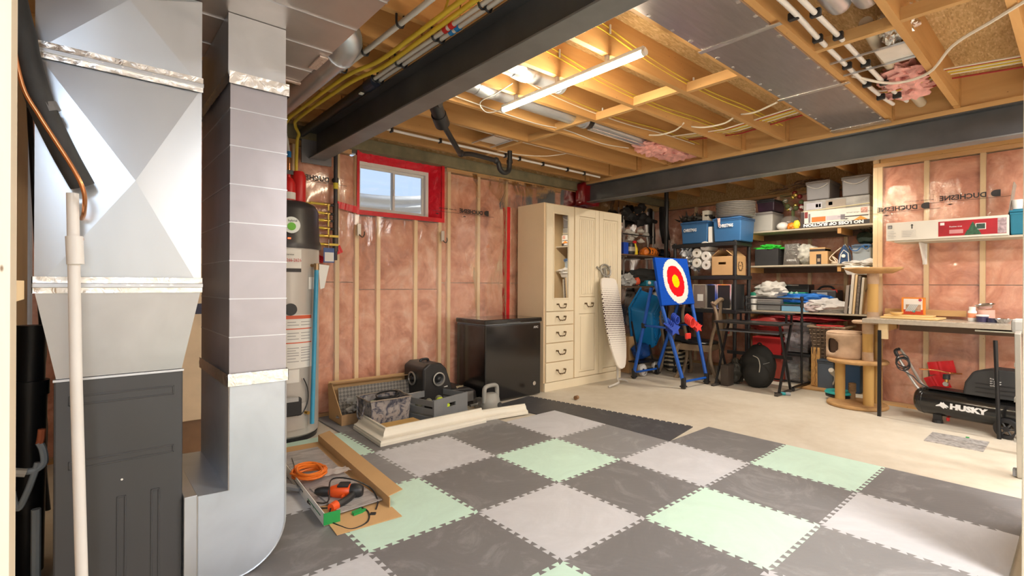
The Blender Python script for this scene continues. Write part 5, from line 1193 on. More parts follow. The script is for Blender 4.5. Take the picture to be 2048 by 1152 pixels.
# ------------------------------------------------------------------ shelves on the window wall right of the wardrobe
DW = mt('dark_shelf_wood', (.13, .075, .045), .5, 0, .2, 4)
for k, (z, lab) in enumerate(((1.635, 'upper brown wall shelf right of the wardrobe with helmets'), (1.19, 'lower brown wall shelf right of the wardrobe with bags'))):
    s = thing('wall_shelf', lab, 'shelf', (6.2, 4.3, z)); obj('board', box(nb(), 5.5, 6.95, 4.14, 4.44, z-.02, z), DW, s, bevel=.002)
    for x in (5.72, 6.55): obj('bracket', box(nb(), x-.012, x+.012, 4.18, 4.44, z-.04, z-.0205), mt('pale_steel', (.6, .55, .48), .4, .6, 0), s)
for px, lab in ((1247, 'pale metal shelf standard on the wall beside the wardrobe'), (1306, 'pale metal shelf standard on the wall left of the black pipe')):
    x = at('Y', 4.44, px, HOR).x; tag(obj('shelf_standard', box(nb(), x-.01, x+.01, 4.43, 4.448, 1.15, 2.36), mt('pale_steel2', (.45, .43, .40), .4, .5, 0)), lab, 'standard')
YI = 4.27; W = lambda px, py, Y=YI: at('Y', Y, px, py)
def small(name, label, cat, bm, m, **k): return tag(obj(name, bm, m, smooth=k.get('smooth', True)), label, cat)
bl_ = W(1241, 490); tag(obj('blue_box', box(nb(), bl_.x-.05, bl_.x+.06, 4.18, 4.35, 1.6355, 1.80), mt('royal_blue', (.01, .06, .42), .5)), 'bright blue box at the left end of the upper wall shelf', 'box')
c = W(1258, 490); cf = thing('coffee_jug', 'black coffee jug with glass window on the upper wall shelf', 'jug', (c.x, YI, 1.635))
obj('jug', lathe(nb(), [(0, 0), (.075, 0), (.085, .03), (.08, .14), (.07, .165), (0, .17)], 24, (c.x, YI, 1.6355)), BLK, cf, smooth=True)
obj('band', lathe(nb(), [(.082, .05), (.087, .05), (.085, .11), (.080, .11)], 24, (c.x, YI, 1.6355)), mt('glass_brown', (.35, .3, .22), .15), cf, smooth=True)
obj('handle', tube(nb(), smooth_path([(c.x+.07, YI, 1.78), (c.x+.13, YI, 1.77), (c.x+.13, YI, 1.69), (c.x+.075, YI, 1.66)], 4), .010, 8), BLK, cf, smooth=True)
c = W(1270, 490); yb = thing('spray_bottle', 'yellow bottle with a red spray head beside the coffee jug', 'bottle', (c.x, YI, 1.635))
obj('bottle', lathe(nb(), [(0, 0), (.035, 0), (.04, .02), (.038, .10), (.018, .15), (.015, .17), (0, .17)], 18, (c.x, YI, 1.6355)), mt('yellow_plastic', (.85, .62, .02), .4), yb, smooth=True)
obj('spray_head', box(nb(), c.x-.045, c.x+.02, YI-.012, YI+.012, 1.805, 1.845), RED, yb, bevel=.005)
c = W(1298, 500); hl = thing('bike_helmet', 'orange and black bicycle helmet on the upper wall shelf', 'helmet', (c.x, YI, 1.635))
obj('shell', blob(nb(), (c.x, YI, 1.685), (.19, .12, .085), 3, .12, 2, 4, flat=.55), mt('helmet_orange', (.75, .20, .02), .35, 0, .2, 12), hl, smooth=True)
for k in range(5):
    x = c.x-.13+.065*k; obj('vent', tube(nb(), smooth_path([(x-.02, YI-.115, 1.665), (x+.01, YI-.10, 1.715), (x+.04, YI-.03, 1.765)], 4), [.008]*9, 6), BLK, hl, smooth=True)
c = W(1324, 503); tag(obj('dark_helmet', blob(nb(), (c.x, YI, 1.68), (.15, .12, .08), 5, .08, 2, 4, flat=.55), mt('helmet_navy', (.015, .03, .05), .25), smooth=True), 'dark navy helmet at the right end of the upper wall shelf', 'helmet')
# things hanging above
bm = nb()
for (a, b) in (((1248, 428), (1312, 444)), ((1250, 436), (1300, 446))): tube(bm, [W(*a, 4.40), W(*b, 4.40)], .03, 8)
for i, (x, y) in enumerate(((1252, 424), (1262, 432), (1276, 420), (1284, 414), (1280, 446), (1286, 434), (1296, 440))): blob(bm, W(x, y, 4.37), (.10, .05, .06), i, .5, 3, 2)
tag(obj('folded_mount', bm, mt('matte_black', (.012, .011, .011), .7), smooth=True), 'black folded mount hanging high on the wall right of the wardrobe', 'mount')
bm = nb()
for i, (x, y) in enumerate(((1254, 464), (1262, 466), (1271, 470), (1282, 462), (1292, 470), (1262, 478), (1282, 482))): blob(bm, W(x, y, 4.38), (.07, .04, .035), i, .6, 3, 2)
tag(obj('white_bundle', bm, mt('offwhite_cloth', (.62, .58, .50), .7), smooth=True), 'off-white bundle hanging on the wall above the coffee jug', 'bundle')
tag(obj('pole', tube(nb(), [W(1246, 467, 4.34), W(1305, 474, 4.34)], .008, 6), BLK), 'thin black pole lying across the off-white bundle', 'pole')
bm = nb(); prism(bm, [(-.08, .44), (.03, .44), (.10, .1), (.16, -.12), (.02, -.14), (-.07, .1)], W(1328, 470, 4.36), (1, 0, 0), (0, 0, 1), -.05, .03)
tag(obj('black_gear_bag', bm, mt('matte_black', (.012, .011, .011), .7), bevel=.02), 'tall black gear bag leaning in the corner beside the black pipe', 'bag')
gs = W(1333, 497, 4.22); sg = thing('go_sign', 'pale sign with red GO letters behind the helmets', 'sign', gs)
obj('panel', box(nb(), gs.x-.09, gs.x+.07, 4.20, 4.206, 1.71, 1.90), mt('pale_pink_sign', (.55, .42, .38), .6), sg)
text('GO', (gs.x-.02, 4.199, 1.76), (0.25, 0, -1), (1, 0, .25), .09, RED, sg, bold=.003)
# lower shelf bags
tag(obj('black_bag', blob(nb(), W(1293, 553)+Vector((0, 0, .0)), (.42, .12, .12), 8, .25, 1.6, 4, flat=.7), mt('black_fabric', (.02, .02, .018), .75), smooth=True), 'large black soft bag on the lower wall shelf', 'bag')
tag(obj('clear_bag', blob(nb(), W(1254, 562, 4.19), (.17, .06, .085), 9, .5, 2.5, 4, flat=.8), mt('grey_film', (.42, .42, .40), .25), smooth=True), 'crinkled grey plastic bag at the left of the lower wall shelf', 'bag')
tag(obj('orange_pack', blob(nb(), W(1274, 563, 4.17), (.05, .04, .06), 2, .2, 2, 3, flat=.8), mt('red_orange', (.70, .10, .04), .5, 0, .4, 40), smooth=True), 'small red orange pack on the lower wall shelf', 'pack')
tag(obj('teal_pack', box(nb(), W(1279, 565).x, W(1299, 565).x, 4.15, 4.28, 1.192, 1.275), mt('teal_pack', (.02, .24, .36), .5, 0, .3, 20), bevel=.01), 'teal and yellow pack on the lower wall shelf', 'pack')
tag(obj('white_ball', blob(nb(), W(1298, 566, 4.15), (.03, .03, .03), 2, 0, 2, 3), WHT, smooth=True), 'tiny white ball beside the teal pack', 'ball')

# ------------------------------------------------------------------ alcove shelves
SHW = mt('pale_melamine', (.50, .44, .34), .5, 0, .05); SX = 6.70
for z, lab, yl in ((1.915, 'top pale shelf in the storage alcove with totes and boxes', 3.0), (1.468, 'middle pale shelf in the storage alcove with an iron', 3.0), (.885, 'lowest pale shelf in the storage alcove with clothes', 3.10)):
    s = thing('alcove_shelf', lab, 'shelf', (6.95, 2.2, z)); obj('board', box(nb(), SX, 7.20, 1.47, yl, z-.02, z), SHW, s, bevel=.002)
    for y in ((2.95, 1.9) if z > 1 else (2.95,)): obj('cleat', box(nb(), SX+.02, 7.18, y-.019, y+.019, z-.09, z-.021), PX, s)
    obj('rear_shade_strip', box(nb(), 7.16, 7.20, 1.47, yl, z-.09, z-.021), DW, s)  # dark strip standing in for the shadow below each shelf
def AB(pl, pr_, z0, h, X=SX+.03, dep=.36): return FBx(X, dep, pl, pr_, z0+.0012, h)
Z1, Z2, Z3 = 1.915, 1.468, .885
tote('storage_tote', 'pale grey lidded tote at the left end of the top alcove shelf', 'tote', AB(1500, 1545, Z1, .255), mt('pale_grey_tote', (.46, .45, .42), .45, 0, .04), GTL)
tote('storage_tote', 'black and purple tote on top of the pale grey tote', 'tote', AB(1512, 1548, Z1+.257, .16), mt('purple_black', (.035, .015, .03), .35, 0, .6, 5), BLK)
tag(obj('white_vase', blob(nb(), (SX+.10, yX(SX+.1, 1565), Z1+.055), (.06, .07, .053), 3, .03, 2, 3, flat=.95), WHT, smooth=True), 'white rounded vase on the top alcove shelf', 'vase')
jr = thing('glass_jar', 'large round glass jar on the top alcove shelf', 'jar', (6.95, yX(6.9, 1576), Z1+.002))
obj('bowl', lathe(nb(), [(.06, 0), (.11, .04), (.12, .10), (.10, .16), (.06, .19)], 24, (6.95, yX(6.9, 1576), Z1+.002)), mt('smoked_glass', (.35, .33, .30), .1, 0, 0, alpha=.45), jr, smooth=True)
ornm = [mt('gold_bauble', (.75, .55, .15), .25, .8), mt('dark_red_bauble', (.25, .03, .03), .25, .3), mt('pearl_bauble', (.7, .62, .55), .3), mt('green_sprig', (.10, .12, .04), .8)]
random.seed(5)
for i in range(14):
    px, py = 1570+random.random()*34, 386+random.random()*34
    tag(obj('bauble', blob(nb(), at('X', 6.9+.06*random.random(), px, py), (.032, .032, .032), i, .05, 2, 2), ornm[i % 4], smooth=True), 'festive bauble in the cluster left of the grey totes', 'bauble', 'baubles in the cluster on the top alcove shelf')
bm = nb()
for i in range(10):
    a = at('X', 6.92, 1560+i*1.2, 392+i*3); cyl(bm, a, a+Vector((0, -.12, .02)), .006, .002, 5)
pst = obj('sprig_stems', tube(bm, [at('X', 6.93, 1586, 420), at('X', 6.93, 1586, 452)], .02, 6), ornm[3]); tag(pst, 'brown stems carrying the festive baubles', 'stem')
tag(obj('orange_trinket', blob(nb(), (SX+.06, yX(SX+.05, 1582), Z1+.045), (.04, .05, .042), 6, .3, 3, 3, flat=.9), mt('trinket_orange', (.8, .25, .02), .5), smooth=True), 'orange trinket between the vase and the vacuum carton', 'trinket')
tag(obj('yellow_trinket', blob(nb(), (SX+.04, yX(SX+.05, 1593), Z1+.055), (.025, .04, .052), 7, .3, 3, 3, flat=.9), mt('trinket_yellow', (.8, .6, .03), .5), smooth=True), 'yellow trinket touching the vacuum carton', 'trinket')
# vacuum carton
q = AB(1601, 1739, Z1, .20, SX+.02, .40); vc = thing('vacuum_carton', 'white carton with upside-down NO LOSS OF SUCTION lettering on the top alcove shelf', 'box', (6.9, (q[2]+q[3])/2, Z1))
obj('body', box(nb(), *q), mt('carton_white', (.74, .72, .66), .5), vc, bevel=.002)
X_ = q[0]-.0015; yl, yr = q[3], q[2]; wdt = yl-yr
def panel(name, f0, f1, z0, z1, m, dx=0): return obj(name, box(nb(), X_-dx, X_+.001, yl-wdt*f1, yl-wdt*f0, Z1+z0, Z1+z1), m, vc)
panel('black_band', .0, 1, .002, .052, INK); panel('side_band', 0, .055, .052, .198, mt('carton_black', (.04, .02, .02), .5)); panel('red_block', .06, .11, .12, .195, mt('maroon', (.25, .02, .02), .5))
panel('orange_motor', .17, .38, .066, .125, mt('orange_print', (.70, .17, .02), .5), .001); panel('lilac_tube', .39, .62, .075, .125, mt('lilac_print', (.55, .50, .55), .5), .001)
panel('wand_print', .64, .98, .095, .105, INK, .001); panel('head_print', .60, .66, .07, .13, mt('grey_print', (.2, .18, .2), .5), .0015)
obj('orange_flash', prism(nb(), [(0, 0), (.14, 0), (.07, .045)], (X_, yl-wdt*.78, Z1+.052), (0, -1, 0), (0, 0, 1), 0, .002), mt('orange_flash', (.85, .3, .03), .5), vc)
panel('stripe', .12, .15, .06, .17, mt('grey_print', (.2, .18, .2), .5)); panel('flower_print', .88, .97, .13, .19, mt('pink_print', (.7, .35, .28), .5, 0, .5, 60))
text('NO LOSS OF SUCTION', (X_-.001, yl-wdt*.92, Z1+.046), (0, 1, 0), (0, 0, -1), .046, WINK, vc, sx=1.32, bold=.0025)
q = AB(1606, 1739, Z1+.203, .13, SX+.04, .36); wbx = thing('wrapped_carton', 'grey film wrapped carton lying on the vacuum carton', 'box', (6.9, (q[2]+q[3])/2, Z1+.203))
obj('body', box(nb(), *q), mt('film_grey', (.36, .35, .33), .25, 0, .3, 9), wbx, bevel=.008)
X_ = q[0]-.001
for a, b, c, d, m in ((.05, .30, .02, .10, mt('label_lilac', (.5, .5, .55), .4)), (.20, .24, .04, .08, mt('label_red', (.6, .15, .1), .4)), (.25, .28, .04, .08, mt('label_yel', (.7, .6, .1), .4)), (.36, .66, .0, .11, mt('kraft_panel', (.42, .36, .30), .6)), (.40, .46, .05, .09, INK)):
    obj('printed_panel', box(nb(), X_-.001, X_+.001, q[3]-(q[3]-q[2])*b, q[3]-(q[3]-q[2])*a, q[4]+c, q[4]+d), m, wbx)
obj('straw_band', tube(nb(), smooth_path([(X_-.004, q[3], q[4]+.0), (X_-.006, (q[2]+q[3])/2, q[4]+.015), (X_-.005, q[2], q[4]+.03)], 6), .007, 6), mt('straw', (.75, .68, .45), .6), wbx)
tote('storage_tote', 'slate grey tote near the ceiling, left of two above the vacuum carton', 'tote', AB(1610, 1659, Z1+.336, .235, SX+.03, .40), mt('slate_tote', (.26, .255, .265), .32, 0, .04), GTL, .93)
tote('storage_tote', 'slate grey tote near the ceiling, right of two above the vacuum carton', 'tote', AB(1681, 1739, Z1+.336, .235, SX+.03, .40), mt('slate_tote', (.26, .255, .265), .32), GTL, .93)
for a, b in ((1611, 1657), (1684, 1736)):
    P_ = [at('X', SX+.035, a+(b-a)*k/6, 0) for k in range(7)]; top = Z1+.336+.19
    hb = tag(obj('tote_handle', tube(nb(), smooth_path([(SX+.028, yX(SX+.03, a+(b-a)*f), top-.055*math.sin(pi*f)) for f in (.05, .25, .5, .75, .95)], 5), .0055, 6), mt('white_grip', (.8, .8, .78), .4)), 'white handle bow on the front of the '+('left' if a < 1650 else 'right')+' slate grey tote', 'handle')
bm = nb(); random.seed(9)
for i in range(26):
    a = Vector((6.85+.2*random.random(), yX(6.9, 1560+60*random.random()), 2.47+.03*random.random())); cyl(bm, a, a+Vector((0, random.uniform(-.3, .3), random.uniform(-.05, .05))), .006, .004, 5)
for i in range(4): blob(bm, (6.9, yX(6.9, 1600+12*i), 2.515), (.06, .07, .025), i, .8, 3, 2)
tw = obj('twig_decoration', bm, mt('twig_brown', (.16, .09, .05), .8, 0, .4, 20)); tw['kind'] = 'stuff'; tag(tw, 'dried twigs and red berries lying over the left slate tote', 'twigs')
# middle shelf
q = AB(1509, 1556, Z2, .215); fc = thing('fabric_cube', 'black fabric storage cube with a green cloth inside', 'bin', (6.9, (q[2]+q[3])/2, Z2))
obj('cube', box(nb(), *q), mt('charcoal_fabric', (.028, .028, .030), .8), fc, bevel=.008)
tag(obj('green_cloth', blob(nb(), (SX+.16, (q[2]+q[3])/2-.01, Z2+.225), (.12, .16, .045), 4, .7, 3, 4, flat=.3), mt('vivid_green', (.05, .60, .06), .7), smooth=True), 'vivid green cloth on top of the black fabric cube', 'cloth')
q = AB(1566, 1598, Z2, .265); bgm = foil('silver_gift_bag', (.36, .35, .33), 12, .6, .3)
gb_ = thing('silver_gift_bag', 'dull silver glossy gift bag on the middle alcove shelf', 'bag', (6.9, (q[2]+q[3])/2, Z2))
obj('body', taper(nb(), (q[0], q[0]+.12, q[2], q[3]), (q[0]+.03, q[0]+.09, q[2]+.01, q[3]-.01), q[4], q[5]), bgm, gb_)
text('SOMMER', (q[0]-.002+.0, q[3]-.04, Z2+.05), (0, -1, 0), (0, 0, 1), .028, WINK, gb_)
tag(obj('camo_bag', blob(nb(), (SX+.12, yX(SX+.1, 1612), Z2+.125), (.09, .14, .125), 7, .25, 2, 4, flat=.97), mt('camo_white', (.42, .41, .36), .7, 0, .5, 14), smooth=True), 'white and grey patterned bag beside the silver gift bag', 'bag')
q = AB(1619, 1655, Z2, .155, SX+.02, .25); kb_ = thing('strapped_carton', 'small brown carton with a black strap on the middle alcove shelf', 'box', (6.85, (q[2]+q[3])/2, Z2))
obj('body', box(nb(), *q), CARD, kb_, bevel=.002); w_ = q[3]-q[2]
obj('strap', box(nb(), q[0]-.002, q[0]+.001, q[2]+w_*.35, q[2]+w_*.62, q[4], q[4]+.12), INK, kb_)
obj('print', box(nb(), q[0]-.003, q[0]-.002, q[2]+w_*.41, q[2]+w_*.56, q[4]+.03, q[4]+.07), mt('print_tan', (.4, .3, .2), .5), kb_)
q = AB(1619, 1650, Z2+.157, .045, SX+.04, .2); tag(obj('flat_carton', box(nb(), *q), CARD, bevel=.002), 'flat brown carton with dark tape on top of the strapped carton', 'box')
obj('tape', box(nb(), q[0]-.002, q[1], q[2]+.0, q[3], q[4]+.0, q[4]+.028), INK, [o for o in COL.objects if o.name.startswith('flat_carton')][-1])
ic = Vector((SX+.06, yX(SX+.05, 1688), Z2+.001)); ir = thing('steam_iron', 'dark blue steam iron standing upright with its beige cord', 'iron', ic)
obj('soleplate', prism(nb(), [(-.065, 0), (.065, 0), (.062, .10), (.03, .19), (0, .245), (-.03, .19), (-.062, .10)], ic+Vector((.035, 0, 0)), (0, -1, 0), (0, 0, 1), 0, .012), CHR, ir, smooth=True)
obj('body', prism(nb(), [(-.060, 0), (.060, 0), (.055, .10), (.026, .18), (0, .23), (-.026, .18), (-.055, .10)], ic, (0, -1, 0), (0, 0, 1), -.022, .026), mt('iron_blue', (.03, .07, .16), .3), ir, bevel=.012)
obj('trim', tube(nb(), [ic+Vector((-.028, -a, b)) for a, b in ((-.045, .005), (-.03, .11), (0, .16), (.045, .12), (.052, .005))], .005, 6), WHT, ir)
obj('dial', cyl(nb(), ic+Vector((-.026, .0, .09)), ic+Vector((-.042, .0, .09)), .02, n=16), WHT, ir, smooth=True)
obj('cord', tube(nb(), smooth_path([ic+Vector((-.01, y_, z_)) for y_, z_ in ((.03, .19), (.10, .13), (.15, .06), (.08, .02), (.12, .09), (.06, .03), (.13, .012), (.05, .012))], 5), .006, 6), mt('beige_cord', (.72, .60, .46), .6), ir, smooth=True)
tote('storage_tote', 'light blue grey tote at the right end of the middle alcove shelf', 'tote', AB(1702, 1742, Z2, .225, SX+.08, .36), mt('blue_grey_tote', (.33, .38, .42), .45), mt('dark_blue_lid', (.08, .12, .18), .5))
bm = nb(); random.seed(2)
for i in range(40):
    a = Vector((SX+.22+.1*random.random(), yX(SX+.2, 1716+26*random.random()), Z2+.30+.11*random.random())); cyl(bm, a, a+Vector((random.uniform(-.04, .04), random.uniform(-.05, .05), random.uniform(-.04, .04))), .006, .003, 4)
blob(bm, (SX+.25, yX(SX+.2, 1729), Z2+.30), (.07, .09, .075), 3, .5, 3, 2)
wr_ = obj('dark_wreath', bm, mt('dark_green_leaf', (.015, .03, .02), .7)); wr_['kind'] = 'stuff'; tag(wr_, 'dark green wreath on the blue grey tote', 'wreath')
tag(obj('hanging_cable', tube(nb(), smooth_path([at('X', SX+.06, x, y) for x, y in ((1698, 492), (1704, 500), (1714, 501), (1722, 494), (1730, 490), (1738, 492), (1732, 498), (1726, 492))], 5), .006, 6), mt('blue_cord', (.02, .12, .35), .5), smooth=True), 'dark blue cord hanging in front of the blue grey tote', 'cord')
# lowest alcove shelf
c = Vector((SX+.02, yX(SX, 1503), Z3+.001)); sh = thing('shaker_bottle', 'white shaker with a green lid on the lowest alcove shelf', 'bottle', c)
obj('cup', lathe(nb(), [(0, 0), (.04, 0), (.055, .19), (0, .19)], 20, c+Vector((.06, 0, 0))), WHT, sh, smooth=True); obj('cap', lathe(nb(), [(.057, .19), (.058, .23), (0, .235)], 20, c+Vector((.06, 0, 0))), mt('green_lid', (.02, .25, .16), .4), sh, smooth=True)
tote('storage_tote', 'low dark grey tote on the lowest alcove shelf under the white bag', 'tote', AB(1513, 1561, Z3, .155, SX+.02, .33), mt('grey_tote_dark', (.20, .20, .20), .5), GTL, .96)
tag(obj('white_bag', blob(nb(), (SX+.16, yX(SX+.1, 1540), Z3+.255), (.13, .20, .125), 12, .45, 1.8, 4, flat=.75), mt('white_bag', (.62, .60, .56), .4), smooth=True), 'crumpled white plastic bag on the low dark grey tote', 'bag')
hc = thing('tool_case', 'wide black hard tool case at the back of the lowest alcove shelf', 'case', (7.0, 2.4, Z3)); q = AB(1556, 1618, Z3, .34, SX+.26, .2)
obj('shell', box(nb(), *q), BLK, hc, bevel=.012); obj('handle', box(nb(), q[0]-.015, q[0], (q[2]+q[3])/2-.07, (q[2]+q[3])/2+.07, q[5]-.02, q[5]-.005), CHR, hc)
q = AB(1621, 1672, Z3, .27, SX+.20, .27); tcse = thing('tool_case', 'black tool case with a grey latch behind the white clothes', 'case', ((q[0]+q[1])/2, (q[2]+q[3])/2, Z3))
obj('shell', box(nb(), *q), mt('dark_case', (.045, .045, .05), .45), tcse, bevel=.012); obj('latch', box(nb(), q[0]-.008, q[0], (q[2]+q[3])/2-.05, (q[2]+q[3])/2+.07, q[4]+.17, q[4]+.24), GREY, tcse, bevel=.004)
obj('handle', tube(nb(), smooth_path([(q[0]+.1, q[2]+.04, q[5]-.005), (q[0]+.1, q[2]+.08, q[5]+.04), (q[0]+.1, q[3]-.1, q[5]+.04), (q[0]+.1, q[3]-.05, q[5]-.005)], 4), .013, 8), BLK, tcse, smooth=True)
obj('red_accent', box(nb(), q[0]+.02, q[0]+.05, q[2]-.004, q[2]+.05, q[5]-.03, q[5]+.006), RED, tcse)
q = AB(1567, 1611, Z3, .22, SX+.15, .10); gg = thing('green_gift_bag', 'green gift bag with a pale ribbon bow on the lowest alcove shelf', 'bag', (SX+.2, (q[2]+q[3])/2, Z3))
obj('body', box(nb(), q[0], q[1], q[2], q[3], q[4]+.07, q[5]+.02), mt('gift_green', (.01, .30, .17), .4), gg, bevel=.006); obj('stand', box(nb(), q[0]+.01, q[1], q[2]+.01, q[3]-.01, q[4], q[4]+.07), BLK, gg)
for s in (-1, 1): obj('bow', cbox(nb(), (q[0]-.006, (q[2]+q[3])/2+.045*s, q[5]-.02), (.012, .03, .10), (R(28*s), 0, 0)), mt('mint_ribbon', (.40, .68, .50), .5), gg, bevel=.004)
obj('bow', cbox(nb(), (q[0]-.006, (q[2]+q[3])/2, q[5]-.06), (.012, .12, .03)), MATS['mint_ribbon'], gg, bevel=.004)
q = AB(1563, 1617, Z3, .085, SX+.01, .26); tag(obj('light_blue_box', box(nb(), *q), mt('light_blue', (.22, .47, .70), .45), bevel=.006), 'light blue shallow bin at the front of the lowest alcove shelf', 'bin')
tag(obj('blue_cloth', blob(nb(), (SX+.17, yX(SX+.1, 1606), Z3+.155), (.12, .30, .07), 14, .4, 2, 4, flat=.6), mt('checked_blue', (.02, .16, .55), .7, 0, .3, 18), smooth=True), 'bright blue checked cloth heaped above the light blue bin', 'cloth')
tag(obj('white_clothes', blob(nb(), (SX+.12, yX(SX+.1, 1652), Z3+.07), (.13, .26, .085), 16, .5, 2.2, 4, flat=.8), mt('white_cloth', (.62, .60, .58), .8, 0, .15, 9), smooth=True), 'heap of white and lilac clothes on the lowest alcove shelf', 'clothes')
tag(obj('lilac_clothes', blob(nb(), (SX+.06, yX(SX+.05, 1624), Z3+.055), (.07, .11, .06), 17, .5, 2.4, 3, flat=.85), mt('lilac_cloth', (.50, .42, .42), .8, 0, .25, 16), smooth=True), 'small lilac garment in front of the blue cloth', 'clothes')
# boards and frames leaning at the right end
bds = [(1688, 1694, .33, mt('grey_board', (.30, .26, .23), .6), 'grey brown board leaning first in the row of boards'), (1697, 1703, .46, mt('white_edge', (.68, .64, .58), .5), 'white edged board leaning second in the row of boards'), (1704.5, 1709, .45, PZ, 'yellow pine frame leaning third in the row of boards'), (1710.5, 1716, .44, mt('dark_spotted', (.16, .13, .11), .6, 0, .6, 50), 'dark spotted board leaning fourth in the row of boards'),
       (1718, 1723, .42, mt('ivory_board', (.60, .55, .46), .5), 'ivory board leaning fifth in the row of boards')]
for a, b, h, m, lab in bds:
    y1 = yX(SX, a); y0 = yX(SX, b); bm = nb(); box(bm, SX+.0, SX+.32, 0, y1-y0, 0, h, Matrix.Translation((0, y0, Z3+.001)) @ Matrix.Rotation(R(4), 4, 'X')); tag(obj('leaning_board', bm, m, bevel=.002), lab, 'board')
for i, (a, h, lab) in enumerate(((1727, .25, 'brown paper roll left one behind the cat tree post'), (1734, .28, 'brown paper roll right one behind the cat tree post'))):
    y = yX(SX+.1, a); tag(obj('paper_tube', cyl(nb(), (SX+.06, y, Z3+.002), (SX+.10, y-.02, Z3+h), .028, n=12), CARDD, smooth=True), lab, 'tube')
bk_ = thing('laundry_tub', 'white plastic tub on top of the leaning boards', 'tub', (SX+.2, 1.75, 1.34))
q = AB(1686, 1740, 1.335, .10, SX-.02, .34)
obj('tub', taper(nb(), (q[0]+.03, q[1]-.03, q[2]+.02, q[3]-.03), (q[0], q[1], q[2], q[3]), q[4]-.0, q[5]-.02), mt('milky_plastic', (.70, .69, .68), .35), bk_, bevel=.01)
obj('rim', box(nb(), q[0]-.012, q[1]+.01, q[2]-.0, q[3]+.012, q[5]-.02, q[5]-.008), WHT, bk_, bevel=.004)
tag(obj('white_linen', blob(nb(), (q[0]+.15, (q[2]+q[3])/2-.03, 1.452), (.16, .20, .06), 21, .5, 2, 4, flat=.5), mt('linen', (.72, .70, .67), .8), smooth=True), 'heap of white linen in the white tub', 'linen')
# under the lowest shelf
q = AB(1505, 1566, .62, .2, SX-.02, .3)
tag(obj('red_bag', blob(nb(), (SX+.15, yX(SX, 1535), .70), (.2, .32, .11), 31, .25, 1.6, 4, flat=.9), mt('deep_red_cloth', (.30, .03, .025), .5), smooth=True), 'deep red padded bag under the lowest alcove shelf', 'bag')
tag(obj('red_blanket', blob(nb(), (SX+.15, yX(SX, 1604), .80), (.18, .42, .045), 33, .5, 2, 4, flat=.8), mt('dark_red_cloth', (.28, .025, .03), .6), smooth=True), 'folded dark red blanket on top of the clear bins', 'blanket')
CB = mt('clear_bin', (.40, .38, .39), .15, 0, .05, 4, alpha=.30)
for k, (z0, h, lab, cm) in enumerate(((.40, .36, 'clear plastic bin of grey cloth, upper of two under the shelf', ((.28, .22, .22), (.35, .32, .34))), (.012, .37, 'clear plastic bin of toys, lower of two on the floor under the shelf', ((.5, .42, .28), (.40, .44, .46))))):
    q = FBx(SX-.12, .42, 1566, 1619, z0, h); t = thing('clear_bin', lab, 'bin', (SX+.1, (q[2]+q[3])/2, z0))
    obj('tub', taper(nb(), (q[0]+.03, q[1]-.03, q[2]+.03, q[3]-.03), (q[0], q[1], q[2], q[3]), q[4], q[5]-.03), CB, t)
    obj('lid', box(nb(), q[0]-.01, q[1]+.01, q[2]-.01, q[3]+.01, q[5]-.03, q[5]), BLK if k else CB, t, bevel=.004)
    for i, c in enumerate(cm):
        tag(obj('bin_contents', blob(nb(), ((q[0]+q[1])/2, q[2]+(q[3]-q[2])*(.3+.4*i), z0+h*.36), (.14, .13, h*.30), 40+i+3*k, .4, 2, 3), mt('contents%d%d' % (k, i), c, .7, 0, .5, 12), smooth=True), ('soft ' if i else 'lumpy ')+('toy' if k else 'cloth')+(' pile at the left inside the ' if i else ' pile at the right inside the ')+('lower' if k else 'upper')+' clear bin', 'contents')
rb_ = FBx(SX-.10, .3, 1505, 1562, .012, .60); tag(obj('red_carton', box(nb(), rb_[0], rb_[1], rb_[2], rb_[3], .30, .55), mt('red_box', (.42, .02, .02), .45), bevel=.006), 'red box behind the black backpack', 'box')
tag(obj('red_sack', box(nb(), rb_[0]+.02, rb_[1], rb_[2]-.03, rb_[3], .002, .298), mt('brick_red_bag', (.33, .05, .03), .6), bevel=.03), 'brick red sack on the floor under the red box', 'sack')
# wicker basket
WK = mt('wicker', (.13, .085, .055), .7, 0, .4, 30); WKL = mt('wicker_light', (.34, .25, .17), .7, 0, .3, 30)
q = FBx(6.52, .38, 1619, 1688, .36, .37); wk = thing('wicker_basket', 'brown wicker basket standing on blue bins behind the cat tree', 'basket', (6.7, (q[2]+q[3])/2, .36))
obj('lining', taper(nb(), (q[0]+.05, q[1]-.05, q[2]+.05, q[3]-.05), (q[0]+.015, q[1]-.015, q[2]+.015, q[3]-.015), q[4]+.004, q[5]-.02), WK, wk)
for k in range(17):
    f = k/16; z = q[4]+.01+(q[5]-q[4]-.03)*f; i_ = .045*(1-f); obj('weave', tube(nb(), [(q[0]+i_, q[2]+i_, z), (q[1]-i_, q[2]+i_, z), (q[1]-i_, q[3]-i_, z), (q[0]+i_, q[3]-i_, z)], .008, 5, closed=True), WKL if k % 2 else WK, wk)
for k in range(8):
    y = q[2]+.03+(q[3]-q[2]-.06)*k/7; obj('stake', cyl(nb(), (q[0]+.035, y, q[4]), (q[0]-.006, y, q[5]-.01), .007, n=5), WK, wk)
obj('rim', tube(nb(), [(q[0]-.01, q[2]-.01, q[5]), (q[1]+.01, q[2]-.01, q[5]), (q[1]+.01, q[3]+.01, q[5]), (q[0]-.01, q[3]+.01, q[5])], .016, 6, closed=True), WKL, wk, smooth=True)
tag(obj('red_cloth', blob(nb(), (q[0]+.15, (q[2]+q[3])/2, q[5]-.01), (.12, .16, .03), 3, .5, 2, 3), mt('red_cloth', (.40, .02, .02), .7), smooth=True), 'red cloth lying inside the wicker basket', 'cloth')
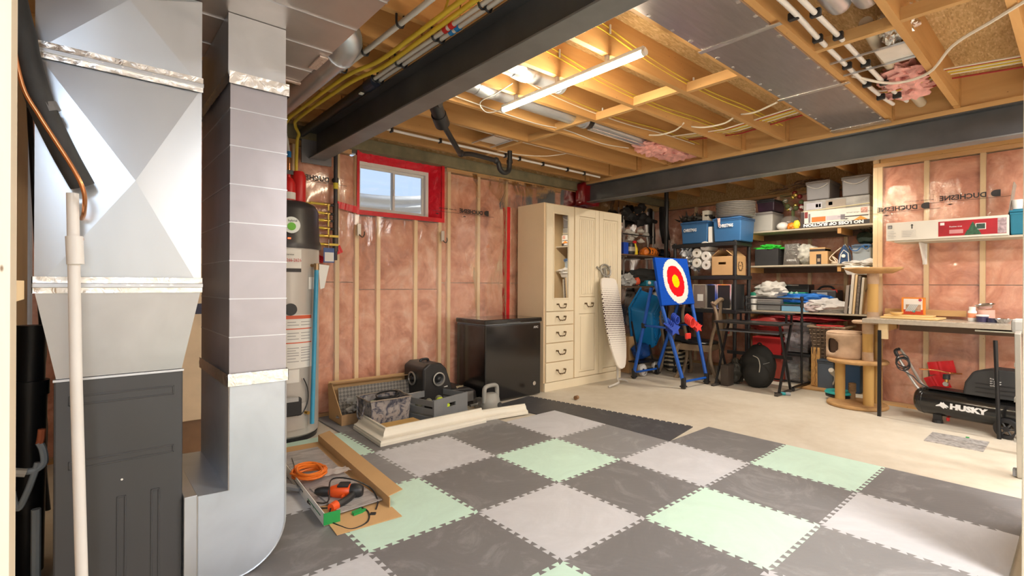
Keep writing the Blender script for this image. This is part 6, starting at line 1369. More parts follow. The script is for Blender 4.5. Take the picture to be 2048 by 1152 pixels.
tote('storage_tote', 'grey blue tote on the floor under the wicker basket', 'tote', FBx(6.52, .40, 1634, 1668, .002, .355), mt('navy_tote', (.10, .13, .18), .4), mt('navy_lid', (.07, .09, .12), .4), .95)
tote('storage_tote', 'dark blue tote on the floor behind the cat tree posts', 'tote', FBx(6.56, .40, 1680, 1722, .002, .355), mt('deep_blue_tote', (.02, .06, .14), .4), mt('navy_lid', (.07, .09, .12), .4), .95)
# garment rack
gr = thing('garment_rack', 'black metal garment rack with two rails in front of the alcove shelves', 'rack', (6.40, 2.4, 0))
gy0, gy1 = yX(6.4, 1604), 2.835
for z, r, m in ((1.055, .012, BLKM), (.975, .010, BLKM)): obj('rail', cyl(nb(), (6.40, gy0, z), (6.40, gy1, z), r, n=10), mt('satin_rail', (.10, .10, .10), .25, .6), gr, smooth=True)
for y in (gy0, gy1):
    obj('upright', cyl(nb(), (6.40, y, .06), (6.40, y, 1.08), .013, n=10), BLKM, gr, smooth=True)
    for z in (1.055, .975, .8): obj('joint', cyl(nb(), (6.40, y, z-.025), (6.40, y, z+.025), .019, n=10), BLK, gr, smooth=True)
    obj('foot', cyl(nb(), (6.14, y, .045), (6.64, y, .045), .014, n=10), BLKM, gr, smooth=True)
    for x in (6.15, 6.63): obj('castor', blob(nb(), (x, y, .022), (.026, .014, .022), 1, 0, 1, 2), BLK, gr, smooth=True)
obj('lower_rail', cyl(nb(), (6.40, gy0, .07), (6.40, gy1, .07), .011, n=8), BLKM, gr, smooth=True)
# desk
ds = thing('computer_desk', 'small black computer desk with X-shaped legs in front of the rack', 'desk', (6.1, 2.7, 0))
dy0, dy1 = yX(5.78, 1560), yX(5.78, 1428)
DKT = mt('desk_black', (.03, .028, .027), .35)
obj('desktop', box(nb(), 5.76, 6.17, dy0, dy1, .762, .785), DKT, ds, bevel=.004)
obj('upper_shelf', box(nb(), 5.98, 6.17, dy0-.02, dy1-.18, .878, .895), DKT, ds, bevel=.004)
obj('keyboard_tray', box(nb(), 5.80, 6.08, dy0+.03, dy1-.06, .665, .682), mt('tray_grey', (.10, .105, .115), .35), ds, bevel=.003)
for y in (dy0+.015, dy1-.015):
    for a, b in (((5.80, .02), (6.14, .76)), ((6.13, .02), (5.82, .76))): obj('leg', tube(nb(), [(a[0], y, a[1]), (b[0], y, b[1])], .016, 6), BLKM, ds)
    obj('foot', box(nb(), 5.72, 6.18, y-.02, y+.02, .0, .028), mt('desk_foot', (.055, .05, .045), .4), ds, bevel=.006)
    for x in (6.0, 6.15): obj('shelf_support', box(nb(), x-.01, x+.01, y-.01, y+.01, .785, .878) if y < 2.5 else box(nb(), x-.01, x+.01, y-.22, y-.20, .785, .878), BLKM, ds)
obj('crossbar', box(nb(), 6.12, 6.15, dy0, dy1, .36, .40), BLKM, ds)
# backpack and bag
bp_ = G(1512, 776); bpk = thing('backpack', 'black backpack with a curved pale zipper standing under the desk', 'backpack', (bp_.x+.10, bp_.y+.02, 0))
BFM = mt('backpack_fabric', (.016, .016, .014), .75, 0, .2, 10)
bx_, by_ = bp_.x+.12, bp_.y+.02
bm = nb(); blob(bm, (bx_, by_, .235), (.13, .195, .262), 2, .06, 1.5, 4, flat=.89); obj('pack_body', bm, BFM, bpk, smooth=True)
bm = nb(); blob(bm, (bx_-.10, by_-.01, .15), (.07, .155, .15), 4, .06, 1.5, 3, flat=.97); obj('front_pocket', bm, BFM, bpk, smooth=True)
obj('zipper', tube(nb(), smooth_path([(bx_-.135, by_+.01, .38), (bx_-.15, by_-.055, .355), (bx_-.172, by_-.085, .28), (bx_-.178, by_-.080, .20)], 5), .0045, 6), mt('pale_zip', (.5, .46, .38), .4), bpk, smooth=True)
obj('side_zip', tube(nb(), smooth_path([(bx_-.12, by_-.10, .29), (bx_-.09, by_-.16, .315)], 4), .0035, 5), mt('grey_zip', (.2, .2, .2), .4), bpk)
obj('top_loop', tube(nb(), smooth_path([(bx_+.02, by_-.04, .475), (bx_+.02, by_, .52), (bx_+.02, by_+.04, .475)], 4), .010, 6), BFM, bpk, smooth=True)
obj('shoulder_strap', tube(nb(), smooth_path([(bx_+.06, by_+.10, .44), (bx_+.02, by_+.215, .30), (bx_-.0, by_+.22, .12), (bx_-.02, by_+.19, .03)], 5), .018, 8), BFM, bpk, smooth=True)
sb_ = G(1466, 768); tag(obj('drawstring_bag', blob(nb(), (sb_.x+.08, sb_.y, .14), (.10, .10, .15), 6, .25, 2, 4, flat=.93), mt('olive_black', (.035, .032, .024), .7), smooth=True), 'small dark olive bag left of the black backpack', 'bag')
sd = G(1448, 772); tag(obj('speaker_box', box(nb(), sd.x+.0, sd.x+.16, sd.y-.045, sd.y+.045, .001, .25), mt('dark_brown_box', (.06, .045, .035), .5), bevel=.004), 'narrow dark brown box standing left of the olive bag', 'box')
# small toy on floor
ty = G(1569, 787, .02); scr = thing('teal_driver', 'small teal and grey handled tool lying on the concrete', 'tool', (ty.x, ty.y, .018), R(-60)); WM[scr] = Matrix.Identity(4)
O('handle', lathe(nb(), [(0, -.06), (.014, -.055), (.018, -.02), (.014, .02), (.017, .05), (0, .055)], 14, Mx=rx), mt('teal_grip', (.02, .35, .38), .4), scr, smooth=True)
O('grey_sleeve', lathe(nb(), [(.019, .01), (.021, .03), (.019, .058), (0, .06)], 14, Mx=rx), GREY, scr, smooth=True); O('tail', cyl(nb(), (-.06, 0, 0), (-.10, .01, 0), .010, .006, 8), BLK, scr)
# ================================================================== TARGET STAND
BLU = mt('stand_blue', (.01, .10, .50), .38, 0, .05)
ts = thing('target_stand', 'blue tubular folding stand holding a fuzzy round target board', 'target', (5.6, 3.4, 0))
fL, fR, bL, bR = Vector((5.318, 3.075, .02)), Vector((5.80, 3.045, .02)), Vector((5.40, 3.82, .02)), Vector((5.90, 3.80, .02))
def P3(px, py, Y): return at('Y', Y, px, py)
TL, TR, BL_, BR_ = P3(1308, 516, 3.44), P3(1371, 518, 3.44), P3(1321, 611, 3.30), P3(1388, 608, 3.30)
topL, topR = BL_.lerp(TL, .5)+Vector((0, .03, 0)), BR_.lerp(TR, .5)+Vector((0, .03, 0))
def stick(nm, a, b, r=.0215, m=BLU, p=ts): return obj(nm, cyl(nb(), a, b, r, n=12), m, p, smooth=True)
stick('front_leg', fL+Vector((0, 0, .05)), topL); stick('front_leg', fR+Vector((0, 0, .05)), topR)
apL = P3(1303, 575, 3.50); apR = apL+(topR-topL)
stick('rear_leg', bL+Vector((0, 0, .05)), apL); stick('rear_leg', bR+Vector((0, 0, .05)), apR)
stick('foot_bar', fL+Vector((.02, 0, .06)), fR+Vector((-.02, 0, .06)), .014); stick('foot_bar', bL+Vector((.02, 0, .06)), bR+Vector((-.02, 0, .06)), .014)
def on_leg(a, b, z): t = (z-a.z)/(b.z-a.z); return a.lerp(b, t)
zc_ = .70
for f, b, ta, tb in ((fL, bL, topL, apL), (fR, bR, topR, apR)):
    a1 = on_leg(f+Vector((0, 0, .05)), ta, zc_); b1_ = on_leg(b+Vector((0, 0, .05)), tb, zc_); stick('side_bar', a1, b1_, .014)
    for q in (a1, b1_): obj('clamp', cbox(nb(), q, (.05, .05, .07)), BLK, ts, bevel=.012)
stick('cross_bar', on_leg(fL+Vector((0, 0, .05)), topL, .74), on_leg(fR+Vector((0, 0, .05)), topR, .74), .012, BLKM)
for q, s in ((fL, 1), (fR, 1), (bL, 1), (bR, 1)):
    obj('foot_cap', cbox(nb(), q+Vector((0, 0, .045)), (.05, .05, .13), (0, 0, 0)), BLK, ts, bevel=.012); obj('foot_toe', cbox(nb(), q+Vector((0, .0, .008)), (.06, .07, .018)), BLK, ts, bevel=.006)
# board: real tilted slab, pattern in its own plane
Wv = ((TR-TL)+(BR_-BL_))/2; Hv = ((TL-BL_)+(TR-BR_))/2; Cc = (TL+TR+BL_+BR_)/4
def target_mat():
    t = NT('fuzzy_target'); base(t, (.5, .5, .5), .95, 0, .1)
    tc = t.new('ShaderNodeTexCoord'); sp = t.new('ShaderNodeSeparateXYZ'); t.link(tc.outputs['Object'], sp.inputs[0])
    nz = t.new('ShaderNodeTexNoise'); nz.inputs['Scale'].default_value = 30; mp = t.new('ShaderNodeMapping'); mp.inputs['Scale'].default_value = (.3, 1, 2.6); t.link(tc.outputs['Object'], mp.inputs[0]); t.link(mp.outputs[0], nz.inputs['Vector'])
    def m(op, a, b=None):
        x = t.new('ShaderNodeMath', operation=op)
        for i, v in enumerate((a, b)):
            if v is None: continue
            if isinstance(v, (int, float)): x.inputs[i].default_value = v
            else: t.link(v, x.inputs[i])
        return x.outputs[0]
    r = m('SQRT', m('ADD', m('POWER', m('ABSOLUTE', m('ADD', sp.outputs[0], -.01)), 2), m('POWER', m('ABSOLUTE', m('MULTIPLY', sp.outputs[2], .93)), 2)))
    r = m('ADD', r, m('MULTIPLY', m('SUBTRACT', nz.outputs['Fac'], .5), .045))
    x = t.new('ShaderNodeValToRGB'); x.color_ramp.interpolation = 'CONSTANT'; e = x.color_ramp.elements
    for i in range(2): e.new(.5)
    for i, (p, c) in enumerate(((0, (.95, .62, .0)), (.075, (.80, .008, .015)), (.185, (.80, .76, .72)), (.265, (.008, .075, .48)))): e[i].position = p; e[i].color = (*c, 1)
    t.link(r, x.inputs[0]); t.link(x.outputs[0], t.b.inputs['Base Color']); t.bump(nz.outputs['Fac'], .5, .01); return t.m
ux = Wv.normalized(); uz = (Hv-ux*Hv.dot(ux)).normalized(); uy = uz.cross(ux)
Mt = Matrix(((ux.x, uy.x, uz.x, Cc.x), (ux.y, uy.y, uz.y, Cc.y), (ux.z, uy.z, uz.z, Cc.z), (0, 0, 0, 1)))
bd_ = Mt.inverted(); bm = nb(); w2, h2 = Wv.length/2, Hv.length/2; sk = Hv.dot(ux)/2
A = [bm.verts.new(v) for y in (-.018, .018) for v in ((-w2-sk, y, -h2), (w2-sk, y, -h2), (w2+sk, y, h2), (-w2+sk, y, h2))]
for f in ((0, 1, 2, 3), (7, 6, 5, 4), (0, 4, 5, 1), (1, 5, 6, 2), (2, 6, 7, 3), (3, 7, 4, 0)): bm.faces.new([A[i] for i in f])
bo = obj('target_board', bm, target_mat(), ts, local=True, bevel=.006); bo.matrix_parent_inverse = Matrix.Identity(4)
lm = WM[ts].inverted() @ Mt; bo.location = lm.to_translation(); bo.rotation_euler = lm.to_euler()
# star shaped toss toys tied at the cross bar
def star(name, label, c, r, m, n=4, tilt=0.):
    t = thing(name, label, 'toy', c)
    for k in range(n):
        P = []
        for i in range(10): a = pi/2+i*pi/5; rr = r*(1 if i % 2 == 0 else .5); P.append((rr*cos(a), rr*sin(a)))
        d = k*.022; o = Vector(c)+Vector((.012*k, .028*k, .012*k)); prism_o = nb(); prism(prism_o, P, o, Vector((.86, -.3, .1)).normalized(), Vector((.1, .2, 1)).normalized(), -.007, .007)
        obj('star_layer', prism_o, m, t, bevel=.003)
    return t
SB = mt('toy_blue', (.015, .06, .45), .5, 0, .2, 20); SR = mt('toy_red', (.80, .05, .04), .5, 0, .1, 20)
star('star_toy', 'bundle of blue foam stars tied to the left front leg of the target stand', P3(1350, 659, 3.14), .085, SB, 5)
star('star_toy', 'bundle of red foam stars tied to the right front leg of the target stand', P3(1397, 655, 3.12), .065, SR, 5)
rh = P3(1382, 645, 3.13); rt_ = thing('ring_toy', 'stack of red foam rings hanging between the front legs of the target stand', 'toy', rh)
for k in range(5): obj('ring', tube(nb(), [rh+Vector((.012*k-.02+.055*cos(a), .024*k-.03, .01*k+.055*sin(a))) for a in [2*pi*i/16 for i in range(16)]], .009, 6, closed=True), SR, rt_, smooth=True)
tag(obj('red_pouch', cbox(nb(), P3(1376, 672, 3.12), (.10, .03, .07)), SR, bevel=.01), 'small red pouch hanging under the red foam rings', 'pouch')
bh = P3(1350, 640, 3.2); bt_ = thing('ring_toy', 'stack of blue foam rings hanging above the blue stars', 'toy', bh)
for k in range(4): obj('ring', tube(nb(), [bh+Vector((.012*k+.045*cos(a), .024*k-.03, .01*k+.045*sin(a))) for a in [2*pi*i/16 for i in range(16)]], .009, 6, closed=True), SB, bt_, smooth=True)

# ------------------------------------------------------------------ things behind the stand
TQ = mt('turquoise_plastic', (.012, .20, .52), .2, 0, .06)
tb = thing('ribbed_tub', 'turquoise blue ribbed plastic tub tipped on its side on the hand cart', 'tub')
ctr = P3(1294, 642, 4.0); Mt2 = Matrix.Translation(ctr) @ Matrix.Rotation(R(14), 4, 'Z') @ Matrix.Rotation(R(-32), 4, 'Y') @ Matrix.Rotation(R(8), 4, 'X')
tb.matrix_world = Mt2; tb.location = ctr; tb.rotation_euler = Mt2.to_euler(); WM[tb] = Mt2
bm = nb()
a = [bm.verts.new(p) for p in ((-.20, -.15, -.30), (.20, -.15, -.30), (.20, -.15, .30), (-.20, -.15, .30))]
b = [bm.verts.new(p) for p in ((-.24, .15, -.36), (.24, .15, -.36), (.24, .15, .36), (-.24, .15, .36))]
bm.faces.new(a); bm.faces.new(b[::-1])
for i in range(4): bm.faces.new((a[i], a[(i+1) % 4], b[(i+1) % 4], b[i]))
O('tub', bm, TQ, tb, bevel=.03)
for k in range(11): O('rib', cyl(nb(), (-.165, -.150, -.26+.052*k), (.165, -.150, -.26+.052*k), .017, n=12), TQ, tb, smooth=True)
O('rim', tube(nb(), [(-.25, .15, -.37), (.25, .15, -.37), (.25, .15, .37), (-.25, .15, .37)], .014, 8, closed=True), TQ, tb, smooth=True)
hcx = G(1291, 752); ht = thing('hand_cart', 'black folding hand cart with white wheels carrying the tub', 'cart', (hcx.x+.1, hcx.y+.08, 0))
wx, wy = hcx.x+.02, hcx.y+.02
for dx in (-.16, .16):
    obj('tyre', lathe(nb(), [(.065, -.015), (.083, -.015), (.083, .015), (.065, .015)], 24, Mx=Matrix.Translation((wx+dx+.1, wy, .085)) @ Matrix.Rotation(R(78), 4, 'X')), WHT if 0 else mt('pale_tyre', (.55, .53, .50), .5), ht, smooth=True)
    obj('wheel_hub', cyl(nb(), (wx+dx+.1, wy-.012, .085), (wx+dx+.1, wy+.012, .085), .066, n=20), WHT, ht); obj('hub_cap', cyl(nb(), (wx+dx+.1, wy-.02, .085), (wx+dx+.1, wy+.0, .085), .018, n=12), BLK, ht)
    obj('frame_tube', cyl(nb(), (wx+dx+.1, wy+.04, .09), (wx+dx+.05, wy+.14, .72), .012, n=8), BLKM, ht)
obj('axle', cyl(nb(), (wx-.06, wy, .085), (wx+.26, wy, .085), .008, n=8), BLKM, ht)
obj('platform', box(nb(), wx-.1, wx+.3, wy-.02, wy+.2, .17, .185), BLKM, ht)
tag(obj('blue_sack', blob(nb(), (wx+.14, wy+.16, .30), (.17, .10, .12), 5, .3, 2, 3), mt('dark_blue_sack', (.01, .06, .25), .4), smooth=True), 'dark blue sack lying on the hand cart under the tub', 'sack')
cs = G(1262, 748); tag(obj('moving_carton', box(nb(), cs.x+.02, cs.x+.38, cs.y+.05, cs.y+.35, .001, .50), CARD, bevel=.003), 'brown carton standing between the wardrobe and the hand cart', 'box')
sbp = P3(1316, 595, 4.25); 
def soccer():
    t = NT('black_white_pattern'); base(t, (.5, .5, .5), .6); v = t.new('ShaderNodeTexVoronoi'); v.inputs['Scale'].default_value = 11; t.link(t.coord(), v.inputs['Vector'])
    t.link(t.ramp(v.outputs['Distance'], [(.40, (.02, .02, .02)), (.46, (.75, .73, .68))]), t.b.inputs['Base Color']); return t.m
tag(obj('patterned_ball', blob(nb(), sbp, (.12, .10, .14), 2, .05, 2, 3), soccer(), smooth=True), 'black and white patterned ball wedged behind the target board', 'ball')
tag(obj('patterned_bag', blob(nb(), sbp+Vector((.06, .0, -.30)), (.08, .08, .26), 3, .2, 2, 3), MATS.setdefault('bwp', bpy.data.materials['black_white_pattern']), smooth=True), 'black and white dotted bag hanging below the patterned ball', 'bag')
def zebra():
    t = NT('striped_cloth'); base(t, (.5, .5, .5), .8); wv = t.new('ShaderNodeTexWave'); wv.inputs['Scale'].default_value = 5; wv.inputs['Distortion'].default_value = 3; wv.bands_direction = 'Z'
    t.link(t.coord(), wv.inputs['Vector']); t.link(t.ramp(wv.outputs['Fac'], [(.45, (.03, .03, .03)), (.55, (.13, .13, .12)), (.72, (.60, .55, .42))]), t.b.inputs['Base Color']); return t.m
stb = G(1345, 742); tag(obj('striped_bag', blob(nb(), (stb.x+.08, stb.y+.0, .24), (.22, .18, .26), 6, .25, 1.8, 4, flat=.92), zebra(), smooth=True), 'large bag striped black, grey and cream behind the target stand', 'bag')
pk = P3(1435, 707, 3.75); tag(obj('pink_bag', blob(nb(), pk, (.09, .09, .13), 8, .25, 2, 3), mt('pink_cloth', (.45, .16, .25), .6), smooth=True), 'pink bag behind the curved chair legs', 'bag')
tag(obj('pale_drum', blob(nb(), P3(1447, 640, 3.3), (.20, .14, .24), 8, .03, 2, 4), mt('tan_cushion', (.42, .29, .17), .7, 0, .15, 6), smooth=True), 'round tan cushion behind the curved chair back', 'cushion')
sgn = P3(1459, 640, 3.08); sl = thing('red_letter_bag', 'cream bag with red letters beside the desk', 'bag', sgn)
obj('panel', cbox(nb(), sgn, (.10, .03, .42)), mt('cream_cloth', (.55, .48, .36), .7), sl, bevel=.01)
text('CANADA', (sgn.x-.035, sgn.y-.0165, sgn.z-.18), (0, 0, 1), (-1, 0, 0), .085, RED, sl, bold=.002)
tag(obj('navy_tub_back', box(nb(), P3(1368, 620, 3.9).x, P3(1402, 620, 3.9).x, 3.86, 4.1, .55, .86), mt('navy_tote2', (.03, .06, .13), .4), bevel=.015), 'navy plastic tub behind the chairs under the rack', 'tub')
# ------------------------------------------------------------------ dining chairs
CW = mt('greyed_oak', (.21, .15, .095), .5, 0, .2, 8); SEATB = mt('black_seat_leather', (.012, .012, .014), .3)
def dining_chair(label, x, y, rz, grp=None):
    """local: seat front towards +y, back at y=0"""
    t = thing('dining_chair', label, 'chair', (x, y, 0), rz, grp)
    for s in (-1, 1):
        pts = [(.19*s, -.06, .0), (.19*s, -.01, .12), (.195*s, .035, .28), (.20*s, .03, .45), (.20*s, .0, .60), (.195*s, -.045, .78), (.18*s, -.02, .90), (.165*s, .03, 1.0)]
        O('rear_leg', tube(nb(), smooth_path(pts, 4), .021, 6), CW, t, smooth=True)
        fp = [(.21*s, .43, .44), (.235*s, .46, .36), (.225*s, .45, .22), (.215*s, .43, .08), (.235*s, .47, .0)]
        O('front_leg', tube(nb(), smooth_path(fp, 4), [.032]*5+[.024]*12, 8), CW, t, smooth=True)
        O('side_rail', box(nb(), .205*s-.012, .205*s+.012, .03, .45, .37, .45), CW, t, bevel=.005)
    O('front_rail', box(nb(), -.22, .22, .425, .45, .37, .45), CW, t, bevel=.005); O('rear_rail', box(nb(), -.19, .19, .02, .045, .38, .45), CW, t, bevel=.005)
    O('seat', blob(nb(), (0, .24, .47), (.235, .235, .035), 2, .02, 1, 3), SEATB, t, smooth=True)
    O('top_rail', tube(nb(), smooth_path([(-.19, .0, .96), (-.1, -.02, 1.01), (0, -.025, 1.03), (.1, -.02, 1.01), (.19, .0, .96)], 4), .026, 8), CW, t, smooth=True)
    sp = [(-.03, .45), (.03, .45), (.05, .58), (.075, .72), (.06, .82), (.035, .90), (.055, 1.01), (-.055, 1.01), (-.035, .90), (-.06, .82), (-.075, .72), (-.05, .58)]
    O('splat', prism(nb(), sp, (0, -.02, 0), (1, 0, 0), (0, 0, 1), -.008, .008), CW, t)
    return t
c1 = G(1423, 748)
ch1 = dining_chair('greyed oak dining chair with curved back legs, side-on behind the target stand', 5.95, 3.02, R(0))
ch2 = dining_chair('greyed oak dining chair with its vase-shaped splat seen between the target stand legs', 6.03, 3.64, R(-100))
ch1.location = (6.17, 3.08, 0); ch1.rotation_euler = (0, 0, R(8))

# ------------------------------------------------------------------ cat tree
PL = mt('beige_plush', (.52, .36, .24), .95, 0, .12, 12, .3, 60); TANP = mt('tan_plush', (.50, .29, .12), .95, 0, .15, 12, .3, 60)
def sisal(name, col):
    t = NT(name); base(t, col, .85); wv = t.new('ShaderNodeTexWave'); wv.bands_direction = 'Z'; wv.inputs['Scale'].default_value = 75
    t.link(t.coord(), wv.inputs['Vector']); t.link(t.ramp(wv.outputs['Fac'], [(.2, tuple(c*.72 for c in col)), (.6, col)]), t.b.inputs['Base Color']); t.bump(wv.outputs['Fac'], .15, .003); return t.m
SIS = sisal('sisal_rope', (.66, .40, .13)); SISB = sisal('brown_sisal', (.38, .24, .12))
KX, KY = 5.93, yX(5.93, 1715)
kt_ = thing('cat_tree', 'beige plush cat tree with a round den, sisal posts and a top perch', 'cat tree', (KX, KY, 0))
def disc(nm, cx_, cy_, r, z, h, m=TANP, sx_=1, sy_=1): return obj(nm, lathe(nb(), [(0, z), (r-.01, z), (r, z+h*.3), (r, z+h*.7), (r-.012, z+h), (0, z+h)], 36, (cx_, cy_, 0), sx=sx_, sy=sy_), m, kt_, smooth=True)
disc('base_board', KX, KY, .262, .001, .035)
def atz(px, py, z): return at('Z', z, px, py)
def pst_(nm, px, X, z0, z1, r, m): y = yX(X, px); return obj(nm, cyl(nb(), (X, y, z0), (X, y, z1), r, n=18), m, kt_, smooth=True), (X, y)
_, pA = pst_('tall_post', 1738, 5.86, .036, .44, .046, SIS)
pst_('den_post', 1681, 5.98, .036, .44, .046, SIS)
_, pC = pst_('middle_post', 1736, 5.86, .475, .835, .044, SIS)
pst_('rear_post', 1757, 6.04, .036, .835, .036, SIS); _, pT = pst_('upper_post', 1746, 5.99, .867, 1.335, .045, SIS)
obj('post_sleeve', cyl(nb(), (pC[0], pC[1], .475), (pC[0], pC[1], .56), .0475, n=18), PL, kt_, smooth=True)
obj('post_sleeve', cyl(nb(), (pC[0], pC[1], .74), (pC[0], pC[1], .834), .0475, n=18), PL, kt_, smooth=True)
obj('post_sleeve', cyl(nb(), (pT[0], pT[1], 1.23), (pT[0], pT[1], 1.334), .049, n=18), PL, kt_, smooth=True)
obj('post_sleeve', cyl(nb(), (pT[0], pT[1], .867), (pT[0], pT[1], .95), .049, n=18), PL, kt_, smooth=True)
disc('platform', KX, KY, .262, .44, .034)
disc('platform', 5.93, yX(5.93, 1735), .13, .836, .03, PL)
# den: upright drum with a real round opening
dcx, dcy, dr_ = 5.96, yX(5.96, 1693), .165; N_ = 48; zl, zh = .476, .725
bm = nb(); hc_a = math.atan2(-dcy+.0, -dcx)  # direction to the camera side
ha = math.atan2(-(dcy), -(dcx))+R(-48); 
ring_o = []; 
rowsz = 10
g = {}
for i in range(N_):
    for j in range(rowsz+1):
        a = 2*pi*i/N_; z = zl+(zh-zl)*j/rowsz; g[i, j] = bm.verts.new((dcx+dr_*cos(a), dcy+dr_*sin(a), z))
for i in range(N_):
    for j in range(rowsz):
        a = 2*pi*(i+.5)/N_; z = zl+(zh-zl)*(j+.5)/rowsz; da = (a-ha+pi) % (2*pi)-pi
        if (da*dr_)**2+(z-(zl+zh)/2-.0)**2 < .082**2: continue
        bm.faces.new((g[i, j], g[(i+1) % N_, j], g[(i+1) % N_, j+1], g[i, j+1]))
hole_pts = [(dcx+(dr_+.002)*cos(ha+.086*cos(t)/dr_), dcy+(dr_+.002)*sin(ha+.086*cos(t)/dr_), (zl+zh)/2+.086*sin(t)) for t in [2*pi*i/28 for i in range(28)]]
den = obj('den_drum', bm, PL, kt_, smooth='all'); so = den.modifiers.new('wall', 'SOLIDIFY'); so.thickness = .012; so.offset = 1
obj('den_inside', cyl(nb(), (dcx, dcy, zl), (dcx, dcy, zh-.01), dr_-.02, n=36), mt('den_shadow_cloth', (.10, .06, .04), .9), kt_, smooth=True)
obj('den_rim', tube(nb(), hole_pts, .010, 6, closed=True), PL, kt_, smooth=True)
obj('den_roof', lathe(nb(), [(0, zh), (dr_+.004, zh-.004), (dr_+.008, zh+.006), (dr_-.01, zh+.018), (0, zh+.02)], 40, (dcx, dcy, 0)), PL, kt_, smooth=True)
# top perch: shallow tray
pcx, pcy = 5.97, yX(5.97, 1746)
bm = lathe(nb(), [(0, 1.336), (.16, 1.338), (.235, 1.372), (.247, 1.388), (.236, 1.396), (.15, 1.362), (0, 1.356)], 36, (pcx, pcy, 0), sx=.8, sy=1.0)
for v in bm.verts: v.co.z += .012*noise.noise(v.co*9)
obj('top_perch', bm, TANP, kt_, smooth='all')
# separate scratching post, track toy, small posts
tp = G(1707, 806); obj('spring_post', cyl(nb(), (tp.x+.03, tp.y+.02, .036), (tp.x+.03, tp.y+.02, .20), .030, n=14), SISB, kt_, smooth=True)
for k in range(7): obj('rope_coil', tube(nb(), [(tp.x+.03+.031*cos(a), tp.y+.02+.031*sin(a), .115+.013*k) for a in [2*pi*i/14 for i in range(14)]], .0055, 5, closed=True), SISB, kt_, smooth=True)
fm = P3(1666, 760, 1.95); tag(obj('fluffy_toy', tube(nb(), smooth_path([P3(1662, 740, 1.9), P3(1668, 752, 1.9), P3(1666, 770, 1.9)], 4), [.028, .03, .028, .022, .018, .014, .010, .008, .005], 8), mt('fluffy_white', (.62, .58, .52), .95, 0, .1, 30), smooth=True), 'white fluffy cat toy hanging from the cat tree platform', 'toy')
sc_ = G(1627, 777); sb2 = thing('scratching_post', 'upright tan scratching post on a square board left of the cat tree', 'scratching post', (sc_.x+.08, sc_.y+.0, 0))
obj('board', cbox(nb(), (sc_.x+.07, sc_.y-.03, .012), (.40, .40, .022), (0, 0, R(0))), TANP, sb2, bevel=.004)
obj('post', cbox(nb(), (sc_.x+.07, sc_.y-.01, .255), (.095, .095, .46)), mt('tan_carpet', (.60, .34, .12), .95, 0, .2, 25, .4, 60), sb2, bevel=.01)
obj('groove', tube(nb(), [(sc_.x+.02, sc_.y-.012+.006*sin(k*2.1), .04+.03*k) for k in range(15)], .004, 5), mt('dark_tan', (.35, .18, .07), .9), sb2)
tt = G(1676, 793, .04); tr_ = thing('track_toy', 'round turquoise cat track toy on a dark base', 'toy', (tt.x, tt.y, .0))
TQL = mt('turquoise_light', (.03, .42, .42), .35)
obj('base', lathe(nb(), [(0, .037), (.12, .037), (.125, .06), (.105, .07), (0, .07)], 32, (tt.x+.03, tt.y, 0)), BLK, tr_, smooth=True)
obj('ring', lathe(nb(), [(.055, .071), (.128, .071), (.132, .082), (.120, .098), (.07, .098), (.055, .085), (.055, .071)], 36, (tt.x+.03, tt.y, 0)), TQL, tr_, smooth=True)
obj('button', lathe(nb(), [(0, .08), (.03, .08), (.02, .095), (0, .1)], 20, (tt.x+.03, tt.y, 0)), TQL, tr_, smooth=True)

# ================================================================== WORKTOP SIDE
def stone():
    t = NT('speckled_worktop'); base(t, (.5, .45, .38), .22); n = t.noise(t.coord(), 60, 5, .7)
    t.link(t.ramp(n, [(.35, (.26, .22, .17)), (.55, (.45, .40, .33)), (.75, (.60, .55, .47))]), t.b.inputs['Base Color']); return t.m
WT = .905; wk_ = thing('worktop', 'long speckled grey brown worktop along the insulated right wall', 'worktop', (5.87, .4, .865))
obj('slab', box(nb(), 5.58, 6.155, -1.0, 1.385, WT-.042, WT), stone(), wk_, bevel=.004)
obj('edge_strip', box(nb(), 5.578, 5.5805, -1.0, 1.387, WT-.04, WT-.004), mt('edge_brown', (.40, .34, .27), .4, 0, .1, 30), wk_)
obj('end_cleat', box(nb(), 5.62, 5.66, 1.20, 1.27, .72, WT-.043), PZ, wk_); obj('cross_rail', box(nb(), 5.66, 6.12, 1.22, 1.26, .79, WT-.043), PX, wk_)
obj('under_rail', box(nb(), 6.06, 6.12, -1.0, 1.2, .78, WT-.043), DW, wk_)
obj('leg', box(nb(), 5.605, 5.632, 1.245, 1.272, 0, .80), BLKM, wk_); 
obj('leg', tube(nb(), [(5.52, .475, .78), (5.515, .45, .0)], .014, 8), BLKM, wk_)
obj('shelf_bracket', box(nb(), 5.56, 5.80, .30, .60, .842, .852), mt('dull_bracket', (.4, .38, .3), .4, .4), wk_)
tag(obj('ledger_board', box(nb(), 6.118, 6.158, .72, 1.33, .93, .985), PY, bevel=.002), 'short pine board fixed to the wall just above the worktop', 'board')
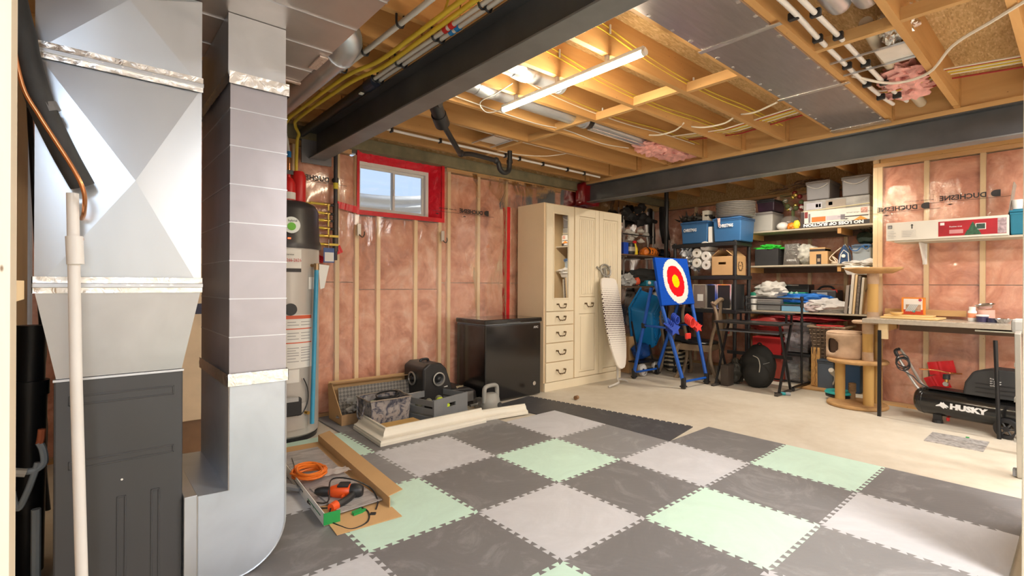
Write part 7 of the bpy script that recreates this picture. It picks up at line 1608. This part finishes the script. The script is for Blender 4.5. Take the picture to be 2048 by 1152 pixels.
# things on the worktop
MPL = mt('maple_board', (.72, .50, .22), .5, 0, .08, 6)
tag(obj('cutting_board', cbox(nb(), (5.86, 1.06, WT+.011), (.30, .42, .018), (0, 0, R(-4))), MPL, bevel=.004), 'pale wooden cutting board on the left of the worktop, lower of two', 'board')
tag(obj('cutting_board', cbox(nb(), (5.90, 1.09, WT+.028), (.24, .36, .014), (0, 0, R(3))), MPL, bevel=.004), 'smaller cutting board lying on the larger one', 'board')
ob = at('Y', 1.0, 1826, 618); q0 = yX(5.93, 1849); q1 = yX(5.93, 1803)
sx2 = thing('sealer_box', 'orange and white kitchen gadget carton standing on the cutting boards', 'box', (5.96, (q0+q1)/2, WT+.036))
obj('carton', box(nb(), 5.93, 5.99, q0, q1, WT+.0365, WT+.198), mt('carton_orange', (.78, .24, .02), .5), sx2, bevel=.002)
w_ = q1-q0
def pan(nm, a, b, c, d, m, e=.001): return obj(nm, box(nb(), 5.93-e, 5.9305, q1-w_*b, q1-w_*a, WT+.0365+.16*c, WT+.0365+.16*d), m, sx2)
pan('white_panel', .10, .92, .30, .93, mt('panel_white', (.78, .72, .66), .5)); pan('red_panel', .10, .95, .02, .30, mt('panel_red', (.55, .05, .02), .5)); pan('photo_panel', .2, .85, .2, .6, mt('panel_brown', (.40, .26, .18), .5, 0, .4, 40), .002)
for k in range(5): obj('wrapped_cutlery', cbox(nb(), (5.9265, q1-w_*(.30+.08*k), WT+.10), (.003, .010, .075), (R(28), 0, 0)), mt('silver_print', (.62, .66, .66), .3, .3), sx2)
obj('green_print', cbox(nb(), (5.926, q1-w_*.55, WT+.07), (.002, .02, .02)), mt('teal_print', (.05, .35, .3), .5), sx2)
obj('badge', cyl(nb(), (5.9285, q1-w_*.82, WT+.175), (5.927, q1-w_*.82, WT+.175), .013, n=16), mt('badge_red', (.5, .05, .1), .5), sx2)
dc = at('Z', WT+.04, 1797, 619); dsh = thing('small_dish', 'small wooden dish with metal bits left of the orange carton', 'dish', (dc.x, dc.y, WT+.036))
obj('dish', lathe(nb(), [(0, 0), (.035, 0), (.05, .02), (.052, .026), (.045, .024), (.03, .008), (0, .006)], 20, (5.80, 1.17, WT+.0365)), MPL, dsh, smooth=True); obj('metal_bits', cbox(nb(), (5.80, 1.165, WT+.058), (.05, .05, .012)), CHR, dsh)
def onw(px, X=5.92): return Vector((X, yX(X, px), WT+.001))
c = onw(1945); pb = thing('pill_bottle', 'white bottle with an orange label on the worktop', 'bottle', c)
obj('bottle', lathe(nb(), [(0, 0), (.028, 0), (.030, .01), (.030, .085), (.02, .10), (.02, .105), (0, .105)], 20, c), WHT, pb, smooth=True); obj('label', lathe(nb(), [(.0308, .03), (.0308, .07)], 20, c), mt('label_orange', (.8, .3, .15), .5), pb); obj('cap', lathe(nb(), [(.023, .10), (.023, .125), (0, .126)], 18, c), WHT, pb, smooth=True)
c = onw(1971, 5.97); cn = thing('pink_canister', 'pink canister with a tilted steel bowl on top, at the right of the worktop', 'canister', c)
obj('canister', lathe(nb(), [(0, 0), (.062, 0), (.062, .10), (0, .10)], 28, c), mt('salmon_tin', (.72, .42, .34), .4), cn, smooth=True)
Mb = Matrix.Translation(c+Vector((0, 0, .115))) @ Matrix.Rotation(R(-10), 4, 'Y') @ Matrix.Rotation(R(-8), 4, 'X')
tag(obj('steel_bowl', lathe(nb(), [(0, 0), (.045, .0), (.068, .03), (.071, .03), (.066, .026), (.04, .006), (0, .006)], 28, Mx=Mb), CHR, smooth=True), 'steel bowl tilted on the pink canister', 'bowl')
c = onw(1965, 5.86); tb_ = thing('supplement_tub', 'white tub with a dark purple label in front of the pink canister', 'tub', c)
obj('tub', lathe(nb(), [(0, 0), (.038, 0), (.040, .05), (0, .05)], 24, c), mt('purple_label', (.05, .04, .10), .4), tb_, smooth=True); obj('lid', lathe(nb(), [(.042, .048), (.042, .062), (0, .063)], 24, c), WHT, tb_, smooth=True)
c = onw(1985, 5.84); tag(obj('dark_tape_roll', lathe(nb(), [(.018, 0), (.035, 0), (.035, .035), (.018, .035), (.018, 0)], 24, c), mt('navy_roll', (.03, .03, .07), .4), smooth=True), 'dark roll beside the white tub on the worktop', 'roll')
c = onw(2005, 5.83); tag(obj('steel_dish', lathe(nb(), [(0, 0), (.03, 0), (.058, .035), (.062, .035), (.058, .031), (.03, .005), (0, .005)], 28, c, sx=.9, sy=1.1), CHR, smooth=True), 'small steel dish at the right end of the worktop', 'dish')
# ---- upper shelf with cartons
sf = thing('wall_shelf', 'pale wall shelf above the worktop carrying a long white carton', 'shelf', (6.0, .5, 1.64))
obj('board', box(nb(), 5.86, 6.155, -.8, 1.20, 1.622, 1.640), SHW, sf, bevel=.002)
for y in (1.02, -.2):
    obj('bracket', box(nb(), 6.135, 6.155, y-.016, y+.016, 1.42, 1.621), WHT, sf); bm = nb(); prism(bm, [(0, 0), (.03, 0), (.22, .185), (.22, .2), (0, .2)], (6.134, y, 1.42), (-1, 0, 0), (0, 0, 1), -.006, .006); obj('bracket_arm', bm, WHT, sf)
y1_, y0_ = yX(5.85, 1772), yX(5.85, 2017); lc = thing('long_carton', 'long white carton with a red festive tree picture on the wall shelf', 'box', (5.98, (y0_+y1_)/2, 1.641))
KW = mt('carton_cream', (.76, .71, .62), .55, 0, .03, 3)
obj('carton', box(nb(), 5.85, 6.12, y0_, y1_, 1.6415, 1.812), KW, lc, bevel=.003)
obj('lid_flap', cbox(nb(), (5.99, (y0_+y1_)/2+.06, 1.816), (.03, .17, .004), (0, R(6), 0)), mt('torn_card', (.5, .42, .33), .7), lc)
wL = y1_-y0_
def lp(nm, a, b, c, d, m, e=.0012): return obj(nm, box(nb(), 5.85-e, 5.8505, y1_-wL*b, y1_-wL*a, 1.6415+.17*c, 1.6415+.17*d), m, lc)
lp('picture', .46, .985, .10, .88, mt('festive_red', (.42, .01, .02), .45, 0, .3, 4)); lp('barcode_panel', .92, .985, .12, .88, mt('grey_pic', (.40, .30, .32), .5, 0, .4, 50), .002)
obj('tree_print', prism(nb(), [(-.055, 0), (.055, 0), (.035, .045), (.028, .045), (.012, .09), (0, .115), (-.012, .09), (-.028, .045), (-.035, .045)], (5.848, y1_-wL*.735, 1.66), (0, -1, 0), (0, 0, 1), 0, .001), mt('tree_green', (.03, .10, .05), .6, 0, .4, 60), lc)
lp('inset_frame', .755, .835, .36, .68, WHT, .002); lp('inset_photo', .762, .828, .39, .65, mt('inset_green', (.03, .07, .05), .5, 0, .4, 60), .003)
lp('snow_print', .55, .66, .22, .42, mt('snow_pink', (.62, .28, .28), .5), .002); lp('white_tab', .475, .51, .68, .82, WHT, .002)
text('Festive tree', (5.8475, y1_-wL*.55, 1.735), (0, -1, 0), (0, 0, 1), .018, WINK, lc)
lp('size_square', .015, .055, .68, .86, INK, .002); text('20', (5.8465, y1_-wL*.018, 1.762), (0, -1, 0), (0, 0, 1), .028, WINK, lc)
for k in range(5): lp('print_line', .015, .07+.02*(k % 2), .14+.09*k, .155+.09*k, gi, .0018)
lp('label_box', .14, .27, .16, .56, mt('label_off', (.68, .63, .55), .6), .0016)
for k in range(4): lp('print_line', .15, .22+.01*k, .2+.09*k, .215+.09*k, gi, .0024)
obj('arrow_up', prism(nb(), [(-.004, 0), (.004, 0), (.004, .03), (.012, .03), (0, .045), (-.012, .03), (-.004, .03)], (5.848, y1_-wL*.235, 1.745), (0, -1, 0), (0, 0, 1), 0, .001), INK, lc)
ty0, ty1 = yX(5.88, 2062), yX(5.88, 2018)
tote('open_bin', 'teal blue plastic bin at the right end of the wall shelf', 'bin', (5.88, 6.12, ty0, ty1, 1.641, 1.86), mt('teal_bin', (.01, .16, .25), .4), mt('teal_rim', (.01, .17, .27), .4), .88)
tag(obj('white_cup', lathe(nb(), [(0, 0), (.03, 0), (.038, .08), (.034, .08), (.028, .005), (0, .005)], 20, (5.97, yX(5.97, 2034), 1.862)), WHT, smooth=True), 'white cup on top of the teal bin', 'cup')
tag(obj('panel_board', box(nb(), 5.93, 6.13, -.003, .003, 0, .28, Matrix.Translation((0, yX(5.95, 2016), 1.815)) @ Matrix.Rotation(R(7), 4, 'X')), mt('grey_wood_board', (.30, .24, .19), .6), bevel=.001), 'grey brown board leaning behind the teal bin', 'board')
# ---- air compressor
cmx = thing('air_compressor', 'black air compressor lettered HUSKY under the worktop', 'compressor', (5.75, .6, 0))
A0, A1 = Vector((5.82, 1.00, .178)), Vector((5.66, .20, .178)); rr_ = .118
dA = (A1-A0).normalized(); LA_ = (A1-A0).length
Mc = Matrix.Translation(A0) @ dA.to_track_quat('Z', 'Y').to_matrix().to_4x4()
TKB = mt('gloss_tank_black', (.012, .012, .012), .22, 0, 0, coat=.5)
obj('tank', lathe(nb(), [(0, -.03), (.05, -.026), (.09, -.012), (.112, .012), (rr_, .045), (rr_, LA_-.045), (.112, LA_-.012), (.08, LA_+.02), (0, LA_+.03)], 36, Mx=Mc), TKB, cmx, smooth=True)
obj('weld_seam', lathe(nb(), [(rr_, .043), (rr_+.002, .046), (rr_+.002, .052), (rr_, .055)], 36, Mx=Mc), TKB, cmx, smooth=True)
sd_ = Vector((-dA.y, dA.x, 0)); sd_ = sd_ if sd_.x < 0 else -sd_
# letters wrapped on the tank side
tx = A0+dA*.44+sd_*(rr_+.0015)+Vector((0, 0, -.012))
text('HUSKY', A0+dA*.262+sd_*(rr_*.985+.002)+Vector((0, 0, -.020)), dA, Vector((sd_.x*-.12, sd_.y*-.12, 1)), .060, mt('logo_white', (.85, .85, .85), .4), cmx, sx=1.25, bold=.004, depth=.006)
hd = [(0, .012), (.028, .030), (.034, .046), (.046, .040), (.052, .048), (.060, .036), (.082, .022), (.088, .010), (.070, .012), (.078, .0), (.060, .002), (.055, -.008), (.03, .010), (.0, .006)]
obj('dog_emblem', prism(nb(), hd, A0+dA*.165+sd_*(rr_+.001)+Vector((0, 0, -.022)), dA, (0, 0, 1), -.003, .003), MATS['logo_white'], cmx)
mc = A0.lerp(A1, .66)
bm = nb(); prism(bm, [(-.20, 0), (.20, 0), (.215, .05), (.205, .20), (.15, .235), (-.02, .235), (-.13, .20), (-.185, .10)], mc+Vector((0, 0, .125)), dA, (0, 0, 1), -.11, .11)
obj('motor_shroud', bm, mt('shroud_black', (.035, .036, .038), .45), cmx, bevel=.02, seg=3)
for k in range(3): obj('shroud_rib', cbox(nb(), mc+dA*(.02+.0*k)+sd_*.112+Vector((0, 0, .16+.035*k)), (.004, .26, .006), (0, 0, math.atan2(dA.y, dA.x)-pi/2)), BLK, cmx)
for k in range(4): text('Pro' if k == 0 else 'air power' if k < 3 else 'quiet', mc+dA*(-.02)+sd_*.1135+Vector((0, 0, .275-.018*k)), dA, (0, 0, 1), .018, MATS['logo_white'], cmx, name='shroud_print')
obj('motor_end', cyl(nb(), mc+dA*.20+Vector((0, 0, .22)), mc+dA*.27+Vector((0, 0, .22)), .075, .06, 20), BLK, cmx, smooth=True)
obj('deck_plate', cbox(nb(), A0.lerp(A1, .42)+Vector((0, 0, .122)), (.15, .52, .008), (0, 0, math.atan2(dA.y, dA.x)-pi/2)), BLKM, cmx, bevel=.002)
hA = A0+dA*.07+Vector((0, 0, .11))
ends = [P3(1836, 772, 1.0)]
hp = [at('X', 5.80, 1855, 790), at('X', 5.80, 1838, 778), at('X', 5.80, 1818, 750), at('X', 5.80, 1795, 712), at('X', 5.80, 1791, 702), at('X', 5.84, 1798, 698), at('X', 5.88, 1808, 708), at('X', 5.9, 1830, 745), at('X', 5.9, 1848, 772), at('X', 5.86, 1872, 780)]
obj('push_handle', tube(nb(), smooth_path(hp, 4), .012, 8), mt('handle_grey', (.42, .40, .38), .35, .5), cmx, smooth=True)
obj('grip', tube(nb(), smooth_path(hp[3:6], 4), .016, 8), BLK, cmx, smooth=True)
cc = at('X', 5.78, 1806, 725); pl_ = []
for k in range(44): a = k*.55; pl_.append(cc+Vector((.01*sin(k), .05*cos(a)*(1+.1*sin(k*.4)), .055*sin(a)-.02*math.sin(k*.2))))
pl_ += [at('X', 5.78, 1826, 752), at('X', 5.78, 1838, 765), at('X', 5.8, 1860, 776)]
obj('power_cord', tube(nb(), smooth_path(pl_, 2), .0055, 6), BLK, cmx, smooth=True)
rg = at('X', 5.72, 1893, 772); obj('regulator_stem', cyl(nb(), rg, rg+Vector((0, 0, .06)), .014, n=12), BR, cmx, smooth=True); obj('regulator_knob', cyl(nb(), rg+Vector((0, 0, .06)), rg+Vector((0, 0, .10)), .026, n=16), BLK, cmx, smooth=True)
obj('gauge', cyl(nb(), rg+Vector((-.012, 0, .02)), rg+Vector((-.03, .004, .02)), .020, n=16), CHR, cmx, smooth=True)
obj('copper_tube', tube(nb(), smooth_path([at('X', 5.82, 1838, 738), at('X', 5.82, 1870, 740), at('X', 5.82, 1900, 746), at('X', 5.80, 1925, 748)], 4), .007, 8), COPPER, cmx, smooth=True)
ft = A0+dA*.14; obj('rubber_foot', cyl(nb(), (ft.x-.03, ft.y, 0), (ft.x-.03, ft.y, .028), .04, .036, 16), BLK, cmx, smooth=True); obj('foot_leg', cbox(nb(), (ft.x-.03, ft.y, .05), (.05, .06, .06)), BLK, cmx, bevel=.004)
wc = A0+dA*.63+sd_*.14; wc.z = .081
obj('tyre', lathe(nb(), [(.05, -.02), (.078, -.02), (.081, -.012), (.081, .012), (.078, .02), (.05, .02)], 32, Mx=Matrix.Translation(wc) @ sd_.to_track_quat('Z', 'Y').to_matrix().to_4x4()), BLK, cmx, smooth=True)
for k in range(6):
    a = k*pi/3; s_ = dA*cos(a)+Vector((0, 0, 1))*sin(a); obj('spoke', tube(nb(), [wc+sd_*.008, wc+sd_*.008+s_*.055], .007, 6), mt('spoke_grey', (.06, .06, .06), .4), cmx)
obj('hub', cyl(nb(), wc-sd_*.02, wc+sd_*.024, .02, n=14), BLK, cmx, smooth=True); obj('axle', cyl(nb(), wc, wc-sd_*.30, .008, n=8), STL, cmx)
obj('drain_cock', cyl(nb(), at('X', 5.74, 1896, 835), at('X', 5.74, 1896, 842), .012, n=10), RED, cmx)
tape('wide patch of red tape on the wall behind the compressor, upper part', (6.158, .99, .42), (6.158, .80, .46), .12, (-1, 0, 0)); tape('wide patch of red tape on the wall behind the compressor, lower part', (6.157, 1.0, .26), (6.157, .85, .33), .14, (-1, 0, 0))
gs_ = G(1935, 876, .0); tag(obj('green_scrap', cbox(nb(), (gs_.x, gs_.y, .004), (.03, .02, .006)), mt('green_tape', (.02, .34, .08), .4)), 'tiny green scrap on the floor beside the access panel', 'scrap')
# ---- door edge and stepladder at the right border
dj = struct('door_1', box(nb(), 2.862, 3.62, .125, .168, .012, 2.045), mt('painted_door', (.72, .66, .54), .5), bevel=.003)
sl2 = thing('step_ladder', 'folded aluminium step ladder at the right edge of the picture', 'ladder', (4.45, .26, 0)); AL = mt('aluminium', (.55, .53, .48), .38, .7, .05)
for (a, b) in ((2035, 2052), (2050, 2070)):
    lo, hi = at('Y', .27, a+6, 962), at('Y', .27, a+1, 665)
    lo.z = 0.01
    bm = nb(); d_ = hi-lo; Mx = Matrix.Translation((lo+hi)/2) @ d_.to_track_quat('Z', 'Y').to_matrix().to_4x4(); box(bm, -.014, .014, -.03, .03, -d_.length/2, d_.length/2, Mx); obj('rail', bm, AL, sl2, bevel=.003)
    obj('rubber_foot', cbox(nb(), lo+Vector((0, 0, .02)), (.04, .07, .05)), GREY, sl2, bevel=.006)
hi = at('Y', .27, 2040, 662)
obj('top_hinge', cbox(nb(), hi+Vector((.03, 0, .03)), (.08, .08, .09)), mt('hinge_grey', (.45, .44, .42), .5), sl2, bevel=.02)
for z in (.25, .50, .72): obj('rung', cbox(nb(), (hi.x+.06, .27, z), (.12, .05, .025)), AL, sl2)
# ================================================================== CEILING SERVICES
RB = ('', )
WCB = mt('white_cable', (.80, .74, .64), .5, 0, .03); YCB = mt('yellow_cable', (.72, .55, .06), .5); RCB = mt('red_cable', (.40, .03, .03), .5)
# water lines in the right bay
for x_, lab, y_ in ((0, 'white water line in the ceiling bay right of the foil duct, nearer the duct', .985), (1, 'white water line in the ceiling bay right of the foil duct, second one', .90)):
    run('water_pipe', lab, [(1.7, y_+.01, 2.60), (2.6, y_-.02*(1-x_)-.0, 2.585), (3.2, y_+.0, 2.59), (4.2, y_+.01, 2.60), (4.75, y_, 2.62)], .0135, PVC)
    for x in (2.75, 3.10, 3.62, 4.05, 4.4): tag(obj('pipe_hanger', cbox(nb(), (x+.05*x_, y_, 2.588), (.03, .05, .04)), BLK, bevel=.006), 'black clip on the %s white line right of the foil duct, at %s' % (('nearer', 'farther')[x_], {2.75: 'its top end', 3.10: 'the blocking', 3.62: 'the square plate', 4.05: 'the pink tuft', 4.4: 'the cable bundle'}[x]), 'clip', 'clips on the water lines right of the foil duct')
# two round ducts with rounded ends in the same bay
for y_, xe, lab in ((.835, 2.98, 'round galvanised duct stub beside the white water lines, left one'), (.725, 3.02, 'round galvanised duct stub beside the white water lines, right one')):
    t = thing('round_duct', lab, 'duct', (2.4, y_, 2.64)); obj('pipe', cyl(nb(), (1.66, y_, 2.66), (xe-.06, y_, 2.66), .056, n=20), GALV, t, smooth=True)
    obj('rounded_end', lathe(nb(), [(.056, 0), (.054, .025), (.043, .048), (.02, .06), (0, .062)], 20, Mx=Matrix.Translation((xe-.06, y_, 2.66)) @ Matrix.Rotation(pi/2, 4, 'Y')), GALV, t, smooth=True)
    obj('collar', cyl(nb(), (xe-.32, y_, 2.66), (xe-.30, y_, 2.66), .059, n=20), GALV, t, smooth=True)
run('vent_pipe', 'pale plastic vent pipe continuing past the blocking in the right ceiling bay', [(3.26, .80, 2.66), (3.9, .84, 2.66), (5.02, .86, 2.66)], .034, mt('pale_vent', (.62, .54, .42), .35), n=14)
# rough-in plates with hanger bars
def plate(lab, cx_, cy_, w, d, y0, y1):
    t = thing('light_plate', lab, 'plate', (cx_, cy_, 2.585)); obj('plate', box(nb(), cx_-w/2, cx_+w/2, cy_-d/2, cy_+d/2, 2.586, 2.590), mt('white_plate', (.82, .80, .76), .35, .2), t)
    for s in (-1, 1): obj('hanger_bar', box(nb(), cx_+s*(w/2+.005)-.006, cx_+s*(w/2+.005)+.006, y0, y1, 2.574, 2.584), GALV, t)
    return t
plate('square white light mounting plate held by two bars in the right ceiling bay', 3.62, .735, .25, .17, .67, 1.04)
plate('white light mounting plate held by two bars near the window wall', 2.98, 3.72, .22, .20, 3.54, 3.91)
blob_bm = nb(); blob(blob_bm, (3.46, .70, 2.68), (.12, .08, .085), 5, .5, 3, 4)
tag(obj('foil_boot', blob_bm, foil('crumpled_foil', (.85, .83, .80), 14, 1, .25), smooth=True), 'crumpled foil duct boot above the square white plate', 'duct')
jbx = thing('junction_plate', 'round white junction plate with cable near the LED tube', 'plate', (2.08, 2.38, 2.60))
obj('disc', cyl(nb(), (2.12, 2.40, 2.592), (2.12, 2.40, 2.600), .062, n=24), WHT, jbx, smooth=True); obj('box', box(nb(), 2.07, 2.17, 2.36, 2.44, 2.6005, 2.68), mt('blue_grey_box', (.15, .16, .2), .5), jbx)
# galvanised round ducts between joists under the LED
for y_, x0_, x1_, lab in ((2.90, 1.66, 3.35, 'long galvanised round duct lying in the joist bay under the LED tube end'), (2.49, 1.66, 2.62, 'galvanised duct stub in the joist bay beside the junction plate')):
    t = thing('round_duct', lab, 'duct', (x0_, y_, 2.64)); obj('pipe', cyl(nb(), (x0_, y_, 2.655), (x1_, y_, 2.655), .066, n=22), GALV, t, smooth=True)
    obj('crimp', cyl(nb(), (x1_-.03, y_, 2.655), (x1_, y_, 2.655), .070, n=22), GALV, t, smooth=True); obj('elbow', tube(nb(), smooth_path([(x0_+.5, y_-.0, 2.655), (x0_+.62, y_+.0, 2.65), (x0_+.70, y_, 2.70)], 4), .07, 16), GALV, t, smooth=True)
t = thing('round_duct', 'second length of galvanised duct ending in pink insulation', 'duct', (3.9, 2.92, 2.64)); obj('pipe', cyl(nb(), (3.42, 2.90, 2.655), (4.30, 2.90, 2.655), .062, n=22), GALV, t, smooth=True)
for k in (-.03, .03): obj('bead', cyl(nb(), (3.42, 2.90+k, 2.597), (4.30, 2.90+k, 2.597), .004, n=6), CHR, t)
# pink insulation scraps
for i, (x, y, z, s, lab) in enumerate(((4.35, 2.88, 2.63, (.16, .16, .09), 'tuft of pink insulation at the end of the galvanised duct'), (4.78, 2.90, 2.64, (.30, .17, .075), 'larger pink insulation piece above the second beam'), (4.22, .82, 2.64, (.20, .13, .07), 'pink insulation tuft in the right ceiling bay, left one'), (4.55, .86, 2.66, (.20, .14, .06), 'pink insulation tuft in the right ceiling bay, right one'), (5.72, 2.55, 2.60, (.06, .15, .05), 'small pink insulation scrap hanging behind the second beam'))):
    tag(obj('insulation_tuft', blob(nb(), (x, y, z), s, 20+i, .5, 3, 4), mt('loose_insulation', (.80, .40, .36), .95, 0, .2, 18, .4, 50), smooth=True), lab, 'insulation')
# black drain pipes with trap
dp2 = thing('sink_drain', 'black plastic drain with a trap running under the joists near the window', 'pipe', (2.3, 3.4, 2.5))
obj('hub', cyl(nb(), (1.80, 2.98, 2.60), (2.09, 3.24, 2.445), .050, n=18), BLK, dp2, smooth=True); obj('hub_ring', cyl(nb(), (2.02, 3.18, 2.482), (2.10, 3.25, 2.44), .058, n=18), BLK, dp2, smooth=True)
obj('side_branch', cyl(nb(), (1.95, 3.05, 2.53), (1.80, 3.30, 2.56), .048, n=18), BLK, dp2, smooth=True)
dpp = [Vector((2.08, 3.23, 2.45)), at('Y', 3.5, 915, 298), at('Y', 3.62, 922, 307), at('Y', 3.64, 945, 309), at('Y', 3.68, 992, 321)]
obj('drain_run', tube(nb(), smooth_path(dpp, 5), .022, 12), BLK, dp2, smooth=True)
e_ = dpp[-1]; obj('trap', tube(nb(), smooth_path([e_, e_+Vector((.03, 0, -.02)), e_+Vector((.05, 0, -.075)), e_+Vector((.10, .0, -.10)), e_+Vector((.155, .0, -.075)), e_+Vector((.17, 0, .0)), e_+Vector((.172, 0, .12))], 5), .024, 12), BLK, dp2, smooth=True)
obj('trap_collar', cyl(nb(), e_+Vector((.17, 0, .0)), e_+Vector((.17, 0, .03)), .030, n=14), BLK, dp2, smooth=True)
for p in (dpp[2], dpp[-1]): obj('elbow_collar', blob(nb(), p, (.033, .033, .033), 1, 0, 1, 2), BLK, dp2, smooth=True)
run('water_pipe', 'white water line with black clips running along the joists by the window wall', [(1.66, 3.99, 2.56), (2.6, 3.99, 2.555), (4.9, 3.99, 2.555)], .0125, PVC)
for xi, x in enumerate((2.05, 2.55, 3.35, 3.55, 3.9, 4.3, 4.6)): tag(obj('pipe_hanger', cbox(nb(), (x, 3.985, 2.556), (.02, .045, .045)), BLK, bevel=.006), 'black clip on the white window-wall pipe, %s from the left' % ('first', 'second', 'third', 'fourth', 'fifth', 'sixth', 'seventh')[xi], 'clip', 'clips on the water line near the window wall')
# cables: along joists and across near the second beam
def wire(lab, pts, m, r=.0045, nm='cable'): return tag(obj(nm, tube(nb(), smooth_path(pts, 5), r, 6), m, smooth=True), lab, 'cable')
for j, (yj, side) in enumerate(((1.87, 'first'), (2.28, 'second'), (2.69, 'third'))):
    z = 2.69; y = yj-.026
    wire('yellow cable clipped along the %s joist behind the LED tube, upper strand' % side, [(1.66, y, z+.06), (2.2, y, z+.045), (2.9, y+.01, z-.02), (3.5, y, z-.035), (4.2, y, z+.0), (4.9, y, z+.0)], YCB)
    wire('%s cable clipped along the %s joist behind the LED tube, lower strand' % ('pale' if j == 2 else 'yellow', side), [(1.66, y, z+.03), (2.3, y, z+.0), (2.9, y+.01, z-.05), (3.6, y, z-.06), (4.2, y, z-.03), (4.8, y, z-.02)], WCB if j == 2 else YCB)
    for x in (2.35, 3.3): tag(obj('cable_staple', cbox(nb(), (x, y-.004, z+.005-(.03 if x > 3 else -.02)), (.012, .01, .055)), WHT, bevel=.002), 'small white %s staple on the cables of the %s joist behind the LED tube' % ('right' if x > 3 else 'left', side), 'staple', 'cable staples along the joists')
for k, (m, dz) in enumerate(((WCB, 0), (RCB, .012), (YCB, .02), (WCB, .03), (YCB, .036), (WCB, .045), (RCB, .03))):
    x = 4.30+.055*k
    for (ya, yb, bay) in ((2.66, 1.49, 'left of the foil duct'), (1.04, .67, 'right of the foil duct'), (.63, -.6, 'at the right border')):
        wire('%s cable, %s in the bundle crossing the joists %s' % (('white', 'red', 'yellow')[[WCB, RCB, YCB].index(m)], ('first', 'second', 'third', 'fourth', 'fifth', 'sixth', 'seventh')[k], bay),
             [(x+.05, ya, 2.66+dz), (x+.01, (ya+yb)/2+.1, 2.60+dz), (x, (ya+yb)/2-.05, 2.598+dz), (x+.04, yb, 2.65+dz)], m, .006)
wire('loose white cable end hanging across the joist left of the foil duct, first', [(4.02, 2.28, 2.60), (4.04, 2.15, 2.565), (4.06, 1.98, 2.565), (4.0, 1.86, 2.585)], WCB, .007)
wire('loose white cable end hanging across the joist left of the foil duct, second', [(3.98, 2.66, 2.60), (3.95, 2.52, 2.566), (3.93, 2.36, 2.566), (3.86, 2.24, 2.585)], WCB, .007)
wire('loose white cable end hanging beside the foil duct', [(4.05, 1.84, 2.60), (3.98, 1.70, 2.565), (3.88, 1.50, 2.562)], WCB, .007)
wire('thick white cable swinging across the right ceiling bays', [(3.85, 1.02, 2.60), (4.1, .86, 2.57), (4.05, .66, 2.56), (3.72, .50, 2.57), (3.52, .33, 2.565), (3.25, .05, 2.56), (3.2, -.3, 2.565)], WCB, .009)
wire('white cable sagging along the joist under the long round duct', [(1.70, 3.02, 2.60), (2.3, 3.05, 2.585), (2.9, 3.07, 2.578), (3.3, 3.07, 2.60), (3.8, 3.07, 2.575), (4.2, 3.05, 2.60)], WCB)
wire('white cable from the junction plate to the foil bit by the first beam', [(2.10, 2.42, 2.60), (2.02, 2.60, 2.585), (1.86, 2.68, 2.60), (1.70, 2.62, 2.63)], WCB)
wire('white cable sagging in the joist bay nearest the window', [(1.75, 3.62, 2.62), (2.5, 3.60, 2.60), (3.2, 3.58, 2.585), (4.2, 3.60, 2.60), (4.9, 3.62, 2.61)], WCB)
wire('pale cable loop hanging near the drain trap', [(3.2, 3.95, 2.58), (3.4, 3.85, 2.55), (3.7, 3.72, 2.56), (3.9, 3.55, 2.60)], WCB)
